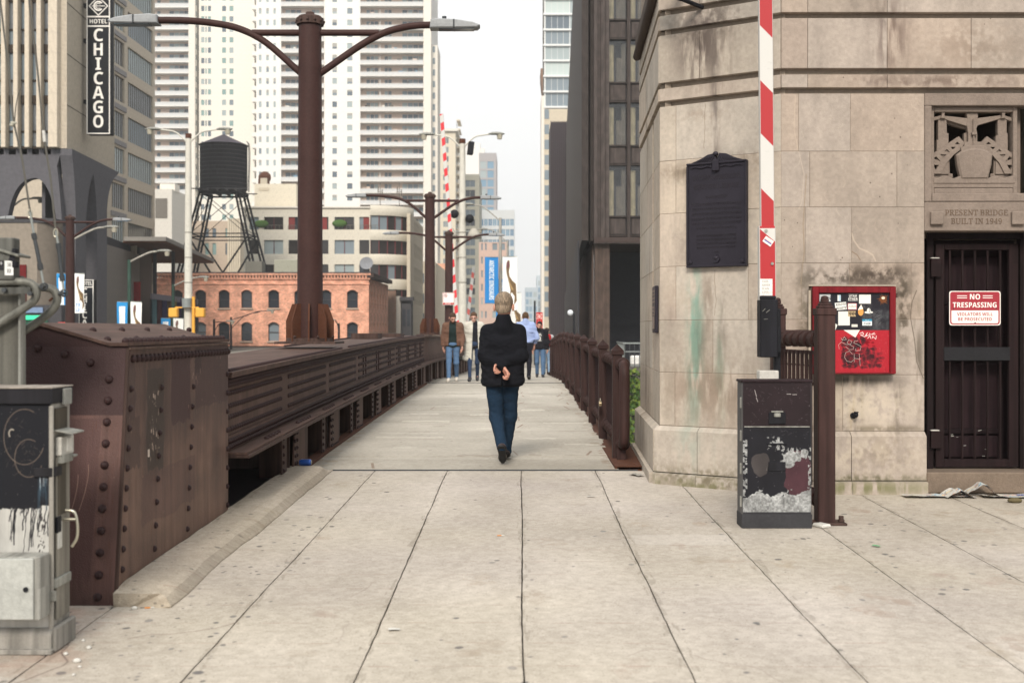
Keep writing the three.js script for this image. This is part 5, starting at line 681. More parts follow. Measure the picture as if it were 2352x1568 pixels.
{
  const d = 6.1, Sg = F / d, t = thing('gate_machine', 'galvanised gate machine with two bent grey tubes and stickered housing', 'gate machine'), P3 = (x, y, dd = d) => at(x, y, dd);
  const g1 = streak(0x8f918b, 0.42, { metalness: 0.3 }), g2 = streak(0x6f716e, 0.5, { metalness: 0.2 });
  mesh('pedestal', [cbox(0.6, 1.83, 0.05, 0.008, X(42, d) - 0.3, gy(6) + 0.915, -d - 0.06)], streak(0x75756f, 0.55), t); mesh('pedestal_edge', [cbox(0.014, 1.8, 0.07, 0.004, X(40, d), gy(6) + 0.9, -d - 0.05)], M.galv, t);
  mesh('housing', [cbox(0.5, 0.22, 0.08, 0.006, X(36, d) - 0.25, Y(595, d), -d - 0.01)], g2, t); mesh('housing_lid', [cbox(0.62, 0.014, 0.16, 0.003, X(56, d) - 0.31, Y(548, d), -d - 0.03, 0, 0, -0.3)], g1, t);
  for (const [y, h] of [[578, 0.03], [608, 0.03]]) mesh('housing_hinge', [cbox(0.02, h, 0.04, 0.003, X(38, d), Y(y, d), -d + 0.02)], M.black, t);
  const stk = (s, w, h, fg, bg) => ctex(128, 64, (c) => { c.fillStyle = bg; c.fillRect(0, 0, 128, 64); c.fillStyle = fg; c.font = 'bold 26px sans-serif'; c.textAlign = 'center'; s.forEach((q, i) => c.fillText(q, 64, 27 + i * 27, 120)); });
  face(t, 'sticker', 0.045, 0.075, stk(['I AM', 'MLM'], 1, 1, '#222', '#d9dad8'), X(20, d - 0.03), Y(616, d), -d + 0.032); face(t, 'sticker', 0.025, 0.05, stk(['DE'], 1, 1, '#eee', '#2b2b30'), X(2, d - 0.03), Y(610, d), -d + 0.032); const dm = face(t, 'sticker', 0.03, 0.06, stk(['AP'], 1, 1, '#ddd', '#25252a'), X(29, d - 0.03), Y(588, d), -d + 0.032); dm.rotation.z = -0.35;
  const tb = (n, pts, r) => mesh(n, [tube(pts, r, 60, 14)], g1, t);
  tb('bent_tube', [P3(-90, 652), P3(-20, 648), P3(50, 647), P3(68, 650), P3(80, 660), P3(83, 674), P3(77, 690), P3(62, 702), P3(0, 741), P3(-90, 798)], 0.0215); tb('bent_tube', [P3(-60, 664, 6.22), P3(60, 662, 6.22), P3(108, 661, 6.22), P3(124, 668, 6.22), P3(131, 684, 6.22), P3(126, 702, 6.22), P3(108, 722, 6.22), P3(0, 795, 6.22), P3(-90, 856, 6.22)], 0.0215);
  mesh('flat_bar', [beam(P3(-60, 668, 6.08), P3(70, 667, 6.08), 0.012, 0.034)], g2, t); for (const [x, y] of [[9, 666], [68, 674]]) mesh('bar_bolt', [cyl(0.012, 0.012, 0.02, ...P3(x, y, 6.06).toArray(), 8, Math.PI / 2)], M.steelDark, t); mesh('bar_bolt', [rod(P3(112, 691, 6.22), P3(120, 684, 6.22), 0.006)], M.rust, t);
  for (const [x, y, dd, o] of [[100, 658, 6.1, 0], [146, 673, 6.2, 0]]) { const p = P3(x, y, dd); mesh('shackle', [tr(new THREE.TorusGeometry(0.016, 0.0055, 6, 14), p.x, p.y, p.z, 0, 0.4), cyl(0.007, 0.007, 0.05, p.x, p.y, p.z, 8, Math.PI / 2), rod(V(p.x - 0.03, p.y - 0.004, p.z), p, 0.008)], M.steelDark, t); }
}
// stay cables with turnbuckles
{
  const mk = (label, pts, d, tb, loose) => {
    const t = thing('stay_cable', label, 'cable', [0, 0, 0], 0, 'stay cables of the gate machine'), p = pts.map(([x, y]) => at(x, y, d)), wire = grain(0x6e6c66, 0.5, { metalness: 0.4 });
    for (const o of [-0.004, 0.004]) mesh('wire', [tube(p.map((q) => V(q.x + o, q.y, q.z + o)), 0.0032, 40, 5)], wire, t);
    const a = at(...tb[0], d), b = at(...tb[1], d), e = at(...tb[2], d), s = b.clone().sub(a).normalize(); mesh('turnbuckle', [rod(a, b, 0.0105, 8), rod(a.clone().addScaledVector(s, -0.01), a.clone().addScaledVector(s, 0.02), 0.014, 6), rod(b.clone().addScaledVector(s, -0.02), b.clone().addScaledVector(s, 0.012), 0.014, 6)], M.steelDark, t); mesh('threaded_rod', [rod(b, e, 0.0058, 6), rod(p[p.length - 1], a, 0.006, 6)], M.steel, t);
    const r = p[p.length - 1]; mesh('thimble', [tr(new THREE.TorusGeometry(0.014, 0.004, 6, 12).scale(0.8, 1.5, 1), r.x, r.y - 0.012, r.z)], M.chrome, t); if (loose) loose(t, wire); return t;
  };
  mk('stay cable with a wire clamp and loose end rising from the inner bent tube', [[-30, -260], [0, 6], [20, 170], [31, 282], [45, 340], [54, 392], [68, 486]], 6.1, [[77, 540], [92, 614], [99, 652]], (t, wire) => { mesh('loose_end', [tube([at(32, 285, 6.1), at(36, 240, 6.1), at(42, 215, 6.1), at(46, 203, 6.1)], 0.003, 16, 5)], wire, t); const p = at(30, 282, 6.1); mesh('clamp', [cbox(0.03, 0.016, 0.016, 0.004, p.x, p.y, p.z), cbox(0.02, 0.012, 0.03, 0.003, p.x - 0.006, p.y - 0.012, p.z)], M.chrome, t); });
  mk('stay cable with a hook turnbuckle rising from the outer bent tube', [[34, -260], [66, 0], [84, 150], [99, 300], [107, 360], [114, 400], [121, 470], [127, 530]], 6.2, [[133, 563], [142, 640], [146, 668]], (t) => { const p = at(101, 312, 6.2); mesh('ferrule', [rod(at(99, 300, 6.2), at(102, 326, 6.2), 0.009, 8)], M.white, t); });
}
// ================= litter =================
{
  const canG = lathe([[0, 0], [0.024, 0], [0.029, 0.008], [0.033, 0.02], [0.033, 0.1], [0.029, 0.112], [0.026, 0.12], [0.024, 0.117], [0, 0.115]], 18), d = 11.75, can = thing('drink_can', 'crumpled blue drink can lying at the kerb end', 'can', [X(701, d), gy(d) + 0.1, -d]);
  const cm = ctex(128, 128, (c) => { c.fillStyle = '#2c57a8'; c.fillRect(0, 0, 128, 128); c.fillStyle = '#d8dde6'; c.fillRect(30, 0, 34, 128); c.fillStyle = '#7ea3d8'; c.fillRect(80, 0, 12, 128); }); const m = raw('can_body', plain(canG), std(0xffffff, 0.3, { map: cm, metalness: 0.4 }), can); m.rotation.z = Math.PI / 2; m.position.set(0.06, 0.034, 0); mesh('can_end', [cyl(0.025, 0.025, 0.004, 0.061, 0.034, 0, 14, 0, 0, Math.PI / 2)], M.galv, can);
  const paperScrap = (label, px, dd, s, color = M.paper) => { const g = new THREE.PlaneGeometry(s, s * 0.6, 4, 3).rotateX(-Math.PI / 2), p = g.attributes.position; for (let i = 0; i < p.count; i++) p.setY(i, 0.006 + s * 0.12 * vn(p.getX(i) * 40 + px, p.getZ(i) * 40)); g.computeVertexNormals(); const o = mesh('paper_scrap', g, color, scene); o.position.set(X(px, dd), gy(dd), -dd); o.rotation.y = px; tag(o, label, 'litter'); color.side = THREE.DoubleSide; };
  paperScrap('white paper scrap on the pavement near the lower middle joint', 905, 6.05, 0.06); paperScrap('small white paper scrap lying in line with the splayed wall', 1357, 10.4, 0.06); paperScrap('crumpled grey paper lying at the foot of the splayed wall', 1463, 11.75, 0.16, grain(0xa4a19a, 0.9)); paperScrap('bright green wrapper on the pavement in front of the doorway', 2013, 8.2, 0.06, grain(0x49b070, 0.6));
  const butt = (label, px, dd, a) => { const t = thing('cigarette_butt', label, 'cigarette butt', [X(px, dd), gy(dd), -dd], a); mesh('filter', [cyl(0.004, 0.004, 0.03, 0, 0.004, 0, 7, 0, 0, Math.PI / 2)], std(0xc9813a, 0.8), t); mesh('paper_end', [cyl(0.004, 0.004, 0.02, 0.026, 0.004, 0, 7, 0, 0, Math.PI / 2)], M.paper, t); };
  butt('orange cigarette butt on the middle pavement strip', 1147, 8.6, 0.1); butt('cigarette butt by the grey cabinet foot', 145, 5.0, 0.4); butt('cigarette butt under the broken kerb end', 338, 6.5, 0.2);
  const pg = prep(new THREE.IcosahedronGeometry(0.016, 1).scale(1.2, 0.8, 1)); for (const [px, dd, s] of [[203, 5.72, 0.8], [176, 5.5, 1], [150, 5.62, 0.7], [182, 5.42, 0.5], [190, 5.85, 0.6], [168, 5.3, 0.5], [308, 6.48, 0.9]]) { const o = put('pebble', pg, M.paper, scene, X(px, dd), gy(dd) + 0.008 * s, -dd, 0, px, 0, s); tag(o, 'small pale pebble lying near the grey cabinet and rusty box', 'pebble', 'pale pebbles by the cabinet'); }
  { const o = put('stone_chip', prep(new THREE.IcosahedronGeometry(0.05, 1).scale(1.3, 0.5, 0.8)), grain(0x6a6148, 0.9), scene, X(2332, 10.1), gy(10.1) + 0.02, -10.1); tag(o, 'mossy brown stone chip beside the crumpled newspaper', 'stone'); }
  // newspaper: flat spread sheets and a tented fold
  const nt = ctex(512, 256, (c, w, h) => { c.fillStyle = '#bab8b0'; c.fillRect(0, 0, w, h); for (let i = 0; i < 150; i++) { c.fillStyle = ['#8d9aa8', '#b9a9a0', '#c7694f', '#6fa2b8', '#3b4a6b', '#d8a545', '#555'][i % 7]; c.globalAlpha = rr(0.3, 0.9); c.fillRect(rr(0, w), rr(0, h), rr(6, 60), rr(3, 22)); } c.globalAlpha = 1; c.fillStyle = '#3f4678'; c.fillRect(300, 20, 90, 90); c.fillStyle = '#d9d8d2'; c.font = 'bold 30px serif'; c.fillText('NEWS', 306, 60); });
  const nm = std(0xffffff, 0.9, { map: nt, side: THREE.DoubleSide }), np = thing('newspaper', 'crumpled colourful newspaper tented against the doorway step', 'newspaper', [X(2205, 10.42), gy(10.42), -10.42]); np.scale.set(0.92, 0.85, 0.8);
  const sheetN = (name, w, dd, x, y, z, f, ry) => { const g = new THREE.PlaneGeometry(w, dd, 14, 6).rotateX(-Math.PI / 2), p = g.attributes.position; for (let i = 0; i < p.count; i++) p.setY(i, f(p.getX(i), p.getZ(i))); g.computeVertexNormals(); const o = raw(name, g, nm, np); o.position.set(x, y, z); o.rotation.y = ry; };
  const cr = (x, z, k) => 0.012 + 0.03 * vn(x * 14 + k, z * 14) * vn(x * 5 + k, z * 6); sheetN('paper_sheet', 0.62, 0.2, -0.24, 0.002, 0.02, (x, z) => cr(x, z, 1), 0.02); sheetN('paper_sheet', 0.6, 0.24, 0.5, 0.002, 0.04, (x, z) => cr(x, z, 7), -0.05);
  sheetN('paper_fold', 0.3, 0.22, -0.03, 0.003, 0.05, (x, z) => 0.012 + 0.085 * Math.max(0, 1 - Math.abs(x + 0.02) / 0.13) * (0.7 + 0.6 * vn(x * 20, z * 20)), 0.1); sheetN('paper_fold', 0.34, 0.2, 0.2, 0.003, 0.0, (x, z) => 0.012 + 0.15 * Math.max(0, 1 - Math.abs(x - 0.0) / 0.17) * (0.75 + 0.4 * vn(x * 16, z * 9 + 3)), -0.1);
}
// ================= people =================
function snet(f, lo, hi, h) {                                  // smooth mesh of the zero set of f
  const n = [0, 1, 2].map((i) => Math.ceil((hi[i] - lo[i]) / h) + 1), [nx, ny, nz] = n, val = new Float32Array(nx * ny * nz);
  for (let k = 0, o = 0; k < nz; k++) for (let j = 0; j < ny; j++) for (let i = 0; i < nx; i++, o++) val[o] = f(lo[0] + i * h, lo[1] + j * h, lo[2] + k * h);
  const id = new Int32Array(nx * ny * nz).fill(-1), P = [], I = [], sx = 1, sy = nx, sz = nx * ny, cor = [0, sx, sy, sx + sy, sz, sx + sz, sy + sz, sx + sy + sz];
  const ed = [[0, 1], [2, 3], [4, 5], [6, 7], [0, 2], [1, 3], [4, 6], [5, 7], [0, 4], [1, 5], [2, 6], [3, 7]];
  for (let k = 0; k < nz - 1; k++) for (let j = 0; j < ny - 1; j++) for (let i = 0; i < nx - 1; i++) {
    const o = i + j * sy + k * sz; let m = 0; for (let q = 0; q < 8; q++) if (val[o + cor[q]] < 0) m |= 1 << q; if (m === 0 || m === 255) continue;
    let x = 0, y = 0, z = 0, c = 0; for (const [a, b] of ed) { const va = val[o + cor[a]], vb = val[o + cor[b]]; if ((va < 0) === (vb < 0)) continue; const t = va / (va - vb); x += mix(a & 1, b & 1, t); y += mix(a >> 1 & 1, b >> 1 & 1, t); z += mix(a >> 2, b >> 2, t); c++; }
    id[o] = P.length / 3; P.push(lo[0] + (i + x / c) * h, lo[1] + (j + y / c) * h, lo[2] + (k + z / c) * h);
  }
  for (let k = 1; k < nz - 1; k++) for (let j = 1; j < ny - 1; j++) for (let i = 1; i < nx - 1; i++) {
    const o = i + j * sy + k * sz, s = val[o] < 0; for (const [st, u, v] of [[sx, sy, sz], [sy, sz, sx], [sz, sx, sy]]) { if (s === val[o + st] < 0) continue; const a = id[o], b = id[o - u], c = id[o - u - v], d = id[o - v]; if (a < 0 || b < 0 || c < 0 || d < 0) continue; s ? I.push(a, b, c, a, c, d) : I.push(a, c, b, a, d, c); }
  }
  const N = new Float32Array(P.length), e = h * 0.5; for (let i = 0; i < P.length; i += 3) { const x = P[i], y = P[i + 1], z = P[i + 2]; let a = f(x + e, y, z) - f(x - e, y, z), b = f(x, y + e, z) - f(x, y - e, z), c = f(x, y, z + e) - f(x, y, z - e); const l = Math.hypot(a, b, c) || 1; N[i] = a / l; N[i + 1] = b / l; N[i + 2] = c / l; }
  const g = new THREE.BufferGeometry(); g.setAttribute('position', new THREE.Float32BufferAttribute(P, 3)); g.setAttribute('normal', new THREE.BufferAttribute(N, 3)); g.setIndex(I); return g;
}
const cap = (a, b, ra, rb = ra) => { const vx = b[0] - a[0], vy = b[1] - a[1], vz = b[2] - a[2], L = vx * vx + vy * vy + vz * vz || 1e-9; return (x, y, z) => { const px = x - a[0], py = y - a[1], pz = z - a[2], t = clamp((px * vx + py * vy + pz * vz) / L); return Math.hypot(px - vx * t, py - vy * t, pz - vz * t) - (ra + (rb - ra) * t); }; };
const ell = (cx, cy, cz, rx, ry, rz) => { const m = Math.min(rx, ry, rz); return (x, y, z) => (Math.hypot((x - cx) / rx, (y - cy) / ry, (z - cz) / rz) - 1) * m; };
const trunkP = (y0, y1, c0, c1, r0, r1, rnd_ = 0.03) => (x, y, z) => { const t = clamp((y - y0) / (y1 - y0)), rx = mix(r0[0], r1[0], t), rz = mix(r0[1], r1[1], t), a = (Math.hypot((x - mix(c0[0], c1[0], t)) / (rx - rnd_), (z - mix(c0[1], c1[1], t)) / (rz - rnd_)) - 1) * (Math.min(rx, rz) - rnd_), b = Math.max(y0 + rnd_ - y, y - y1 + rnd_); return (a > 0 && b > 0 ? Math.hypot(a, b) : Math.max(a, b)) - rnd_; };
const uni = (ps, k) => (x, y, z) => { let d = 1e3; for (const p of ps) { const e = p(x, y, z), h = Math.max(k - Math.abs(d - e), 0) / k; d = Math.min(d, e) - h * h * k * 0.25; } return d; };
const boundsOf = (pts, pad) => [[0, 1, 2].map((i) => Math.min(...pts.map((p) => p[i])) - pad), [0, 1, 2].map((i) => Math.max(...pts.map((p) => p[i])) + pad)];
const v3 = (a) => V(...a), arr = (v) => [v.x, v.y, v.z];
// five-fingered hand: metacarpals, three bones a finger, thumb from the side of the palm
function handField(w, dir, nrm, side, curl, s = 1) {
  const D = v3(dir).normalize(), Nn = v3(nrm).addScaledVector(D, -v3(nrm).dot(D)).normalize(), Sd = D.clone().cross(Nn).multiplyScalar(side), W = v3(w), ps = [];
  const pt = (o, a, b, c) => o.clone().addScaledVector(Sd, a * s).addScaledVector(D, b * s).addScaledVector(Nn, c * s);
  [[-0.03, 0.082, 0.062], [-0.01, 0.09, 0.076], [0.011, 0.088, 0.07], [0.03, 0.078, 0.054]].forEach(([a, b, L], i) => {
    let p = pt(W, a, b, 0), ang = 0; ps.push(cap(arr(pt(W, a * 0.5, 0, 0)), arr(p), 0.0155 * s, 0.0125 * s)); const r = [0.0098, 0.0088, 0.0078];
    [0.5, 0.28, 0.22].forEach((q, j) => { ang += curl * (j ? 1.1 : 0.85) * (1 + 0.06 * i); const e = p.clone().addScaledVector(D, Math.cos(ang) * L * q * 1.25 * s).addScaledVector(Nn, Math.sin(ang) * L * q * 1.25 * s); ps.push(cap(arr(p), arr(e), r[j] * s, (r[j] - 0.0008) * s)); p = e; });
  });
  const a = pt(W, -0.022, 0.022, 0.008), b = pt(W, -0.052, 0.055, 0.02), c = pt(W, -0.052, 0.085, 0.034), e = pt(W, -0.042, 0.106, 0.044); ps.push(cap(arr(a), arr(b), 0.0145 * s, 0.012 * s), cap(arr(b), arr(c), 0.0108 * s, 0.0098 * s), cap(arr(c), arr(e), 0.0096 * s, 0.008 * s));
  return { f: uni(ps, 0.006 * s), b: boundsOf([arr(pt(W, 0, 0.08, 0)), w], 0.13 * s) };
}
const headMat = (c, yaw, pitch, roll) => new THREE.Matrix4().makeRotationFromEuler(new THREE.Euler(pitch, yaw, roll, 'YXZ')).setPosition(...c);
const skullPs = () => [ell(0, 0.03, -0.012, 0.076, 0.09, 0.096), ell(0, -0.035, 0.02, 0.062, 0.086, 0.074), ell(0, -0.092, 0.05, 0.034, 0.026, 0.034), cap([0, 0.004, 0.088], [0, -0.034, 0.11], 0.009, 0.014), ell(0, 0.024, 0.072, 0.05, 0.012, 0.018), ell(0, -0.066, 0.084, 0.024, 0.011, 0.012), cap([0, -0.07, -0.022], [0, -0.135, -0.026], 0.05, 0.05)];
function headField() { const base = uni(skullPs(), 0.024), ears = uni([ell(0.087, -0.014, -0.01, 0.013, 0.036, 0.022), ell(-0.087, -0.014, -0.01, 0.013, 0.036, 0.022)], 0.01), so = uni([ell(0.031, 0.004, 0.093, 0.017, 0.011, 0.014), ell(-0.031, 0.004, 0.093, 0.017, 0.011, 0.014)], 0.004); return (x, y, z) => Math.max(Math.min(base(x, y, z), ears(x, y, z)), -so(x, y, z)); }
const cloth = (color, amp = 0.001, o = {}) => grain(color, 0.95, { bumpScale: amp, specularIntensity: 0.2, ...o });
// p: joints in metres, x across the picture, y up from the ground, z towards the viewer; fz = +1 looks at the viewer
function figure(t, p) {
  const K = (p.hk || 1) * (p.k || 1), q = p.cell || 0.016, hq = p.headCell || 0.007, k = p.k || 1, all = [p.head, p.hipL, p.hipR, p.anL, p.anR, p.toeL, p.toeR, p.elL, p.elR, p.wrL, p.wrR, p.shL, p.shR];
  const hm = headMat(p.head, p.yaw, p.pitch || 0, p.roll || 0), G = [];
  // body under the clothes, head and hands: one surface each, joined
  const mid = [(p.hipL[0] + p.hipR[0]) / 2, p.hipL[1], (p.hipL[2] + p.hipR[2]) / 2], chest = [(p.shL[0] + p.shR[0]) / 2, p.shL[1] - 0.1 * k, (p.shL[2] + p.shR[2]) / 2], neck = [chest[0] * 0.6 + p.head[0] * 0.4, p.shL[1] + 0.075 * k, chest[2] * 0.7 + p.head[2] * 0.3];
  const core = uni([cap(mid, chest, 0.09 * k, 0.1 * k), cap(chest, neck, 0.07 * k, 0.052 * k), cap(neck, p.head, 0.05 * k, 0.05 * k), ...[['shL', 'elL', 'wrL'], ['shR', 'elR', 'wrR']].flatMap(([a, b, c]) => [cap(p[a], p[b], 0.042 * k, 0.036 * k), cap(p[b], p[c], 0.034 * k, 0.024 * k), cap(chest, p[a], 0.06 * k, 0.042 * k)]), ...[['hipL', 'knL', 'anL', 'toeL'], ['hipR', 'knR', 'anR', 'toeR']].flatMap(([a, b, c, d]) => [cap(p[a], p[b], 0.06 * k, 0.045 * k), cap(p[b], p[c], 0.042 * k, 0.03 * k), cap(p[c], p[d], 0.026 * k, 0.02 * k)])], 0.04);
  { const [lo, hi] = boundsOf(all, 0.16); G.push(snet(core, lo, hi, Math.max(q, 0.014))); }
  { const g = snet(headField(), [-0.11, -0.2, -0.13], [0.11, 0.14, 0.14], hq); g.scale(K, K, K); g.applyMatrix4(hm); G.push(g); }
  for (const h of p.hands) { const r = handField(...h); G.push(snet(r.f, r.b[0], r.b[1], p.handCell || 0.005)); }
  mesh('body', G, std(p.skin, 0.6), t);
  // hair
  const cut = p.hairCut ?? 0.012, hs = p.hairSize || 1, hair = (x, y, z) => Math.max(Math.min(ell(0, 0.038, -0.02, 0.084 * hs, 0.094 * hs, 0.102 * hs)(x, y, z), ell(0, -0.025, -0.032, 0.073 * hs, 0.08 * hs, 0.078 * hs)(x, y, z)) + 0.006 * (fbm(Math.atan2(x, z) * 16, y * 26, 3) - 0.5) - 0.002, z * 0.75 - y * 0.9 - cut, (p.nape ?? -0.085) - y);
  { const g = snet(hair, [-0.13, -0.14, -0.16], [0.13, 0.17, 0.13], hq); g.scale(K, K, K); g.applyMatrix4(hm); mesh('hair', g, p.hairMat || grain(p.hair, 0.85, { bumpScale: 0.004 }), t); }
  const onHead = (n, geo, m) => { const g = merge(geo); g.scale(k, k, k); g.applyMatrix4(hm); return mesh(n, g, m, t); };
  if (p.face) {
    const dk = std(0x2a2220, 0.6); for (const s of [-1, 1]) { onHead('eye', [ball(0.011, s * 0.031, 0.004, 0.078, 1.25, 0.7, 1, 8)], std(0x3a302c, 0.3)); onHead('eyebrow', [ball(0.015, s * 0.031, 0.026, 0.088, 1.4, 0.28, 0.5, 6)], dk); }
    onHead('mouth', [ball(0.018, 0, -0.064, 0.09, 1.1, 0.24, 0.5, 6)], std(0x8a5248, 0.6));
    if (p.beard) { const bf = uni([ell(0, -0.075, 0.03, 0.066, 0.062, 0.07), ell(0, -0.11, 0.05, 0.044, 0.034, 0.042)], 0.02), g = snet((x, y, z) => Math.max(bf(x, y, z), y + 0.03 - Math.max(0, Math.abs(x) - 0.04) * 1.6, -ell(0, -0.064, 0.105, 0.022, 0.008, 0.02)(x, y, z)), [-0.1, -0.17, -0.07], [0.1, 0.02, 0.13], hq); g.scale(k, k, k); g.applyMatrix4(hm); mesh('beard', g, grain(p.hair, 0.9), t); }
    if (p.glasses) onHead('glasses', [tr(new THREE.TorusGeometry(0.021, 0.0026, 5, 14), 0.032, 0.002, 0.104), tr(new THREE.TorusGeometry(0.021, 0.0026, 5, 14), -0.032, 0.002, 0.104), rod(V(-0.011, 0.006, 0.106), V(0.011, 0.006, 0.106), 0.0022, 5), rod(V(0.053, 0.006, 0.1), V(0.08, 0.006, 0), 0.0022, 5), rod(V(-0.053, 0.006, 0.1), V(-0.08, 0.006, 0), 0.0022, 5)], dk);
  }
  // trousers with creases at knee and hem
  const fold = (a, fx, fy) => (x, y, z) => a * (fbm(x * fx + 7, y * fy + z * fx * 0.6, 3) - 0.5);
  const legs = uni([...[['hipL', 'knL', 'anL'], ['hipR', 'knR', 'anR']].flatMap(([a, b, c]) => [cap(p[a], p[b], 0.092 * k * (p.legW || 1), 0.068 * k * (p.legW || 1)), cap(p[b], p[c], 0.066 * k * (p.legW || 1), 0.054 * k * (p.legW || 1))]), ell(mid[0], mid[1] + 0.04, mid[2], 0.165 * k, 0.13 * k, 0.125 * k)], 0.035), lf = fold(0.018, 9, 17);
  { const [lo, hi] = boundsOf([p.hipL, p.hipR, p.knL, p.knR, p.anL, p.anR], 0.2), an = [p.anL, p.anR]; mesh('trousers', snet((x, y, z) => { let dz = legs(x, y, z) + lf(x, y, z); return Math.max(dz, y - mid[1] - 0.12 * k, ...an.map((a) => Math.hypot(x - a[0], y - a[1], z - a[2]) < 0.09 ? a[1] - 0.035 - y : -1)); }, lo, hi, q), cloth(p.trousers, 0.0015), t); }
  // shoes
  for (const [a, b] of [['anL', 'toeL'], ['anR', 'toeR']]) { const A = p[a], B = p[b], dx = v3(B).sub(v3(A)), fl = dx.clone().normalize(), heel = arr(v3(A).addScaledVector(fl, -0.05 * k).add(V(0, -0.035 * k, 0))), ball_ = arr(v3(B).addScaledVector(fl, -0.06 * k)), f = uni([cap(heel, ball_, 0.038 * k, 0.04 * k), cap(ball_, B, 0.04 * k, 0.03 * k), cap(A, heel, 0.046 * k, 0.04 * k)], 0.03), up = fl.clone().cross(V(1, 0, 0)).normalize(); if (up.y < 0) up.negate(); const so = v3(B).addScaledVector(up, -0.026 * k).dot(up); const [lo, hi] = boundsOf([heel, ball_, B, A], 0.07); const sh = mesh('shoe', snet((x, y, z) => Math.max(f(x, y, z), so - (x * up.x + y * up.y + z * up.z)), lo, hi, p.shoeCell || 0.01), std(p.shoe, 0.45), t); mesh('sole', snet((x, y, z) => { const s = x * up.x + y * up.y + z * up.z; return Math.max(f(x, y, z) - 0.004, s - so - 0.004, so - 0.018 - s); }, lo, hi, p.shoeCell || 0.008), std(p.sole || 0x2b2a2c, 0.8), sh); }
  // upper garments
  for (const u of p.tops) {
    const g = u.grow || 0, ps = [trunkP(u.hem, p.shL[1] - 0.03, [mid[0] + (u.hx || 0), mid[2] + (u.hz || 0)], [chest[0], chest[2]], [(u.w || 0.2) + g, (u.dp || 0.15) + g], [0.17 * k + g, 0.105 * k + g], 0.05), ell(chest[0], chest[1] - 0.04, chest[2], 0.185 * k + g, 0.17 * k, 0.125 * k + g), cap(p.shL, p.shR, 0.05 * k + g, 0.05 * k + g), cap(arr(v3(neck).add(V(0, 0.0, 0))), p.shL, 0.05 * k + g, 0.06 * k + g), cap(arr(v3(neck).add(V(0, 0.0, 0))), p.shR, 0.05 * k + g, 0.06 * k + g)];
    if (u.sleeves) for (const [a, b, c, s] of [['shL', 'elL', 'wrL', 1], ['shR', 'elR', 'wrR', 1]]) { const e = v3(p[b]).lerp(v3(p[c]), u.sleeves); ps.push(cap(p[a], p[b], 0.064 * k + g, 0.056 * k + g), cap(p[b], arr(e), 0.056 * k + g, 0.043 * k + g)); }
    if (u.collar) ps.push(cap(arr(v3(neck).add(V(0, -0.03, -p.fz * 0.04))), arr(v3(neck).add(V(0, u.collar, -p.fz * 0.045))), (u.cr || 0.075) * k, (u.cr || 0.075) * 0.9 * k));
    let f = uni(ps, 0.045); const f0 = f, ff = fold(u.fold ?? 0.02, u.fx || 7, u.fy || 13);
    const fz = p.fz; f = (x, y, z) => { let d = f0(x, y, z) + ff(x, y, z) * sstep(0, 0.12, p.shL[1] + 0.04 - y); if (u.open) d = Math.max(d, Math.min((u.open + (p.shL[1] - y) * 0.04) - Math.abs(x - chest[0] - (u.ox || 0)), (z - chest[2]) * fz - 0.02, (p.shL[1] + 0.12) - y + 0.2)); if (u.slit) d = Math.max(d, Math.min(u.slit - Math.abs(x - mid[0]), u.slitTop - y, -(z - mid[2]) * fz)); return Math.max(d, u.hem - y); };
    const [lo, hi] = boundsOf([p.shL, p.shR, p.elL, p.elR, p.wrL, p.wrR, [mid[0], u.hem, mid[2]], neck], 0.22); mesh(u.name, snet(f, lo, hi, q), u.mat || cloth(u.color, 0.0015), t);
  }
}
const skinTone = 0xc08c78;
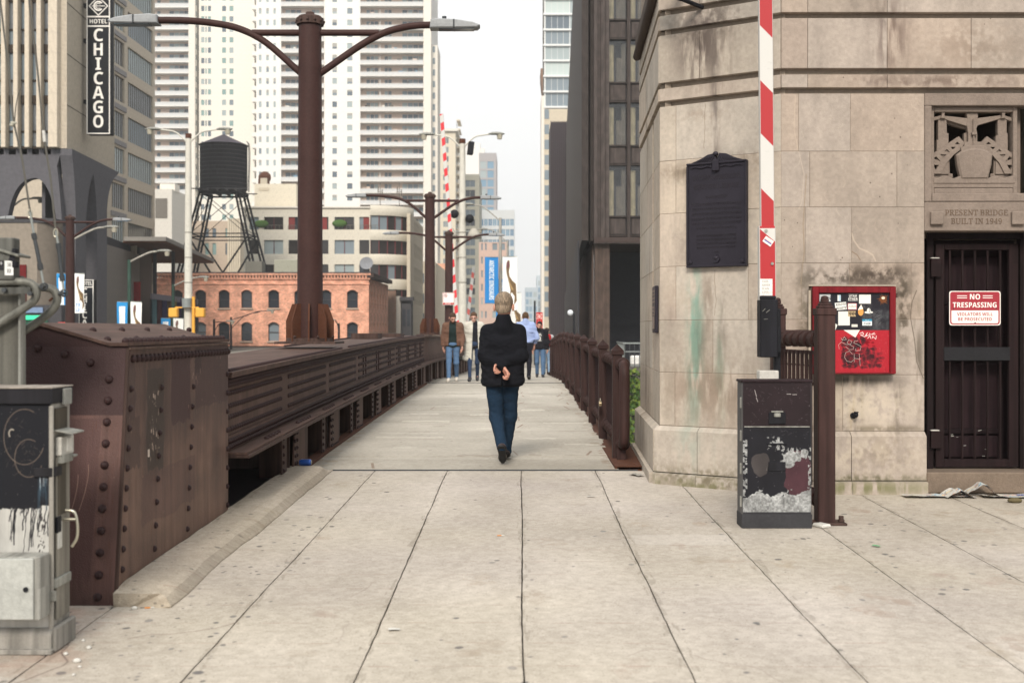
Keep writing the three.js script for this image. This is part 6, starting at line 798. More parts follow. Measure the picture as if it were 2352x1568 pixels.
// ---- the man in black, seen from behind, hands clasped at his back ----
{
  const d = 12.75, t = thing('person', 'grey-blond person in black jacket and blue jeans walking away, hands clasped behind back', 'person', [X(1155, d), gy(d), -d]);
  const hairTex = tex(256, 256, (u, v) => { const n = fbm(u * 90, v * 8, 4), k = 1 + 1.5 * (n - 0.5); return [124 * k, 109 * k, 92 * k]; }, 0.25);
  figure(t, {
    fz: -1, k: 1.03, cell: 0.0095, headCell: 0.0042, handCell: 0.0034, shoeCell: 0.006, skin: skinTone, hk: 1.13, yaw: Math.PI - 0.12, pitch: 0.16, hair: 0xa8937a, hairMat: std(0xffffff, 0.8, { map: hairTex, bumpMap: hairTex, bumpScale: 0.004 }), nape: -0.098, hairSize: 1.0, hairCut: 0.016,
    head: [0.012, 1.702, 0.0], shL: [-0.168, 1.43, -0.01], shR: [0.175, 1.43, -0.01], elL: [-0.21, 1.165, 0.06], elR: [0.218, 1.16, 0.06], wrL: [0.01, 1.045, 0.2], wrR: [-0.03, 1.08, 0.165],
    hipL: [-0.095, 0.92, 0.0], hipR: [0.085, 0.92, 0.0], knL: [-0.07, 0.5, -0.02], knR: [0.075, 0.5, -0.16], anL: [-0.005, 0.2, 0.27], anR: [0.03, 0.1, -0.3], toeL: [0.0, 0.04, 0.09], toeR: [0.04, 0.045, -0.5],
    hands: [[[0.012, 1.035, 0.21], [0.5, -0.85, 0.1], [-0.75, -0.2, 0.55], 1, 1.0, 1.0], [[-0.03, 1.085, 0.16], [-0.5, -0.85, 0.25], [0.5, -0.1, 0.8], -1, 0.8, 0.96]],
    trousers: 0x213346, legW: 1.06, shoe: 0x3a2f2f, sole: 0x1f1e20,
    tops: [{ name: 'jacket', color: 0x191a1f, hem: 0.83, w: 0.208, dp: 0.15, hz: 0.03, sleeves: 0.96, collar: 0.05, cr: 0.09, fold: 0.022, fx: 10, fy: 22, slit: 0.004, slitTop: 1.0 }],
  });
  mesh('shirt_collar', [tr(new THREE.CylinderGeometry(0.063, 0.07, 0.035, 20, 1, true, 1.2, 3.9), 0.006, 1.6, -0.005, 0.12)], std(0xdedbd8, 0.8, { side: THREE.DoubleSide }), t); mesh('collar_button', [ball(0.011, 0.012, 1.57, 0.09, 1, 1, 0.4, 8)], M.paper, t);
}
// ---- others on the bridge ----
function walker(o) {
  const t = thing('person', o.label, 'person', [X(o.px, o.d), o.y ?? gy(o.d), -o.d]), k = o.H / 1.78, f = o.f, st = o.stride ?? 0.28, L = o.lead ?? 1, tw = o.tw || 0;
  const leg = (s, fwd) => fwd ? { hip: [s * 0.09 * k, 0.92 * k, 0], kn: [s * 0.095 * k, 0.5 * k, f * st * 0.55], an: [s * 0.09 * k, 0.095 * k, f * st], toe: [s * 0.1 * k, 0.035 * k, f * (st + 0.2)] } : { hip: [s * 0.09 * k, 0.92 * k, 0], kn: [s * 0.09 * k, 0.49 * k, f * 0.02], an: [s * 0.085 * k, 0.11 * k, -f * st * 0.8], toe: [s * 0.09 * k, 0.035 * k, -f * (st * 0.8 - 0.19)] };
  const l = leg(-1, L < 0), r = leg(1, L > 0), sw = (s, z) => ({ sh: [s * 0.185 * k + tw, 1.44 * k, 0], el: [s * (0.245) * k + tw, 1.14 * k, -f * 0.03 + z * 0.3], wr: [s * 0.25 * k + tw, 0.9 * k, f * 0.07 + z] }), a = sw(-1, f * (L > 0 ? 0.1 : -0.06)), b = sw(1, f * (L > 0 ? -0.06 : 0.1));
  const p = { fz: f, k, cell: 0.016, skin: o.skin || 0xc08f7c, yaw: (f > 0 ? 0 : Math.PI) + (o.yaw || 0), pitch: o.pitch || 0, roll: o.roll || 0, face: f > 0, hair: o.hair, beard: o.beard, glasses: o.glasses, head: [tw + (o.hx || 0), 1.645 * k, f * (o.hz ?? 0.03)], shL: a.sh, shR: b.sh, elL: o.elL || a.el, elR: o.elR || b.el, wrL: o.wrL || a.wr, wrR: o.wrR || b.wr, hipL: l.hip, hipR: r.hip, knL: l.kn, knR: r.kn, anL: l.an, anR: r.an, toeL: l.toe, toeR: r.toe, trousers: o.trousers, shoe: o.shoe, sole: o.sole, legW: o.legW, tops: o.tops };
  p.hands = [[p.wrL, o.handDirL || [0, -1, f * 0.2], [1, 0, 0], f, 0.35, k], [p.wrR, o.handDirR || [0, -1, f * 0.2], [-1, 0, 0], -f, 0.35, k]];
  figure(t, p); return t;
}
const tartan = cloth(0x24302f), denim = 0x56708f;
walker({ label: 'bearded person in brown jacket over dark green shirt, looking down', px: 1040, d: 30, f: 1, H: 1.76, lead: -1, pitch: 0.5, hz: 0.07, yaw: 0.35, hair: 0x4a382e, beard: true, glasses: true, trousers: 0x5a7596, shoe: 0xc9c2b8, sole: 0xe0ddd6, tops: [{ name: 'shirt', mat: tartan, hem: 0.86, w: 0.165, dp: 0.12, collar: 0.03, fold: 0.012 }, { name: 'jacket', color: 0x6e5346, hem: 0.9, w: 0.2, dp: 0.14, grow: 0.014, sleeves: 0.95, open: 0.085, fold: 0.03 }] });
walker({ label: 'person in long off-white coat half hidden behind the person in black', px: 1088, d: 30.2, f: 1, H: 1.78, lead: -1, pitch: 0.3, hz: 0.05, hair: 0x5a4436, glasses: true, skin: 0xc79a88, trousers: 0x33415a, shoe: 0x25242a, legW: 0.82, tops: [{ name: 'sweater', color: 0x26262c, hem: 0.84, w: 0.15, dp: 0.115, collar: 0.04, fold: 0.012 }, { name: 'coat', color: 0xc9c6bb, hem: 0.52, w: 0.24, dp: 0.18, grow: 0.014, sleeves: 0.95, open: 0.055, ox: 0.04, fold: 0.03 }] });
walker({ label: 'short-haired person in pale blue shirt and dark trousers walking away', px: 1207, d: 30.8, f: -1, H: 1.8, lead: 1, hair: 0x5a4534, trousers: 0x2c2d36, shoe: 0x232227, elR: [0.31, 1.12, 0.02], wrR: [0.24, 0.93, -0.16], tops: [{ name: 'shirt', color: 0x9fb0da, hem: 0.96, w: 0.18, dp: 0.13, sleeves: 0.9, collar: 0.045, fold: 0.035 }] });
{
  const t = walker({ label: 'bearded person in black jacket and printed black shirt with tilted head', px: 1240, d: 36.8, f: 1, H: 1.76, lead: 1, roll: -0.28, hx: -0.02, pitch: 0.12, hair: 0x252122, beard: true, glasses: true, trousers: denim, shoe: 0x26252a, stride: 0.16, tops: [{ name: 'shirt', color: 0x26262b, hem: 0.88, w: 0.19, dp: 0.155, collar: 0.02, fold: 0.012 }, { name: 'jacket', color: 0x232328, hem: 0.86, w: 0.22, dp: 0.15, grow: 0.012, sleeves: 0.95, open: 0.12, fold: 0.03 }] });
  const tx = ctex(256, 256, (c) => { c.fillStyle = '#26262b'; c.fillRect(0, 0, 256, 256); c.fillStyle = '#e6e6e2'; c.textAlign = 'center'; c.font = 'bold 84px sans-serif'; c.fillText('CKL', 128, 84); c.beginPath(); c.arc(128, 150, 46, 0, 7); c.fill(); c.fillStyle = '#26262b'; c.beginPath(); c.arc(128, 150, 24, 0, 7); c.fill(); c.fillStyle = '#e6e6e2'; c.fillRect(70, 206, 116, 14); }); const g = new THREE.CylinderGeometry(0.16, 0.16, 0.3, 12, 1, true, -0.75, 1.5); const m = raw('shirt_print', g, std(0xffffff, 0.9, { map: tx, side: THREE.DoubleSide }), t); m.position.set(-0.01, 1.25, 0.0);
}
{
  const t = walker({ label: 'person in grey sweater and light jeans with red backpack, far along the railing', px: 1256, d: 42, f: -1, H: 1.7, lead: -1, hair: 0x3a2d28, trousers: 0x7f97b0, shoe: 0x4a4a50, tops: [{ name: 'sweater', color: 0xb5b6b8, hem: 0.86, w: 0.18, dp: 0.14, sleeves: 0.95, fold: 0.03 }] });
  mesh('backpack', [cbox(0.3, 0.42, 0.16, 0.05, 0, 1.26, 0.2)], cloth(0xb02a2c), t);
}
// ================= the city beyond the river =================
const GL = -0.5;
const paneGeo = new Map(), paneOf = (w, h) => { const k = w.toFixed(2) + 'x' + h.toFixed(2); if (!paneGeo.has(k)) paneGeo.set(k, prep(box(w, h, 0.06))); return paneGeo.get(k); };
// a wall of bands and piers with recessed panes; local x along the wall, front at z = 0
function facade(t, ox, oz, yaw, W, y0, y1, cols, rows, wall, glass, o = {}) {
  const m = new THREE.Matrix4().makeRotationY(yaw).setPosition(ox, 0, oz), th = o.t || 0.4, rec = o.recess || 0.25, list = [], B = (a, b, c, d, z = 0, dep = th) => { if (b - a > 0.005 && d - c > 0.005) list.push(box(b - a, d - c, dep, (a + b) / 2, (c + d) / 2, z - dep / 2)); };
  const R = rows.slice().sort((a, b) => a[0] - b[0]), C = cols.slice().sort((a, b) => a[0] - b[0]); let y = y0; for (const [a, b] of R) { B(0, W, y, a); let x = 0; for (const [c, e] of C) { B(x, c, a, b); x = e; } B(x, W, a, b); y = b; } B(0, W, y, y1);
  const g = merge(list); uvm(g); g.applyMatrix4(m); raw('wall', g, wall, t);
  const v = V(0, 0, 0); let n = o.count || 0; const rest = new Map();
  for (const [a, b] of R) for (const [c, e] of C) {
    if (o.skip && o.skip(a, c)) continue; const mat = glass[Math.floor(rnd() * glass.length)], sp = o.split && e - c > o.split ? Math.round((e - c) / o.split) : 1;
    for (let s = 0; s < sp; s++) { const x0 = c + (e - c) * s / sp + (s ? 0.03 : 0), x1 = c + (e - c) * (s + 1) / sp - (s < sp - 1 ? 0.03 : 0), h = o.blind && rnd() < o.blind ? rr(0.25, 0.7) : 0; n++;
      v.set((x0 + x1) / 2, (a + b) / 2, -rec).applyMatrix4(m);
      if (n <= 300) { const p = put(o.pane || 'window', paneOf(x1 - x0, b - a), mat, t, v.x, v.y, v.z, 0, yaw); if (h) { const q = put('blind', paneOf(x1 - x0 - 0.02, (b - a) * h), M.curtain, p, 0, (b - a) * (1 - h) / 2, 0.035); } } else { const k = box(x1 - x0, b - a, 0.06, (x0 + x1) / 2, (a + b) / 2, -rec); k.applyMatrix4(m); if (!rest.has(mat)) rest.set(mat, []); rest.get(mat).push(k); }
      if (sp > 1 && s) { v.set(x0 - 0.03, (a + b) / 2, -rec + 0.04).applyMatrix4(m); if (n <= 300) put('mullion', paneOf(0.1, b - a), o.mullion || wall, t, v.x, v.y, v.z, 0, yaw); }
    }
  }
  for (const [mat, l] of rest) stuff(mesh('small_windows', l, mat, t)); return n;
}
const block3 = (t, name, x0, x1, y0, y1, d0, d1, mat) => mesh(name, [box(x1 - x0, y1 - y0, d1 - d0, (x0 + x1) / 2, (y0 + y1) / 2, -(d0 + d1) / 2)], mat, t);
const cream = grain(0xe9e4da, 0.9), white = grain(0xf0eee9, 0.9), paleTan = grain(0xcfc4b0, 0.9), conc = grain(0xc2b7a6, 0.92), greyc = grain(0x77726b, 0.92), darkc = grain(0x4c4b4e, 0.9), pinkw = grain(0xdac6b8, 0.9), railw = grain(0xd4d6d6, 0.7);
const gA = phy(0x5d6973, 0.12), gB = phy(0x7a868e, 0.15), gC = phy(0x9aa6a8, 0.2), gG = phy(0x7f9a98, 0.2), gD = phy(0x2e333b, 0.1), gBlue = phy(0x6f8fa6, 0.12), gBrown = phy(0x2e2a2a, 0.12), gCurt = phy(0x8f979f, 0.3, { map: streakTex });
// ---- white apartment tower with balconies ----
{
  const d = 290, S = F / d, x = (p) => (p - CX) / S, t = thing('apartment_tower', 'broad white apartment tower with rows of balconies behind the largest lamp post', 'building'), fl = 2.88, yb = 0.6, ox = x(588);
  const rows = [], floors = []; for (let k = 8; k < 30; k++) floors.push(yb + k * fl); for (const y of floors) rows.push([y + 0.95, y + 2.35]);
  const seg = (a, b) => [x(a) - ox, x(b) - ox]; const top = 90;
  const cols = [[594, 600], [611, 617], [627.5, 633]].map(([a, b]) => seg(a, b)); let n = facade(t, ox, -d, 0, x(645) - ox, GL, top, cols, rows, white, [gC, gC, gC, gB], { t: 1.6, recess: 0.14, blind: 0.4 });
  n = facade(t, x(744), -d, 0, x(827) - x(744), GL, top, [[x(763) - x(744), x(773.5) - x(744)], [x(797) - x(744), x(809) - x(744)]], rows, white, [gC, gC, gB, gA], { t: 1.6, recess: 0.14, blind: 0.6, count: n });
  block3(t, 'corner_pier', x(972), x(990), GL, top, d, d + 1.6, cream); block3(t, 'tower_body', x(588), x(990), GL, top, d + 2.6, d + 24, white); mesh('lower_wing', [box(x(1003) - x(990), Y(97, d) - GL, 10, (x(990) + x(1003)) / 2, (Y(97, d) + GL) / 2, -d - 8)], cream, t);
  for (const y of floors) if (y < Y(110, d)) put('window', paneOf(0.6, 1.5), gB, t, x(994.5), y + 1.5, -d - 2.98);
  const slab = (a, b) => prep(merge([box(x(b) - x(a), 0.2, 1.9, 0, 0, 0.45)])), rail = (a, b) => prep(merge([box(x(b) - x(a), 0.75, 0.05, 0, 0.52, 1.35), box(x(b) - x(a), 0.09, 0.1, 0, 0.98, 1.35)])), post = prep(box(0.07, 1.0, 0.1));
  const bays = [[645, 744, [[652, 689, 3], [713, 731, 2]]], [827, 972, [[839, 867, 3], [881, 898, 2], [922, 972, 4]]]];
  for (const [a, b, gl] of bays) {
    const sg = slab(a, b), rg = rail(a, b), back = mesh('balcony_wall', [box(x(b) - x(a), top - 20, 0.3, (x(a) + x(b)) / 2, (top + 20) / 2, -d - 1.75)], pinkw, t);
    for (const y of floors) {
      put('balcony_slab', sg, white, t, (x(a) + x(b)) / 2, y, -d - 1.05); put('balcony_rail', rg, railw, t, (x(a) + x(b)) / 2, y, -d - 1.1);
      for (const [p, q, m] of gl) for (let i = 0; i < m; i++) { const w = (x(q) - x(p)) / m; put('balcony_door', paneOf(w - 0.16, 2.1), [gA, gB, gC, gA][Math.floor(rnd() * 4)], t, x(p) + w * (i + 0.5), y + 1.25, -d - 1.57); }
      if (b > 900) put('party_screen', post, white, t, x(867) + 0.5, y + 1.2, -d - 0.9, 0, 0, 0, 2.2);
    }
  }
  for (let k = 0; k < 70; k++) { const a = k % 3 ? rr(830, 968) : rr(648, 740); put('balcony_item', paneOf(rr(0.4, 1.1), rr(0.4, 0.8)), [greyc, pinkw, cream, gBlue, darkc][k % 5], t, x(a), floors[Math.floor(rnd() * floors.length)] + 1.2, -d - 0.5); }
  const sw = prep(merge([box(1.7, 0.2, 2.4, 0, 0, 0), box(1.7, 0.9, 0.06, 0, 0.55, 1.2), box(0.06, 0.9, 2.4, -0.85, 0.55, 0)])); for (const y of floors) put('side_balcony', sw, white, t, x(588) - 0.85, y, -d - 4); block3(t, 'side_wing', x(588) - 0.0, x(588) + 0.5, GL, top, d + 1.7, d + 2.5, pinkw);
}
// ---- cream tower with paired windows ----
{
  const d = 302, S = F / d, x = (p) => (p - CX) / S, t = thing('cream_tower', 'cream apartment tower with paired green-tinted windows above the water tank', 'building'), ox = x(456), rows = []; for (let k = 8; k < 34; k++) rows.push([2 + k * 2.68 + 0.8, 2 + k * 2.68 + 2.15]);
  facade(t, ox, -d, 0, x(584) - ox, GL, 96, [[461.5, 468.5], [471, 474], [477, 484], [509.5, 518.5], [526.5, 535.5]].map(([a, b]) => [x(a) - ox, x(b) - ox]), rows, grain(0xeeeae0, 0.9), [gG, gG, gB, gC, gA], { t: 0.5, recess: 0.12 }); block3(t, 'tower_body', ox + 0.01, x(584), GL, 96, d + 0.55, d + 20, cream);
}
// ---- white tower with long balconies ----
{
  const d = 300, S = F / d, x = (p) => (p - CX) / S, t = thing('balcony_tower', 'white tower of continuous balconies beside the beige office block', 'building'), fl = 2.8, floors = []; for (let k = 4; k < 31; k++) floors.push(Y(142, d) - 20 * fl + k * fl);
  block3(t, 'tower_body', x(348), x(434), GL, 92, d + 1.8, d + 5, pinkw); block3(t, 'corner_pier', x(432), x(447), GL, 92, d, d + 5, cream);
  const sg = prep(box(x(433) - x(348), 0.22, 1.9)), rg = prep(merge([box(x(433) - x(348), 0.8, 0.06, 0, 0.5, 0.9), box(x(433) - x(348), 0.09, 0.12, 0, 0.98, 0.9)]));
  for (const y of floors) { put('balcony_slab', sg, white, t, (x(348) + x(433)) / 2, y, -d - 0.9); put('balcony_rail', rg, railw, t, (x(348) + x(433)) / 2, y, -d - 0.9); put('balcony_door', paneOf(0.85, 1.7), gA, t, x(359), y + 1.35, -d - 1.78); for (let i = 0; i < 4; i++) put('balcony_door', paneOf(1.15, 2), [gA, gB, gC][Math.floor(rnd() * 3)], t, x(389) + i * 1.28, y + 1.25, -d - 1.78); for (const q of [1.2, 3.4]) put('side_window', paneOf(0.8, 1.3), gB, t, x(447) + 0.0, y + 1.4, -d - q, 0, Math.PI / 2); }
}
// ---- beige office block, its long side towards the street ----
{
  const Xp = -41, t = thing('office_block', 'beige office block with wide reflective window bands next to the black vertical sign', 'building'), dd = (p) => F * -Xp / (CX - p), fl = 3.68, rows = []; for (let k = 3; k < 14; k++) rows.push([Y(162, 122.9) + (k - 9) * fl, Y(162, 122.9) + (k - 9) * fl + 2.55]);
  const d0 = dd(240), w = dd(355) - d0, c = (p) => dd(p) - d0; facade(t, Xp, -d0, Math.PI / 2, w, GL, 52, [[c(256), c(285)], [c(293), c(350)]], rows, conc, [gCurt, gC, gB, phy(0x7d7f80, 0.08, { map: streakTex })], { t: 0.5, recess: 0.22, split: 0.62, mullion: grain(0x5d5850, 0.7) }); block3(t, 'block_body', Xp - 30, Xp - 0.55, GL, 52, d0, d0 + w, conc);
  block3(t, 'front_wall', Xp - 12, Xp, GL, 52, d0 - 0.5, d0 - 0.05, conc); for (let k = 0; k < 12; k++) mesh('slab_edge', [box(0.14, 0.5, c(288) - c(253), Xp + 0.05, rows[0][0] - 0.62 + k * fl, -d0 - (c(253) + c(288)) / 2)], grain(0x8f8c8c, 0.8), t);
}
// ---- hotel block with white fins on a vaulted dark base ----
{
  const d = 70, S = F / d, x = (p) => (p - CX) / S, y = (p) => Y(p, d), t = thing('hotel_block', 'hotel block of tall windows between white fins on a dark vaulted base', 'building'), fin = grain(0xd6cab8, 0.9), sp = streak(0x4d453f, 0.7);
  for (const p of [-16, 11.5, 39.5, 65.5, 92.5]) mesh('fin', [cbox(10.5 / S, 22, 0.6, 0.03, x(p), y(340) + 11, -d + 0.05)], fin, t); mesh('corner_fin', [cbox(21 / S, 22, 0.7, 0.03, x(125.5), y(340) + 11, -d + 0.05)], fin, t);
  const bays = [[-10, 6], [17, 34], [45, 60], [71, 87], [98, 115]]; for (const [a, b] of bays) for (let k = -1; k < 3; k++) { const o = k * 117; for (const [p, q, m] of [[2 + o, 64 + o, 0], [69 + o, 100 + o, 1]]) { const w = put('window', paneOf((b - a) / S, (q - p) / S), rnd() < 0.55 ? gCurt : gB, t, (x(a) + x(b)) / 2, (y(p) + y(q)) / 2, -d - 0.25); } mesh('transom', [box((b - a) / S, 0.1, 0.12, (x(a) + x(b)) / 2, y(66.5 + o), -d - 0.2)], sp, t); mesh('spandrel', [box((b - a) / S, 19 / S, 0.2, (x(a) + x(b)) / 2, y(110.5 + o), -d - 0.2)], sp, t); }
  mesh('wall_back', [box(x(136) - x(-20), 22, 0.3, (x(136) + x(-20)) / 2, y(340) + 11, -d - 0.5)], darkc, t);
  const a = V(x(136), 0, -d - 0.05), b = V(-28.2, 0, -80.6), L = a.distanceTo(b), yaw = Math.atan2(-(b.z - a.z), b.x - a.x); const sw = mesh('side_wall', [box(L, 22, 0.4, L / 2, 11, 0.2)], conc, t); sw.position.set(a.x, y(340), a.z); sw.rotation.y = yaw; for (let k = 0; k < 4; k++) { const j = mesh('wall_joint', [box(L, 0.05, 0.02, L / 2, 2.6 + k * 3.05, 0.41)], greyc, t); j.position.set(a.x, y(340), a.z); j.rotation.y = yaw; }
  // vaulted base: front arch and flank with a lancet between two shafts
  const vault = grain(0x626166, 0.85), fs = new THREE.Shape(); fs.moveTo(x(-60), GL); fs.lineTo(x(-60), y(341)); fs.lineTo(x(136), y(341)); fs.lineTo(x(136), y(353)); fs.lineTo(x(128), y(380)); fs.quadraticCurveTo(x(140), y(470), x(144), y(620)); fs.lineTo(x(144), GL); fs.lineTo(x(132), GL); fs.lineTo(x(132), y(560)); fs.bezierCurveTo(x(126), y(440), x(96), y(405), x(74), y(408)); fs.bezierCurveTo(x(30), y(412), x(14), y(470), x(8), y(560)); fs.lineTo(x(8), GL);
  mesh('vault_front', ext(fs, 0.6).translate(0, 0, -d - 0.7), vault, t);
  const s2 = new THREE.Shape(), hh = y(341) - GL; s2.moveTo(L * 0.07, 0); s2.lineTo(L * 0.07, hh * 0.7); s2.quadraticCurveTo(L * 0.05, hh * 0.88, 0, hh * 0.97); s2.lineTo(0, hh); s2.lineTo(L, hh); s2.lineTo(L * 0.97, hh * 0.985); s2.quadraticCurveTo(L * 0.76, hh * 0.93, L * 0.72, hh * 0.78); s2.lineTo(L * 0.71, 0); s2.lineTo(L * 0.5, 0); s2.lineTo(L * 0.5, hh * 0.68); s2.quadraticCurveTo(L * 0.49, hh * 0.84, L * 0.42, hh * 0.93); s2.quadraticCurveTo(L * 0.3, hh * 0.84, L * 0.27, hh * 0.68); s2.lineTo(L * 0.26, 0);
  const fk = mesh('vault_flank', ext(s2, 0.7), vault, t); fk.position.set(a.x, GL, a.z); fk.rotation.y = yaw; mesh('vault_ceiling', [box(5.4, 0.3, 9, x(136) - 3.2, y(345), -d - 5.3)], darkc, t); mesh('lancet_dark_backing', [box(0.2, 11, 8, x(136) - 1.45, GL + 5.5, -d - 5.2)], vault, t);  // panel behind the lancet is added to make its opening read dark
}
// ---- vertical black sign and the lower one ----
{
  const sgn = (w, h, top) => ctex(256, Math.round(256 * h / w), (c, W, H) => {
    c.fillStyle = '#15171c'; c.fillRect(0, 0, W, H); c.strokeStyle = '#e2dfd9'; c.lineWidth = 12; c.strokeRect(8, 8, W - 16, H - 16); c.textAlign = 'center'; c.fillStyle = '#e4e1db';
    const f = (v) => v * W / 222; c.lineWidth = f(9); const y0 = f(top); c.save(); c.translate(W / 2 + 2, y0); c.beginPath(); c.moveTo(0, -f(86)); c.lineTo(f(86), 0); c.lineTo(0, f(86)); c.lineTo(-f(86), 0); c.closePath(); c.stroke(); c.lineWidth = f(15); c.beginPath(); c.arc(0, 0, f(40), 0.7, 5.6); c.stroke(); c.lineWidth = f(7); c.beginPath(); c.arc(0, 0, f(24), 0.8, 5.5); c.stroke(); c.beginPath(); c.moveTo(-f(62), 0); c.lineTo(f(62), 0); c.stroke(); c.restore();
    c.fillRect(8, y0 + f(92), W - 16, f(14)); c.fillRect(8, y0 + f(180), W - 16, f(14)); c.font = `bold ${f(54) | 0}px sans-serif`; c.fillText('HOTEL', W / 2, y0 + f(162), f(180)); c.font = `bold ${f(160) | 0}px sans-serif`; 'CHICAGO'.split('').forEach((s, i) => c.fillText(s, W / 2, y0 + f(326 + i * 133.5), f(112)));
  });
  const d = 73, S = F / d, w = 55 / S, h = 345 / S, t = thing('vertical_sign', 'tall black vertical sign with white capital letters on the hotel block', 'sign', [X(224.7, d), Y(135.5, d), -d]);
  mesh('sign_case', [cbox(w, h, 0.7, 0.03, 0, 0, -0.36)], M.black, t); face(t, 'sign_face', w, h, sgn(w, h, 204), 0, 0, 0.004, 0, { rough: 0.4 }); mesh('bracket', [box(0.3, 0.25, 0.4, -w / 2 - 0.1, 1.2, -0.4), box(0.3, 0.25, 0.4, -w / 2 - 0.1, -2.6, -0.4), box(0.3, 0.25, 0.4, -w / 2 - 0.1, 3.4, -0.4)], M.black, t);
  const e = 67, S2 = F / e, w2 = 34 / S2, h2 = 150 / S2, q = thing('lower_sign', 'black upright sign with white border standing at street level', 'sign', [X(197, e), Y(717, e), -e]); mesh('sign_case', [cbox(w2, h2, 0.5, 0.03, 0, 0, -0.26)], M.black, q);
  face(q, 'sign_face', w2, h2, ctex(128, 564, (c, W, H) => { c.fillStyle = '#202229'; c.fillRect(0, 0, W, H); c.fillStyle = '#e2dfd9'; c.fillRect(0, 0, W, 7); c.fillRect(0, 0, 7, H); c.fillRect(W - 9, 0, 9, H); c.fillRect(0, 60, W, 8); c.font = 'bold 44px sans-serif'; c.fillText('HOTEL', 10, 48, W - 22); c.font = 'bold 78px sans-serif'; c.textAlign = 'center'; 'CHICAGO'.split('').forEach((s, i) => c.fillText(s, 50, 130 + i * 68, 56)); }), 0, 0, 0.003);
}
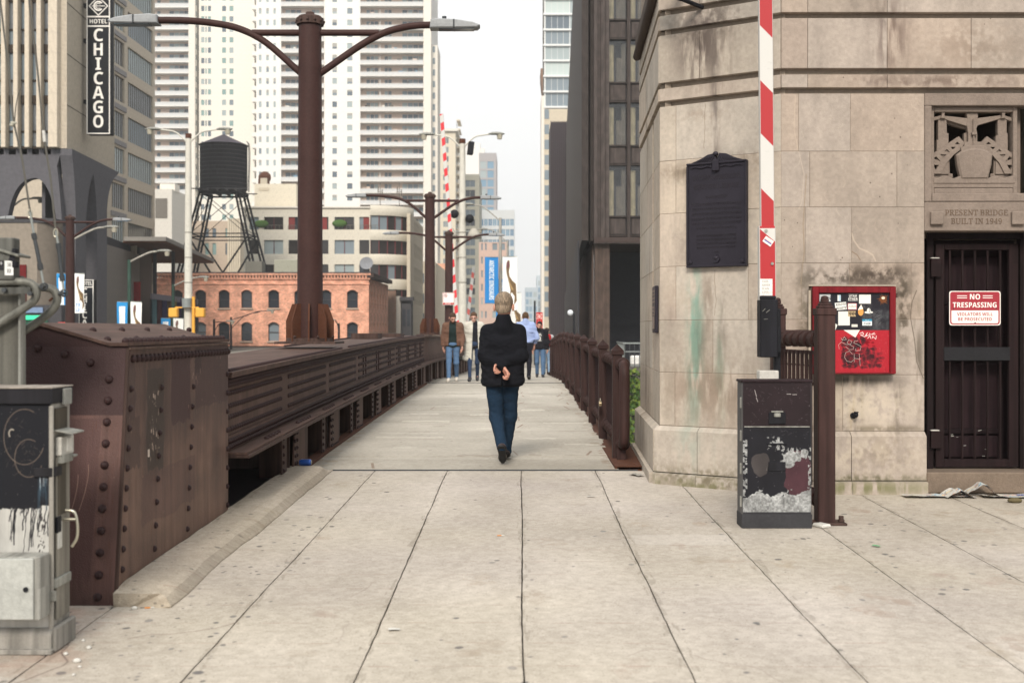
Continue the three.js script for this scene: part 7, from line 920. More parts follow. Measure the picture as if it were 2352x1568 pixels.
// ---- low dark hall, fascia, canopy, mural wall ----
{
  const d = 66, S = F / d, x = (p) => X(p, d), y = (p) => Y(p, d), t = thing('concrete_hall', 'low grey-brown concrete hall with rounded end behind the bent tubes', 'building'); mesh('hall_wall', [box(x(84) - x(-60), y(508) - GL, 2, (x(84) + x(-60)) / 2, (y(508) + GL) / 2, -d - 1)], grain(0x968c80, 0.92), t); mesh('rounded_end', [cyl(1, 1, y(508) - GL, x(84), (y(508) + GL) / 2, -d - 1, 28)], grain(0x746c63, 0.92), t); mesh('roof_edge', [box(x(122) - x(-60), 0.25, 2.1, (x(122) + x(-60)) / 2, y(506), -d - 1)], darkc, t);
  const upper = thing('glazed_pavilion', 'pale glazed pavilion seen through the dark arch', 'building'); facade(upper, X(-20, 118), -118, 0, 9.4, GL, Y(395, 118), [[0.6, 3.2], [3.9, 5.2], [5.9, 8.6]], [[Y(470, 118), Y(440, 118)], [Y(436, 118), Y(415, 118)]], paleTan, [phy(0x9fc0b0, 0.15), gD], {}); block3(upper, 'pavilion_body', X(-20, 118), X(-20, 118) + 9.4, GL, Y(395, 118), 118.5, 124, conc);
  const shop = thing('shop_front', 'dark shop front with a bright green strip sign', 'shop'); block3(shop, 'shop_body', X(36, 65), X(140, 65), GL, Y(700, 65), 65, 65.8, darkc); mesh('shop_window', [box(X(140, 65) - X(110, 65), 1.3, 0.05, X(125, 65), 1.3, -64.95)], gD, shop); mesh('green_sign', [box(X(92, 64.8) - X(44, 64.8), 0.24, 0.1, X(68, 64.8), Y(729, 64.8), -64.85)], std(0x35c290, 0.5, { emissive: 0x1fae78, emissiveIntensity: 0.5 }), shop); mesh('green_panel', [box(X(110, 65) - X(38, 65), 0.7, 0.06, X(74, 65), Y(749, 65), -64.93)], grain(0x2e5a48, 0.6), shop); mesh('blue_sign', [box(1.0, 0.3, 0.08, X(78, 65), Y(712, 65), -64.93)], grain(0x7f93b4, 0.6), shop);
  { const r = thing('red_shop_sign', 'small red sign with white letters by the shop front', 'sign', [X(141, 64.5), Y(747, 64.5), -64.5]); mesh('sign_board', [cbox(0.42, 0.34, 0.08, 0.01, 0, 0, 0)], std(0xd1433a, 0.5), r); face(r, 'sign_face', 0.4, 0.32, ctex(96, 72, (c) => { c.fillStyle = '#d1433a'; c.fillRect(0, 0, 96, 72); c.fillStyle = '#eee'; c.font = 'bold 26px sans-serif'; c.fillText('PARK', 10, 30, 76); c.fillText('DELI', 10, 62, 76); }), 0, 0, 0.042); }
  const wallBetween = (t, n, p, dp, q, dq, yt0, yt1, th, mat, yb = GL) => { const a = at(p, yt0, dp), b = at(q, yt1, dq), L = Math.hypot(b.x - a.x, b.z - a.z), yaw = Math.atan2(-(b.z - a.z), b.x - a.x), h = (a.y + b.y) / 2 - yb; const m = mesh(n, [box(L, h, th, L / 2, h / 2, -th / 2)], mat, t); m.position.set(a.x, yb, a.z); m.rotation.y = yaw; return [a, b, L, yaw]; };
  const t2 = thing('grey_concert_hall', 'windowless grey hall wall under a sloping black fascia', 'building'); wallBetween(t2, 'long_wall', 206, 88, 320, 106, 552, 582, 4, grain(0x827c76, 0.92)); const [a, b, L, yaw] = wallBetween(t2, 'fascia', 208, 87.7, 303, 105, 527, 566, 4.6, grain(0x333338, 0.85), Y(556, 88)); wallBetween(t2, 'dark_bay', 320, 106, 348, 112, 566, 578, 4, grain(0x454542, 0.6)); for (const p of [305]) mesh('pale_slot', [box(0.7, 0.9, 0.1, X(p, 104.5), Y(572, 104.5), -104.4)], grain(0xc9bfa8, 0.8), t2);  // the slot is a plain pale box on the hall wall
  { const c = thing('red_banner', 'tall red banner on the grey hall wall', 'banner'); mesh('banner_cloth', [box(0.75, 2.3, 0.06, X(312, 103.5), Y(677, 103.5), -103.5)], cloth(0x8e2426), c); const c2 = thing('dark_red_banner', 'dark red banner behind the gate machine housing', 'banner'); mesh('banner_cloth', [box(0.42, 2.9, 0.06, X(50, 65.9), Y(667, 65.9), -65.93)], cloth(0x6e2426), c2); }
  const cn = thing('canopy', 'flat projecting canopy with brown wooden soffit on dark posts', 'canopy'), yc = Y(553, 100), poly = [[-33.7, 100], [-30.1, 100], [-34.3, 132], [-42, 132]].map(([q, w]) => [q, w]); mesh('canopy_roof', ext(poly, 0.35).rotateX(-Math.PI / 2).translate(0, yc, 0), grain(0x8a8680, 0.8), cn); mesh('soffit', ext(poly.map(([q, w]) => [q - 0.1, w + 0.15]), 0.1).rotateX(-Math.PI / 2).translate(0, yc - 0.12, 0), streak(0x7a5138, 0.7), cn); for (const [p, e] of [[355, 108], [397, 112]]) mesh('post', [box(0.28, yc - GL - 0.1, 0.28, X(p, e), (yc + GL) / 2 - 0.05, -e)], darkc, cn); mesh('balcony_edge', [beam(at(347, 680, 106), at(452, 693, 118), 0.2, 0.5)], grain(0x77737c, 0.8), cn);
  const mw = thing('mural_wall', 'street level wall of dark colourful mural panels', 'wall'), cols = [0x5a7f8a, 0x5a3038, 0x44406a, 0x6a5848, 0x7e7434, 0x4a3a5c, 0x3f4a4a, 0x5a4048, 0x3c3a52]; for (let k = 0; k < 9; k++) { const p = 348 + k * 11.5, e = 107 + k * 1.2; const mp = mesh('mural_panel', [box(0.46, 3.0, 0.12, 0, 0, 0)], streak(cols[k], 0.8), mw); mp.position.set(X(p + 5.5, e), Y(722, e), -e); mp.rotation.y = 0.9; } mesh('wall_back', [beam(at(347, 725, 107.4), at(452, 725, 119.5), 0.3, 3.2)], darkc, mw);
}
// ---- brick warehouse ----
const brickTex = tex(512, 512, (u, v) => { const row = Math.floor(v * 32), off = (row % 2) * 0.5, bx = u * 16 + off, fx = bx % 1, fy = (v * 32) % 1, id = vn(Math.floor(bx) * 3.7, row * 5.1), j = fx < 0.06 || fy < 0.12, k = 0.9 + 0.24 * id + 0.36 * (fbm(u * 5, v * 5, 4) - 0.5); return j ? [206 * k, 182 * k, 166 * k] : [208 * k, 147 * k, 121 * k]; }, 3.6);
{
  const d = 144, S = F / d, x = (p) => X(p, d), y = (p) => Y(p, d), brick = std(0xffffff, 0.92, { map: brickTex }), brickD = brick, t = thing('brick_warehouse', 'red brick warehouse with arched windows under the water tank', 'building');
  const cs = [352, 406, 460, 514, 566, 628, 688, 748, 809], ws = shp([[x(340), GL], [x(847), GL], [x(847), y(640)], [x(340), y(640)]]), arch = (c, a, b, o = 0) => { const p = new THREE.Path(), w = 12.5 / S + o, X0 = x(c); p.moveTo(X0 - w, y(b) - o); p.lineTo(X0 + w, y(b) - o); p.lineTo(X0 + w, y(a + 6)); p.quadraticCurveTo(X0, y(a - 5) + o, X0 - w, y(a + 6)); p.closePath(); return p; };
  const rows = [[665, 707], [739, 783]]; for (const c of cs) for (const [a, b] of rows) ws.holes.push(arch(c, a, b)); mesh('front_wall', ext(ws, 0.5).translate(0, 0, -d - 0.5), brick, t);
  for (const c of cs) for (const [a, b] of rows) { const s = new THREE.Shape(arch(c, a, b, 0.02).getPoints(6)), g = gD; const w = mesh('window', ext(s, 0.05).translate(0, 0, -d - 0.42), rnd() < 0.8 ? gD : gB, t); mesh('sash_bar', [box(25 / S, 0.09, 0.1, x(c), y((a + b) / 2 + 2), -d - 0.33)], darkc, w); mesh('window_frame', [box(0.08, (b - a) / S, 0.1, x(c) - 12 / S, (y(a + 4) + y(b)) / 2, -d - 0.33), box(0.08, (b - a) / S, 0.1, x(c) + 12 / S, (y(a + 4) + y(b)) / 2, -d - 0.33)], darkc, w); mesh('sill', [box(29 / S, 0.16, 0.25, x(c), y(b + 2), -d + 0.05)], grain(0xb9aa9a, 0.9), w); mesh('arch_hood', [tube([V(x(c) - 13.5 / S, y(a + 6), -d + 0.02), V(x(c) - 7 / S, y(a + 1), -d + 0.02), V(x(c), y(a - 0.6), -d + 0.02), V(x(c) + 7 / S, y(a + 1), -d + 0.02), V(x(c) + 13.5 / S, y(a + 6), -d + 0.02)], 0.1, 12, 5)], brickD, w); }
  mesh('cornice', [box(x(852) - x(340), 0.28, 0.6, (x(852) + x(340)) / 2, y(629), -d + 0.05), box(x(850) - x(340), 0.2, 0.35, (x(850) + x(340)) / 2, y(640), -d + 0.0), box(x(849) - x(340), 0.12, 0.2, (x(849) + x(340)) / 2, y(652), -d + 0.03)], brick, t); mesh('coping', [box(x(854) - x(340), 0.12, 0.8, (x(854) + x(340)) / 2, y(626), -d)], darkc, t); const dg = prep(box(0.2, 0.42, 0.3)); for (let p = 344; p < 848; p += 7.2) put('dentil', dg, brick, t, x(p), y(635.5), -d + 0.1);
  // street flank, roof
  const fx = x(847), cols = [], rws = [[y(783), y(741)], [y(706), y(668)]]; for (let k = 0; k < 6; k++) cols.push([2.4 + k * 3, 3.4 + k * 3]); facade(t, fx, -d - 0.02, Math.PI / 2, 21, GL, y(640), cols, rws, brickD, [gD], { t: 0.5 }); mesh('flank_cornice', [box(0.8, 0.5, 21.4, fx + 0.2, y(632), -d - 10.4)], grain(0x4a3c38, 0.9), t); mesh('roof_deck', [box(fx - x(340) - 0.6, 0.2, 20.4, (fx + x(340)) / 2, y(632), -d - 10.6)], grain(0x6e675e, 0.95), t); block3(t, 'inner_core', x(340), fx - 0.6, GL, y(634) - 0.2, d + 1, d + 20.8, darkc);
  const roofY = y(632) + 0.1;
  const ac = thing('roof_air_unit', 'long grey-green air handling unit on the brick warehouse roof', 'air unit', [x(600), roofY, -d - 6]), S6 = F / (d + 6); mesh('unit_body', [cbox(96 / S6, 2.1, 2.4, 0.05, 3.2, 1.05, 0)], grain(0xa9aa9c, 0.8), ac); mesh('louvre', [cbox(64 / S6 * 0.6, 1.9, 2.0, 0.04, -2.1, 0.96, 0)], grain(0x7d7c74, 0.8), ac);
  const di = thing('satellite_dish', 'grey satellite dish at the corner of the brick warehouse roof', 'dish', [x(877) - 2.4, roofY, -d - 4]); mesh('dish_bowl', [lathe([[0, 0], [0.4, 0.05], [0.7, 0.16], [0.85, 0.27], [0.83, 0.29], [0.68, 0.19], [0, 0.03]], 18).rotateX(Math.PI / 2.6).translate(0, 1.5, 0)], grain(0x8d9096, 0.6), di); mesh('dish_mast', [cyl(0.08, 0.08, 1.5, 0, 0.75, -0.1, 8), cyl(0.4, 0.4, 0.4, 0, 0.7, 0, 12)], darkc, di);
  // water tank
  const wd = d + 9, S2 = F / wd, wt = thing('water_tank', 'dark wooden rooftop water tank with conical lid on a steel trestle', 'water tank', [X(513, wd), roofY, -wd]), Yl = (p) => Y(p, wd) - roofY, r = 53 / S2, tm = streak(0x2b2b30, 0.85);
  for (let k = 0; k < 40; k++) { const a0 = k / 40 * 6.2832; const s = mesh('stave', [box(2 * r * Math.sin(Math.PI / 40) * 1.005, Yl(334) - Yl(436), 0.12, 0, (Yl(334) + Yl(436)) / 2, r - 0.06)], tm, wt); s.rotation.y = a0; } for (let k = 0; k < 11; k++) mesh('hoop', [tr(new THREE.TorusGeometry(r + 0.01, 0.035, 5, 40), 0, Yl(432 - k * 9.2), 0, Math.PI / 2)], darkc, wt);
  mesh('lid', [new THREE.ConeGeometry(r + 0.2, Yl(308) - Yl(334), 28).translate(0, (Yl(308) + Yl(334)) / 2, 0)], grain(0x565058, 0.8), wt); mesh('tank_floor', [cyl(r - 0.1, r - 0.1, 0.3, 0, Yl(437), 0, 28), ...[-2.4, -1.2, 0, 1.2, 2.4].map((q) => box(0.25, 0.35, 2 * r + 0.6, q, Yl(441), 0)), box(2 * r + 1.4, 0.12, 0.2, 0, Yl(439), r), box(2 * r + 1.4, 0.12, 0.2, 0, Yl(439), -r)], darkc, wt); mesh('ladder', [tube([V(r + 0.25, Yl(440), 0.3), V(r + 0.25, Yl(330), 0.3), V(r + 0.05, Yl(325), 0.3)], 0.05, 16, 5), tube([V(r + 0.25, Yl(440), -0.3), V(r + 0.25, Yl(330), -0.3), V(r + 0.05, Yl(325), -0.3)], 0.05, 16, 5), ...Array.from({ length: 18 }, (_, k) => rod(V(r + 0.25, Yl(440 - k * 6), 0.3), V(r + 0.25, Yl(440 - k * 6), -0.3), 0.03, 4))], darkc, wt);
  const A = [], tp = 40 / S2, bt = 86 / S2, y0 = 0, y1 = Yl(444), ym = Yl(540); for (const [sx, sz] of [[-1, 1], [1, 1], [1, -1], [-1, -1]]) { const p = V(sx * tp, y1, sz * tp), q = V(sx * bt, y0, sz * bt * 0.75), px = V(-sz * 0.0, 0, 0); for (const o of [-0.22, 0.22]) mesh('leg', [beam(p.clone().add(V(o, 0, 0)), q.clone().add(V(o, 0, 0)), 0.14, 0.26)], tm, wt); for (let k = 0; k < 12; k++) { const c = p.clone().lerp(q, (k + 0.5) / 12); mesh('leg_lacing', [beam(c.clone().add(V(-0.24, 0.1, 0)), c.clone().add(V(0.24, -0.1, 0)), 0.06, 0.08)], tm, wt); } A.push([p, q]); }
  const lerpY = ([p, q], yy) => p.clone().lerp(q, (p.y - yy) / (p.y - q.y)); for (let k = 0; k < 4; k++) { const a0 = A[k], b0 = A[(k + 1) % 4]; mesh('girt', [beam(lerpY(a0, ym), lerpY(b0, ym), 0.16, 0.14), beam(lerpY(a0, ym - 0.45), lerpY(b0, ym - 0.45), 0.16, 0.14), beam(lerpY(a0, y1 - 0.2), lerpY(b0, y1 - 0.2), 0.2, 0.25)], tm, wt); mesh('brace', [rod(lerpY(a0, y1 - 0.4), lerpY(b0, ym), 0.045, 5), rod(lerpY(b0, y1 - 0.4), lerpY(a0, ym), 0.045, 5)], tm, wt); const m0 = lerpY(a0, ym - 0.5).lerp(lerpY(b0, ym - 0.5), 0.0); if (k === 0 || k === 2) mesh('raker', [beam(lerpY(a0, ym - 0.5), V(a0[1].x * 0.1, 0, a0[1].z), 0.16, 0.22), beam(lerpY(b0, ym - 0.5), V(b0[1].x * 0.1, 0, b0[1].z), 0.16, 0.22)], tm, wt); }
}
// ---- cream loft building with a rounded glass corner ----
{
  const d = 172, S = F / d, x = (p) => X(p, d), y = (p) => Y(p, d), t = thing('loft_building', 'cream loft building with rounded corner and dark red window frames', 'building'), ox = x(560), wall = grain(0xe2dccd, 0.9), R = x(942) - x(850), gl = [gBrown, gD, gB, gBrown, gC], redf = grain(0x6a3236, 0.7);
  const rows = [[y(527), y(498)], [y(583), y(551)], [y(640), y(607)], [y(697), y(664)]], cols = [[572, 594], [606, 650], [662, 706], [716, 754], [768, 813], [825, 848]].map(([a, b]) => [x(a) - ox, x(b) - ox]);
  facade(t, ox, -d, 0, x(850) - ox, GL, y(476), cols, rows, wall, gl, { t: 0.6, recess: 0.3, split: 1.4, mullion: redf }); block3(t, 'body', ox, x(850), GL, y(480), d + 0.7, d + 16, wall); mesh('parapet', [box(x(850) - ox, 0.2, 0.9, (x(850) + ox) / 2, y(476), -d - 0.2)], cream, t);
  const cx = x(850), cz = -d - R, band = (n, a, b, r, m) => { const g = lathe([[r - 0.4, a], [r, a], [r, b], [r - 0.4, b]], 36); const q = new THREE.LatheGeometry([[r - 0.5, a], [r, a], [r, b], [r - 0.5, b]].map(([u, v]) => new THREE.Vector2(u, v)), 14, 0, Math.PI / 2); return mesh(n, q.translate(cx, 0, cz), m, t); };
  const tops = [[y(527), y(494)], [y(583), y(551)], [y(640), y(607)], [y(697), y(664)]]; let yy = GL; for (const [a, b] of tops.slice().reverse()) { band('corner_band', yy, a, R, wall); yy = b; for (let k = 0; k < 7; k++) { const a0 = k / 7 * Math.PI / 2, a1 = (k + 1) / 7 * Math.PI / 2, rg = R - 0.35, p = V(cx + rg * Math.sin(a0), 0, cz + rg * Math.cos(a0)), q = V(cx + rg * Math.sin(a1), 0, cz + rg * Math.cos(a1)), L = p.distanceTo(q), w = mesh('corner_window', [box(L - 0.05, b - a, 0.06)], rnd() < 0.7 ? gBrown : gB, t); w.position.set((p.x + q.x) / 2, (a + b) / 2, (p.z + q.z) / 2); w.rotation.y = (a0 + a1) / 2; mesh('corner_mullion', [box(0.14, b - a, 0.2, cx + (R - 0.25) * Math.sin(a0), (a + b) / 2, cz + (R - 0.25) * Math.cos(a0))], redf, t); } } band('corner_band', yy, y(471), R, wall); mesh('corner_body', [cyl(R - 0.9, R - 0.9, y(476) - GL, cx, (y(476) + GL) / 2, cz, 24)], wall, t);
  const sc = [], sr = rows; for (let k = 0; k < 10; k++) sc.push([R + 0.8 + k * 1.6, R + 1.6 + k * 1.6]); facade(t, x(942), -d, Math.PI / 2, R + 17, GL, y(490), sc, sr, paleTan, [gBrown, gD], { t: 0.5 });
  for (const [a, b] of [[606, 650], [662, 680], [768, 813], [826, 870]]) mesh('terrace_rail', [box(x(b) - x(a), 0.06, 0.06, (x(a) + x(b)) / 2, y(517), -d + 0.05), ...Array.from({ length: 6 }, (_, k) => box(0.05, 0.6, 0.05, mix(x(a), x(b), k / 5), y(522), -d + 0.05))], greyc, t); for (const p of [664, 738, 836]) mesh('red_door', [box(0.9, 1.9, 0.1, x(p + 5), y(513), -d - 0.22)], grain(0x8a3a38, 0.7), t); for (const [p, q] of [[780, 513], [600, 514]]) mesh('terrace_shrub', [ball(0.7, x(p), y(q), -d + 0.1, 1.6, 0.8, 0.5, 7)], grain(0x4c6a34, 0.9), t);
  const ph = thing('rooftop_penthouse', 'plain cream penthouse block on the loft building roof', 'building'); block3(ph, 'penthouse_box', X(584, 178), X(680, 178), y(480), Y(422, 178), 178, 186, grain(0xe0d8c6, 0.9)); mesh('penthouse_hatch', [box(1.6, 0.4, 0.1, X(606, 178), Y(434, 178), -177.96)], paleTan, ph);
  const vt = thing('rusty_vent', 'rusty brown curved vent on top of the cream penthouse', 'vent', [X(607, 180), Y(422, 178), -180]); mesh('vent_hood', [cyl(0.9, 0.8, 1.5, -0.1, 0.75, 0, 14), tr(new THREE.SphereGeometry(0.95, 14, 10), 0.05, 1.2, 0)], M.rust, vt); mesh('vent_box', [box(1, 1, 0.4, 0.1, 0.5, 0.9)], grain(0xc0b8a8, 0.8), vt);
  for (const [p, n] of [[873, 'antenna_mast'], [917, 'antenna_mast']]) { const a = thing(n, p < 900 ? 'slim antenna mast on the loft roof beside the curved corner' : 'antenna mast at the outer end of the loft roof', 'antenna', [X(p, 176), y(474), -176]); mesh('mast', [cyl(0.06, 0.05, 4, 0, 2, 0, 6), box(0.6, 0.08, 0.08, 0, 2.6, 0), box(0.15, 0.9, 0.15, 0.3, 2.5, 0), box(0.15, 0.9, 0.15, -0.3, 2.9, 0)], greyc, a); mesh('mast_base', [box(1, 0.5, 0.8, 0, 0.25, 0)], darkc, a); }
}
// ---- small infill buildings ----
{
  const t = thing('tan_old_building', 'tan old building with tall narrow windows behind the tank trestle', 'building'), d = 235, S = F / d, ox = X(440, d); facade(t, ox, -d, 0, X(552, d) - ox, GL, Y(507, d), [[470, 479], [487, 496], [517, 521]].map(([a, b]) => [X(a, d) - ox, X(b, d) - ox]), [[Y(585, d), Y(558, d)], [Y(546, d), Y(524, d)]], grain(0xbfae9c, 0.92), [gA, gG], { t: 0.5 }); block3(t, 'body', ox, X(552, d), GL, Y(509, d), d + 0.6, d + 14, paleTan); for (let k = 0; k < 6; k++) mesh('pilaster', [box(0.35, 11, 0.4, X(525 + k * 5, d), Y(565, d), -d + 0.15)], paleTan, t);
  const q = thing('white_annex', 'white annex with grey louvre panel between office block and tower', 'building'), e = 215; block3(q, 'body', X(350, e), X(394, e), GL, Y(434, e), e, e + 12, grain(0xd8d4cb, 0.9)); mesh('louvre_panel', [box(2.2, 3.6, 0.1, X(370, e), Y(478, e), -e + 0.04)], greyc, q); mesh('roof_box', [box(2.8, 1.4, 3, X(378, e), Y(428, e), -e - 3)], cream, q);
  const n = thing('narrow_infill', 'narrow white-sided building with dark bay beyond the brick warehouse', 'building'), f = 168; block3(n, 'side', X(892, f), X(920, f), GL, Y(680, f), f, f + 8, grain(0xbdb9b0, 0.9)); block3(n, 'bay', X(922, f), X(944, f), GL, Y(690, f), f, f + 3, darkc); mesh('bay_cornice', [box(2, 0.5, 1.2, X(934, f), Y(686, f), -f)], darkc, n); mesh('brick_gable', [box(1.7, 6, 0.3, X(896, f), Y(716, f), -f + 0.2)], grain(0x8a7060, 0.95), n); for (const p of [928, 938]) mesh('bay_window', [box(0.4, 2.4, 0.1, X(p, f), Y(730, f), -f + 0.04)], gD, n);
}
// ---- buildings closing the street ----
{
  const E = (name, label, d, p0, p1, top, depth, wall, glass, colsPx, fl, hFrac, o = {}) => { const t = thing(name, label, 'building'), ox = X(p0, d), W = X(p1, d) - ox, yt = Y(top, d), rows = []; for (let y = o.y0 ?? Y(800, d); y < yt - fl * 0.4; y += fl) rows.push([y + fl * (1 - hFrac) * 0.5, y + fl * (1 + hFrac) * 0.5]); facade(t, ox, -d, 0, W, GL, yt, colsPx.map(([a, b]) => [X(a, d) - ox, X(b, d) - ox]), rows.filter((r) => r[1] < yt - 0.2), wall, glass, { t: 0.5, recess: 0.2, ...o }); if (depth) block3(t, 'body', ox, ox + W, GL, yt - 0.2, d + 0.6, d + depth, wall); return t; };
  const e = E('cornice_building', 'cream old building with cornice right of the white tower'.replace('right of', 'next to'), 420, 990, 1046, 300, 26, grain(0xded4c0, 0.9), [gA, gB, gC], [[997, 1010], [1018, 1030]], 3.32, 0.6, { split: 0.7, y0: Y(760, 420) }); mesh('cornice', [box(10.5, 0.8, 30, X(1018, 420), Y(299, 420), -434)], cream, e); for (let k = 0; k < 16; k++) mesh('side_balcony', [box(1.3, 0.5, 12, X(1046, 420) + 0.7, Y(420, 420) - 26 + k * 3.3, -432)], paleTan, e); for (let k = 0; k < 30; k++) put('side_window', paneOf(1.6, 1.8), gA, e, X(1046, 420) + 0.05, Y(420, 420) - 24.5 + (k % 15) * 3.3, -426 - 5 * Math.floor(k / 15), 0, Math.PI / 2);
  const w = thing('plain_white_block', 'plain white windowless block rising far down the street', 'building'); block3(w, 'wall', X(1066, 620), X(1103, 620), GL, Y(328, 620), 620, 650, white); block3(w, 'step', X(1103, 620), X(1113, 620), GL, Y(340, 620), 621, 650, white);
  E('grey_blue_tower', 'grey tower with large pale blue windows down the street', 540, 1100, 1140, 351, 26, grain(0xaba7a8, 0.9), [gBlue, gC, gBlue], [[1103, 1117], [1119.5, 1134]], 4.2, 0.78, { y0: Y(620, 540) }); E('dark_glass_block', 'dark glass block with thin balconies beside the white pole', 330, 1067, 1101, 400, 22, grain(0xa9a89c, 0.8), [gA, gD, gB], [[1068, 1091]], 2.75, 0.66, { split: 1.2, y0: Y(770, 330) });
  E('blue_glass_office', 'blue glass office with white grid closing the street', 470, 1100, 1182, 482, 30, grain(0xd0d4d6, 0.8), [gBlue, phy(0x577a98, 0.1), gBlue, gB], Array.from({ length: 8 }, (_, k) => [1102 + k * 10, 1110 + k * 10]), 4.1, 0.64, { split: 0.7, y0: Y(640, 470) }); E('pink_brick_block', 'faded pink brick block below the blue glass office', 260, 1100, 1165, 556, 16, grain(0xd0b6aa, 0.92), [gB, gC], [[1105, 1109], [1114, 1118], [1131, 1142], [1150, 1160]], 3, 0.5); E('peach_wall_block', 'low peach block behind the parking sign', 230, 1000, 1030, 605, 14, grain(0xd8a58c, 0.92), [gB], [[1010, 1014]], 3.2, 0.4);
  E('hazy_glass_tower', 'pale hazy glass tower at the far end of the street', 900, 1206, 1236, 660, 40, grain(0xb6c2cb, 0.6), [gBlue, gC], [[1208, 1214], [1216, 1222], [1225, 1233]], 5.5, 0.7); E('hazy_twin_tower', 'taller pale hazy tower standing behind its glass neighbour', 940, 1233, 1258, 632, 40, grain(0xbecad2, 0.6), [gBlue, gC, gC], [[1236, 1241], [1244, 1249], [1251, 1256]], 5.5, 0.7); E('cream_side_street', 'cream weathered facade receding along the side of the street', 200, 949, 1000, 600, 40, paleTan, [gA], [[955, 962], [968, 974], [985, 992]], 3.4, 0.5);
}
// ---- buildings on the other side of the street ----
{
  const d = 290, t = thing('glass_office_tower', 'white slabbed glass office tower with visible rooms beside the dark tower', 'building'), ox = X(1250, d), W = X(1330, d) - ox, fl = 35.6 / (F / d), rows = []; for (let k = -9; k < 3; k++) rows.push([Y(250 - 6, d) + k * fl + 0.45 + 0.2, Y(250 - 6, d) + k * fl + fl - 0.1]);
  facade(t, ox, -d, 0, W, GL, Y(-240, d), [[0.35, 6.2], [6.4, W - 0.3]], Array.from({ length: 15 }, (_, k) => [Y(248, d) + k * fl - 3 * fl + 0.5, Y(248, d) + k * fl - 3 * fl + fl - 0.12]), grain(0xe2e5e4, 0.6), [gA, gB, gC, phy(0xb8c4c2, 0.15)], { t: 0.4, recess: 0.3, split: 1.35, mullion: railw }); block3(t, 'body', ox, ox + W, GL, Y(-240, d), d + 0.6, d + 20, greyc); for (let k = 0; k < 16; k++) put('floor_slab', prep(box(W + 0.3, 0.42, 0.6)), grain(0xe9ebea, 0.6), t, ox + W / 2 - 0.1, Y(248, d) - 3 * fl + k * fl + 0.2, -d + 0.05);
  const c = thing('cream_corner_block', 'narrow cream block with bracketed cornice below the glass office tower', 'building'), e = 232; block3(c, 'wall', X(1247, e), X(1310, e), GL, Y(250, e), e, e + 16, paleTan); block3(c, 'pilaster', X(1243.5, e), X(1250, e), GL, Y(220, e), e - 0.2, e + 10, cream); mesh('cornice', [ext([[0, 0], [0, 5], [-0.45, 5], [-0.4, 3.4], [-0.15, 1]], 8).translate(X(1247, e), Y(215, e), -e - 8)], grain(0x8d7464, 0.9), c); for (let k = 0; k < 14; k++) put('side_window', paneOf(0.9, 1.9), gB, c, X(1256, e), Y(262, e) - k * 3, -e + 0.02); mesh('brick_band', [box(1, 16, 0.2, X(1266, e), Y(640, e), -e + 0.15)], grain(0x7e4c40, 0.92), c);
  const r = thing('ribbed_dark_block', 'dark ribbed windowless block between cream block and bronze tower', 'building'), f = 192; block3(r, 'core', X(1265, f), X(1330, f), GL, Y(280, f), f, f + 12, grain(0x3d373b, 0.8)); const rg = prep(box(0.13, Y(278, f) - GL, 0.22)); for (let k = 0; k < 15; k++) put('rib', rg, grain(0x4a4247, 0.7), r, X(1265.5 + k * 4.4, f), (Y(278, f) + GL) / 2, -f + 0.1);
}
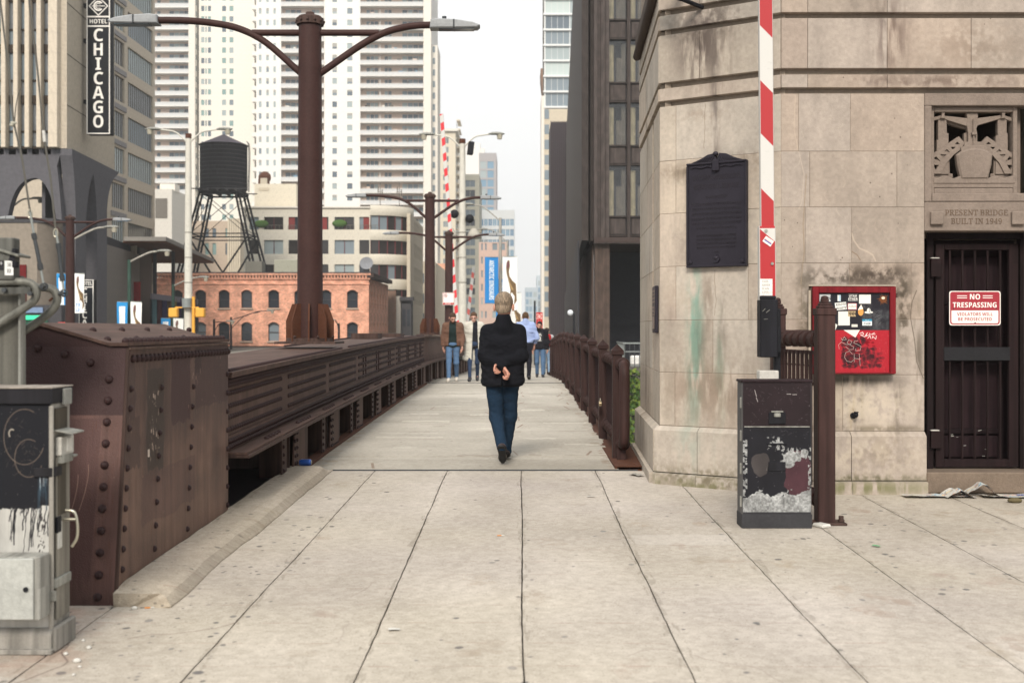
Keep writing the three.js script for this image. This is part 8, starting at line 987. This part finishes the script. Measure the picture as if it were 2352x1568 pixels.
// ---- bronze tower ----
{
  const d = 70, S = F / d, x = (p) => X(p, d), y = (p) => Y(p, d), t = thing('bronze_tower', 'dark bronze office tower with curtained windows beside the stone house', 'building'), br = streak(0x5c5452, 0.55), br2 = streak(0x4a4341, 0.55), top = y(-420), fr = [[-245, -156], [-100, -4.5]].slice(1).concat([]), so = y(551);
  const fls = [-3, -2, -1, 0, 1, 2, 3].map((k) => [90 + (k - 1) * 145, 186 + (k - 1) * 145 + (k === 3 ? 18 : 0)]);
  const bays = [[1399, 1440], [1449, 1489], [1498, 1538], [1547, 1587]];
  for (const [a, b] of bays) for (const [p, q] of fls) {
    const w = new THREE.Group(); w.name = 'window'; t.add(w); mesh('pane', [box((b - a) / S, (q - p) / S, 0.03, (x(a) + x(b)) / 2, (y(p) + y(q)) / 2, -d - 0.3)], phy(0xffffff, 0.04, { transmission: 1, thickness: 0 }), w); mesh('room_back', [box((b - a) / S, (q - p) / S, 0.04, (x(a) + x(b)) / 2, (y(p) + y(q)) / 2, -d - 1.6)], grain(0x3a3a40, 0.9), w);
    if (a < 1500) { mesh('blind', [box(11 / S, (q - p) / S * 0.92, 0.04, x(a + 7), (y(p) + y(q)) / 2 - 0.1, -d - 0.5)], streak(0xa39c80, 0.9), w); const n = 5; for (let k = 0; k < n; k++) mesh('curtain', [cyl(0.09, 0.09, (q - p) / S * (k > 2 ? 0.95 : 0.6), x(a + 21 + k * 4), y(q) + (q - p) / S * (k > 2 ? 0.95 : 0.6) / 2, -d - 0.6, 8)], streak(0x6c685f, 0.9), w); }
    mesh('spandrel_panel', [cbox((b - a) / S - 0.12, 37 / S, 0.06, 0.02, (x(a) + x(b)) / 2, y(q + 25), -d - 0.18)], br, t); mesh('spandrel_frame', [box((b - a) / S, 0.1, 0.16, (x(a) + x(b)) / 2, y(q + 3), -d - 0.14), box((b - a) / S, 0.1, 0.16, (x(a) + x(b)) / 2, y(q + 46.5), -d - 0.14)], br2, t); mesh('window_lining', [box((b - a) / S, 49 / S, 1.4, (x(a) + x(b)) / 2, y(q + 24.5), -d - 1)], darkc, w);
  }
  for (const p of [1444.5, 1493.5, 1542.5]) mesh('mullion', [box(8 / S, top - so, 0.3, x(p), (top + so) / 2, -d - 0.12), box(3 / S, top - so, 0.2, x(p), (top + so) / 2, -d + 0.12)], br, t);
  for (const [a, b, z] of [[1364, 1372, 0], [1372.5, 1380, -0.12], [1380.5, 1390, 0.04], [1390.5, 1399, 0.12]]) mesh('corner_pilaster', [box((b - a) / S, top - so, 0.5, (x(a) + x(b)) / 2, (top + so) / 2, -d - 0.2 + z)], br, t);
  block3(t, 'tower_core', x(1366), x(1620), so + 0.2, top, d + 2.2, d + 14, br2);
  // flank, skewed from the street line
  const A = V(x(1364), 0, -d - 0.3), B = V(8.3, 0, -192), L = A.distanceTo(B), yaw = Math.atan2(-(B.z - A.z), B.x - A.x), fl = mesh('flank', [box(L, top - so, 0.4, L / 2, (top - so) / 2, -0.5)], br2, t); fl.position.set(A.x, so, A.z); fl.rotation.y = yaw; const rg = prep(box(0.22, top - so, 0.34)); for (let k = 0; k < 44; k++) { const q = put('flank_mullion', rg, k % 3 ? br : br2, t, 0, 0, 0, 0, yaw); const s = 0.6 + k * (L - 2) / 44; q.position.copy(A.clone().lerp(B, s / L)).setY((top + so) / 2); }
  // ground floor: soffit, columns, dark lobby
  const sf = mesh('soffit', [box(9, 0.3, 12, x(1364) + 4.5, so - 0.0, -d - 5.7)], grain(0x4a3f3c, 0.8), t); mesh('soffit_edge', [box(x(1600) - x(1364), 0.25, 0.4, (x(1364) + x(1600)) / 2, so - 0.1, -d + 0.06)], br, t); mesh('column', [box(34 / S, so - GL, 0.9, x(1384), (so + GL) / 2, -d - 0.6)], streak(0x5e5049, 0.5), t); mesh('lobby_wall', [box(9, so - GL, 0.3, x(1400) + 4.5, (so + GL) / 2, -d - 9)], grain(0x34343a, 0.7), t);
  for (let k = 0; k < 22; k++) { const s = 1.4 + k * k * 0.12 + k * 2.2; if (s > L) break; const p = A.clone().lerp(B, s / L), q = mesh('ground_fin', [box(0.5, so - GL, 0.12)], k % 1 ? br2 : streak(0x6e5e57, 0.45), t); q.position.set(p.x, (so + GL) / 2, p.z); q.rotation.y = yaw; } const lg = mesh('ground_glass', [box(L, so - GL, 0.1, L / 2, (so - GL) / 2, -0.9)], grain(0x35353a, 0.6), t); lg.position.set(A.x, GL, A.z); lg.rotation.y = yaw;
}
// ---- quay: ivy, fence, van, globe lamp ----
{
  const leaf = new THREE.BufferGeometry(); leaf.setAttribute('position', new THREE.Float32BufferAttribute([0, 0, 0, 0.5, 0.25, 0.12, 0, 1, 0, -0.5, 0.25, 0.12], 3)); leaf.setIndex([0, 1, 2, 0, 2, 3]); leaf.computeVertexNormals(); const lg = plain(leaf), N = 5200, im = new THREE.InstancedMesh(lg, std(0xffffff, 0.75, { side: THREE.DoubleSide }), N), m = new THREE.Matrix4(), q = new THREE.Quaternion(), c = new THREE.Color();
  for (let i = 0; i < N; i++) { const s = rr(0.14, 0.26), cl = 0.25 * fbm(i * 0.37, 3, 2); q.setFromEuler(new THREE.Euler(rr(-0.2, 1.1), rr(-0.8, 0.8), rr(1.9, 4.4))); m.compose(V(rr(4.2, 13), rr(-6, -0.42), -61.75 + rr(0, 0.35) + cl), q, V(s, s, s)); im.setMatrixAt(i, m); const h = rnd(); c.setRGB(0.05 + 0.14 * h * h, 0.11 + 0.14 * h * h, 0.018 + 0.012 * h); im.setColorAt(i, c); } im.name = 'ivy'; im.userData = { kind: 'stuff', label: 'green ivy hanging over the far quay wall', category: 'ivy' }; im.castShadow = im.receiveShadow = true; scene.add(im);
  const t = thing('quay_fence', 'grey metal fence on the far quay above the ivy', 'fence', [0, 0, -62.4]), pg = prep(box(0.05, 1.3, 0.05)), Yq = -0.46; for (let k = 0; k < 34; k++) put('picket', pg, M.steelDark, t, 5.6 + k * 0.26, Yq + 0.68, 0); mesh('fence_rail', [box(9, 0.07, 0.07, 10, Yq + 1.3, 0), box(9, 0.05, 0.05, 10, Yq + 0.85, 0), box(9, 0.05, 0.05, 10, Yq + 0.12, 0)], M.steel, t); mesh('fence_return', [box(0.07, 0.07, 5, 5.6, Yq + 1.3, -2.5), ...Array.from({ length: 16 }, (_, k) => box(0.05, 1.3, 0.05, 5.6, Yq + 0.68, -0.3 * k))], M.steel, t);
  const car = (label, px, d, turn) => { const v = thing('parked_van', label, 'van', [X(px, d), GL + 0.05, -d], turn), wm = phy(0xdedfdd, 0.3, { clearcoat: 0.5 }); mesh('body', [ext([[-2.3, 0.35], [2.3, 0.35], [2.35, 0.9], [2.1, 1.15], [1.5, 1.9], [1.2, 2.0], [-2.2, 2.0], [-2.35, 1.6]], 1.8, 0.06).translate(0, 0, -0.9)], wm, v); mesh('windscreen', [box(0.05, 0.75, 1.6, 1.86, 1.5, 0, 0, 0, 0.66)], gD, v); for (const s of [-1, 1]) { mesh('side_window', [box(0.9, 0.5, 0.04, 0.9, 1.5, s * 0.97)], gD, v); for (const q2 of [-1.4, 1.45]) { const w = mesh('wheel', [cyl(0.34, 0.34, 0.22, q2, 0.34, s * 0.86, 18, Math.PI / 2)], M.rubber, v); mesh('rim', [cyl(0.2, 0.2, 0.23, q2, 0.34, s * 0.865, 12, Math.PI / 2)], M.galv, w); } mesh('headlight', [box(0.06, 0.16, 0.3, 2.33, 0.85, s * 0.65)], M.white, v); } };
  { const b = thing('white_barrier', 'low white block barrier behind the quay fence above the ivy', 'barrier', [X(1474, 66), -0.46, -66]); mesh('barrier_block', [cbox(1.3, 0.56, 0.5, 0.08, 0, 0.28, 0)], grain(0xe4e4e0, 0.7), b); mesh('barrier_foot', [cbox(1.34, 0.1, 0.6, 0.02, 0, 0.05, 0)], greyc, b); }
  car('white van whose roof shows over the riveted box by the hall', 252, 84, 0);
  const g = thing('globe_lamp', 'small white globe lamp on a dark post before the bronze tower', 'street lamp', [X(1310, 64), GL, -64]), gh = Y(718, 64) - GL; mesh('post', [cyl(0.09, 0.06, gh - 0.2, 0.2, gh / 2 - 0.1, 0, 10), tube([V(0.2, gh - 0.3, 0), V(0.2, gh - 0.05, 0), V(0.05, gh, 0)], 0.05, 12, 6)], M.black, g); mesh('globe', [ball(0.16, 0, gh, 0, 1, 1, 1, 12)], std(0xd8dde2, 0.3), g);
}
// ---- street lights, banners, poles, far barriers ----
const headGeo = prep(lathe([[0, 0.1], [0.12, 0.09], [0.22, 0.02], [0.2, -0.04], [0, -0.06]], 12).scale(2.1, 1, 0.9)), lensGeo = prep(cyl(0.12, 0.17, 0.26, 0, -0.16, 0, 12));
function cobra(t, from, to, mat, r = 0.05, rise = 0.55) { const mid = from.clone().lerp(to, 0.45); mid.y = mix(from.y, to.y, rise + 0.25); const e = to.clone(); mesh('arm', [tube([from, mid, from.clone().lerp(to, 0.75).setY(to.y - 0.05), e], r, 20, 6)], mat, t); const s = Math.sign(to.x - from.x) || 1; const h = put('lamp_head', headGeo, M.galv, t, to.x + s * 0.35, to.y + 0.02, to.z); put('lens', lensGeo, grain(0xb9b3a2, 0.4), h, s * 0.18, 0, 0); }
function whitePole(label, px, d, top, arms, extra) { const S = F / d, t = thing('street_light_pole', label, 'street light', [0, 0, 0]), x = X(px, d), yt = Y(top, d), wm = grain(0xd6d3c8, 0.6); mesh('shaft', [cyl(0.25, 0.15, yt - GL, x, (yt + GL) / 2, -d, 12)], wm, t); mesh('pole_cap', [cyl(0.17, 0.17, 0.25, x, yt - 0.1, -d, 12)], M.rust, t); for (const [hx, hy] of arms) cobra(t, V(x, yt - 0.5, -d), V(X(hx, d), Y(hy, d), -d), wm, 0.045); for (let k = 0; k < 3; k++) mesh('band', [cyl(0.225 - k * 0.012, 0.225 - k * 0.012, 0.05, x, GL + 4.6 + k * 1.35, -d, 12)], streak(0xa9a69c, 0.6), t); if (extra) extra(t, x, d); return t; }
whitePole('white pole with two lamp arms and yellow signal boxes beside the brick warehouse', 432, 63.5, 308, [[366, 297], [500, 297]], (t, x, d) => { const ym = std(0xe0a53c, 0.5); mesh('signal_bracket', [box(1.25, 0.07, 0.07, x, Y(706, d), -d + 0.25)], ym, t); for (const s of [-1, 1]) mesh('signal_box', [cbox(0.48, 0.5, 0.4, 0.05, x + s * 0.72, Y(718, d), -d + 0.25)], ym, t); mesh('signal_riser', [cyl(0.09, 0.09, 3, x + 0.33, Y(745, d), -d + 0.2, 8)], ym, t); mesh('camera_housing', [cyl(0.25, 0.28, 0.5, x, Y(696, d), -d + 0.3, 12)], M.steel, t); });
whitePole('white pole with two lamp arms and black floodlight near the street end', 1062, 63.5, 320, [[996, 309], [1125, 308]], (t, x, d) => { mesh('floodlight', [cbox(0.3, 0.7, 0.4, 0.03, x + 0.45, Y(341, d), -d + 0.1, 0, 0.2, -0.12)], M.black, t); for (const [px, py, s] of [[1044, 492, 1], [1079, 503, 1]]) mesh('spot_lamp', [ball(0.24, X(px, d), Y(py, d), -d + 0.2, 1, 1, 1, 10)], M.black, t); for (const s of [-1, 1]) { mesh('bell_arm', [box(0.5, 0.06, 0.06, x + s * 0.35, Y(497, d) - 0.8, -d)], M.steel, t); mesh('bell_lamp', [lathe([[0.12, 0.3], [0.3, 0.05], [0.42, -0.25], [0, -0.25]], 14).translate(x + s * 0.62, Y(505, d) - 0.75, -d)], grain(0xb8b3a8, 0.6), t); } });
{ // thin white lamps down the street
  for (const [px, d, top, hx, hy, lb] of [[1149, 72, 500, 1086, 470, 'thin white street lamp holding the blue and white banners'], [1166, 96, 552, 1118, 527, 'thinner white street lamp farther down behind the banners']]) { const t = thing('street_lamp', lb, 'street lamp', [0, 0, 0]), x = X(px, d), yt = Y(top, d), wm = streak(0xc9c8c2, 0.6); mesh('shaft', [cyl(0.13, 0.09, yt - GL, x, (yt + GL) / 2, -d, 10)], wm, t); cobra(t, V(x, yt - 0.2, -d), V(X(hx, d), Y(hy, d), -d), wm, 0.04, 0.4); }
  for (const [px, d, top, hx, hy, lb] of [[165, 66, 545, 240, 522, 'green street lamp with banners behind the far maroon lamp post'], [296, 68, 596, 362, 577, 'green street lamp with banners before the grey hall'], [397, 84, 652, 455, 637, 'green street lamp with small banners before the mural wall'], [-12, 74, 500, 72, 456, 'street lamp whose arm reaches in from outside the frame above the hall']]) { const t = thing('street_lamp', lb, 'street lamp', [0, 0, 0], 0, 'green street lamps'), x = X(px, d), yt = Y(top, d), gm = streak(0x46645a, 0.6); mesh('shaft', [cyl(0.12, 0.1, yt - GL, x, (yt + GL) / 2, -d, 10)], gm, t); cobra(t, V(x, yt - 0.15, -d), V(X(hx, d), Y(hy, d), -d), streak(0xc9c8c0, 0.6), 0.06, 0.35); }
  const lamp2 = (label, px, d, top, arms) => { const t = thing('twin_lamp', label, 'street lamp', [0, 0, 0]), x = X(px, d), yt = Y(top, d); mesh('shaft', [cyl(0.13, 0.1, yt - GL, x, (yt + GL) / 2, -d, 10)], M.black, t); for (const [hx, hy] of arms) { cobra(t, V(x, yt - 0.3, -d), V(X(hx, d), Y(hy, d), -d), M.black, 0.05, 0.3); mesh('arm_stay', [tube([V(x, yt - 1.2, -d), V(mix(x, X(hx, d), 0.4), mix(yt - 1.2, Y(hy, d), 0.75), -d), V(mix(x, X(hx, d), 0.8), Y(hy, d) - 0.1, -d)], 0.04, 12, 5)], M.black, t); } };
  lamp2('black street lamp with a pale arc arm in front of the brick windows', 530, 120, 728, [[613, 714]]); lamp2('black street lamp with low arm before the third brick window', 491, 112, 733, [[520, 738]]); lamp2('short dark lamp with a small grey head by the brick corner', 778, 118, 742, [[768, 735]]);
}
const bannerTex = { blue: ctex(128, 420, (c, W, H) => { c.fillStyle = '#1f7fc4'; c.fillRect(0, 0, W, H); c.save(); c.translate(64, H / 2); c.rotate(Math.PI / 2); c.fillStyle = '#f0f1ef'; c.textAlign = 'center'; c.textBaseline = 'middle'; c.font = 'bold 62px sans-serif'; c.fillText('ANTARCTIC DINOSAURS', 0, 0, H - 60); c.restore(); }), pale: ctex(128, 420, (c, W, H) => { c.fillStyle = '#1f8ccc'; c.fillRect(0, 0, W, H); c.fillStyle = '#f0f1ef'; c.fillRect(28, 46, 72, 330); c.fillStyle = '#b7c6d4'; for (let k = 0; k < 26; k++) c.fillRect(34, 54 + k * 12, 40 + (k * 37) % 24, 5); }), arm: ctex(192, 512, (c, W, H) => { c.fillStyle = '#f1f1ee'; c.fillRect(0, 0, W, H); const bl = (pts, col) => { c.fillStyle = col; c.beginPath(); pts.forEach(([x, y], i) => i ? c.lineTo(x, y) : c.moveTo(x, y)); c.fill(); }; bl([[52, 60], [70, 34], [92, 40], [98, 90], [84, 140], [92, 190], [130, 230], [178, 262], [182, 330], [190, 420], [150, 470], [160, 380], [120, 340], [96, 380], [104, 320], [84, 250], [56, 170], [46, 110]], '#6d5638'); bl([[60, 120], [74, 180], [100, 250], [150, 320], [120, 320], [92, 270]], '#a58a5c'); bl([[54, 60], [72, 44], [86, 60], [80, 110], [58, 110]], '#6a4048'); c.fillStyle = '#1f7fc4'; c.font = 'bold 64px sans-serif'; c.fillText('FIE', 30, 430); c.fillText('LD.', 30, 490); }) };
function banner(label, px, py0, py1, w, d, tx, group) { const S = F / d, h = (py1 - py0) / S, t = thing('street_banner', label, 'banner', [X(px, d), Y((py0 + py1) / 2, d), -d], 0, group), ww = w / S, g = new THREE.BoxGeometry(ww, h, 0.03, 6, 10, 1), p = g.attributes.position; for (let i = 0; i < p.count; i++) p.setZ(i, p.getZ(i) + 0.03 * Math.sin(p.getY(i) * 3 + p.getX(i) * 4)); g.computeVertexNormals(); raw('cloth', g, std(0xffffff, 0.8, { map: tx }), t); mesh('banner_rod', [rod(V(-ww / 2, h / 2, 0), V(ww / 2, h / 2, 0), 0.025, 6), rod(V(-ww / 2, -h / 2, 0), V(ww / 2, -h / 2, 0), 0.025, 6)], M.steel, t); }
banner('large blue banner with white vertical lettering above the person in black', 1129, 590, 696, 31, 71.5, bannerTex.blue); banner('white banner with brown creature beside the large blue banner', 1171, 589, 712, 33, 71.5, bannerTex.arm); banner('blue banner partly hidden behind the large blue banner', 1150, 640, 735, 22, 90, bannerTex.blue); banner('white creature banner lower down behind the head of the person in black', 1184, 672, 770, 27, 92, bannerTex.arm);
banner('blue banner beside the far maroon lamp post', 140, 628, 719, 21, 65.6, bannerTex.pale); banner('white creature banner beside the black street level sign', 181, 628, 719, 23, 65.6, bannerTex.arm); banner('blue banner before the grey hall', 280, 693, 790, 24, 67.6, bannerTex.pale); banner('white creature banner before the grey hall', 312, 693, 790, 25, 67.6, bannerTex.arm); banner('small blue banner before the mural wall', 380, 731, 800, 21, 83.6, bannerTex.pale); banner('small white creature banner before the mural wall', 409, 731, 800, 23, 83.6, bannerTex.arm);
{ const d = 66, t = thing('ornament_banner', 'small red banner with white flower ornament near the ribbed block', 'banner', [X(1239, d), Y(748, d), -d]), S = F / d; mesh('cloth', [box(15 / S, 62 / S, 0.04)], cloth(0xb23030), t); face(t, 'ornament', 15 / S, 62 / S, ctex(96, 396, (c) => { c.fillStyle = '#b23030'; c.fillRect(0, 0, 96, 396); c.strokeStyle = '#ecd9d2'; c.lineWidth = 6; for (let k = 0; k < 4; k++) { c.save(); c.translate(48, 60); c.rotate(k * Math.PI / 2 + 0.785); c.beginPath(); c.ellipse(26, 0, 22, 12, 0, 0, 7); c.stroke(); c.restore(); } c.fillStyle = '#ecd9d2'; c.fillRect(30, 130, 14, 40); c.fillRect(52, 130, 14, 40); }), 0, 0, 0.023); mesh('banner_post', [cyl(0.05, 0.05, 3.6, -0.26, -0.4, 0, 8)], M.black, t); }
{ // raised barrier arms far along the bridge
  const bar = (label, a, b, d, w, tx) => { const A = at(...a, d), B = at(...b, d), t = thing('far_barrier', label, 'barrier', [0, 0, 0], 0, 'raised barriers at the far bridge end'), L = A.distanceTo(B), g = plain(box(w, L, 0.1)); uvp(g, (x, y) => [x / w + 0.5, y / L + 0.5]); const m = raw('striped_arm', g, std(0xffffff, 0.6, { map: tx }), t); m.position.copy(A.clone().lerp(B, 0.5)); m.rotation.z = -Math.atan2(B.x - A.x, B.y - A.y); mesh('barrier_housing', [cbox(0.5, 1.1, 0.5, 0.03, B.x, gy(d) + 0.55, B.z)], M.galv, t); mesh('pivot_plate', [cbox(0.3, Math.max(0.3, B.y - gy(d) - 1), 0.2, 0.03, B.x, (B.y + gy(d) + 1) / 2, B.z)], M.galv, t); };
  bar('tall red and white raised barrier arm crossing behind the lamp post arms', [1014, 262], [1051, 752], 56, 0.18, stripeTex(-1, 14, 0.5, '#cf2430')); bar('thinner faded raised barrier arm leaning the other way', [1088, 612], [1072, 752], 66, 0.17, stripeTex(1, 5, 0.45, '#c9635c'));
  const s = thing('parking_sign', 'small white parking restriction sign on the far maroon lamp post', 'sign', [X(1030, 46.2), Y(686, 46.2), -46.2]); const S = F / 46.2; mesh('sign_plate', [cbox(28 / S, 29 / S, 0.02, 0.005, 0, 0, 0)], M.white, s); face(s, 'sign_face', 27 / S, 28 / S, ctex(192, 200, (c) => { c.fillStyle = '#e4e2de'; c.fillRect(0, 0, 192, 200); c.strokeStyle = '#a8403e'; c.lineWidth = 6; c.strokeRect(6, 6, 180, 188); c.beginPath(); c.arc(48, 48, 26, 0, 7); c.stroke(); c.fillStyle = '#333'; c.font = 'bold 40px sans-serif'; c.fillText('P', 36, 62); c.beginPath(); c.moveTo(30, 30); c.lineTo(66, 66); c.stroke(); c.fillStyle = '#b03a38'; c.fillRect(10, 164, 172, 26); c.fillStyle = '#eee'; c.font = 'bold 20px sans-serif'; c.fillText('TOW ZONE', 36, 184); }), 0, 0, 0.013);
}
scene.traverse((o) => { if (o.isMesh) { o.castShadow = true; o.receiveShadow = true; } });
renderer.render(scene, camera);
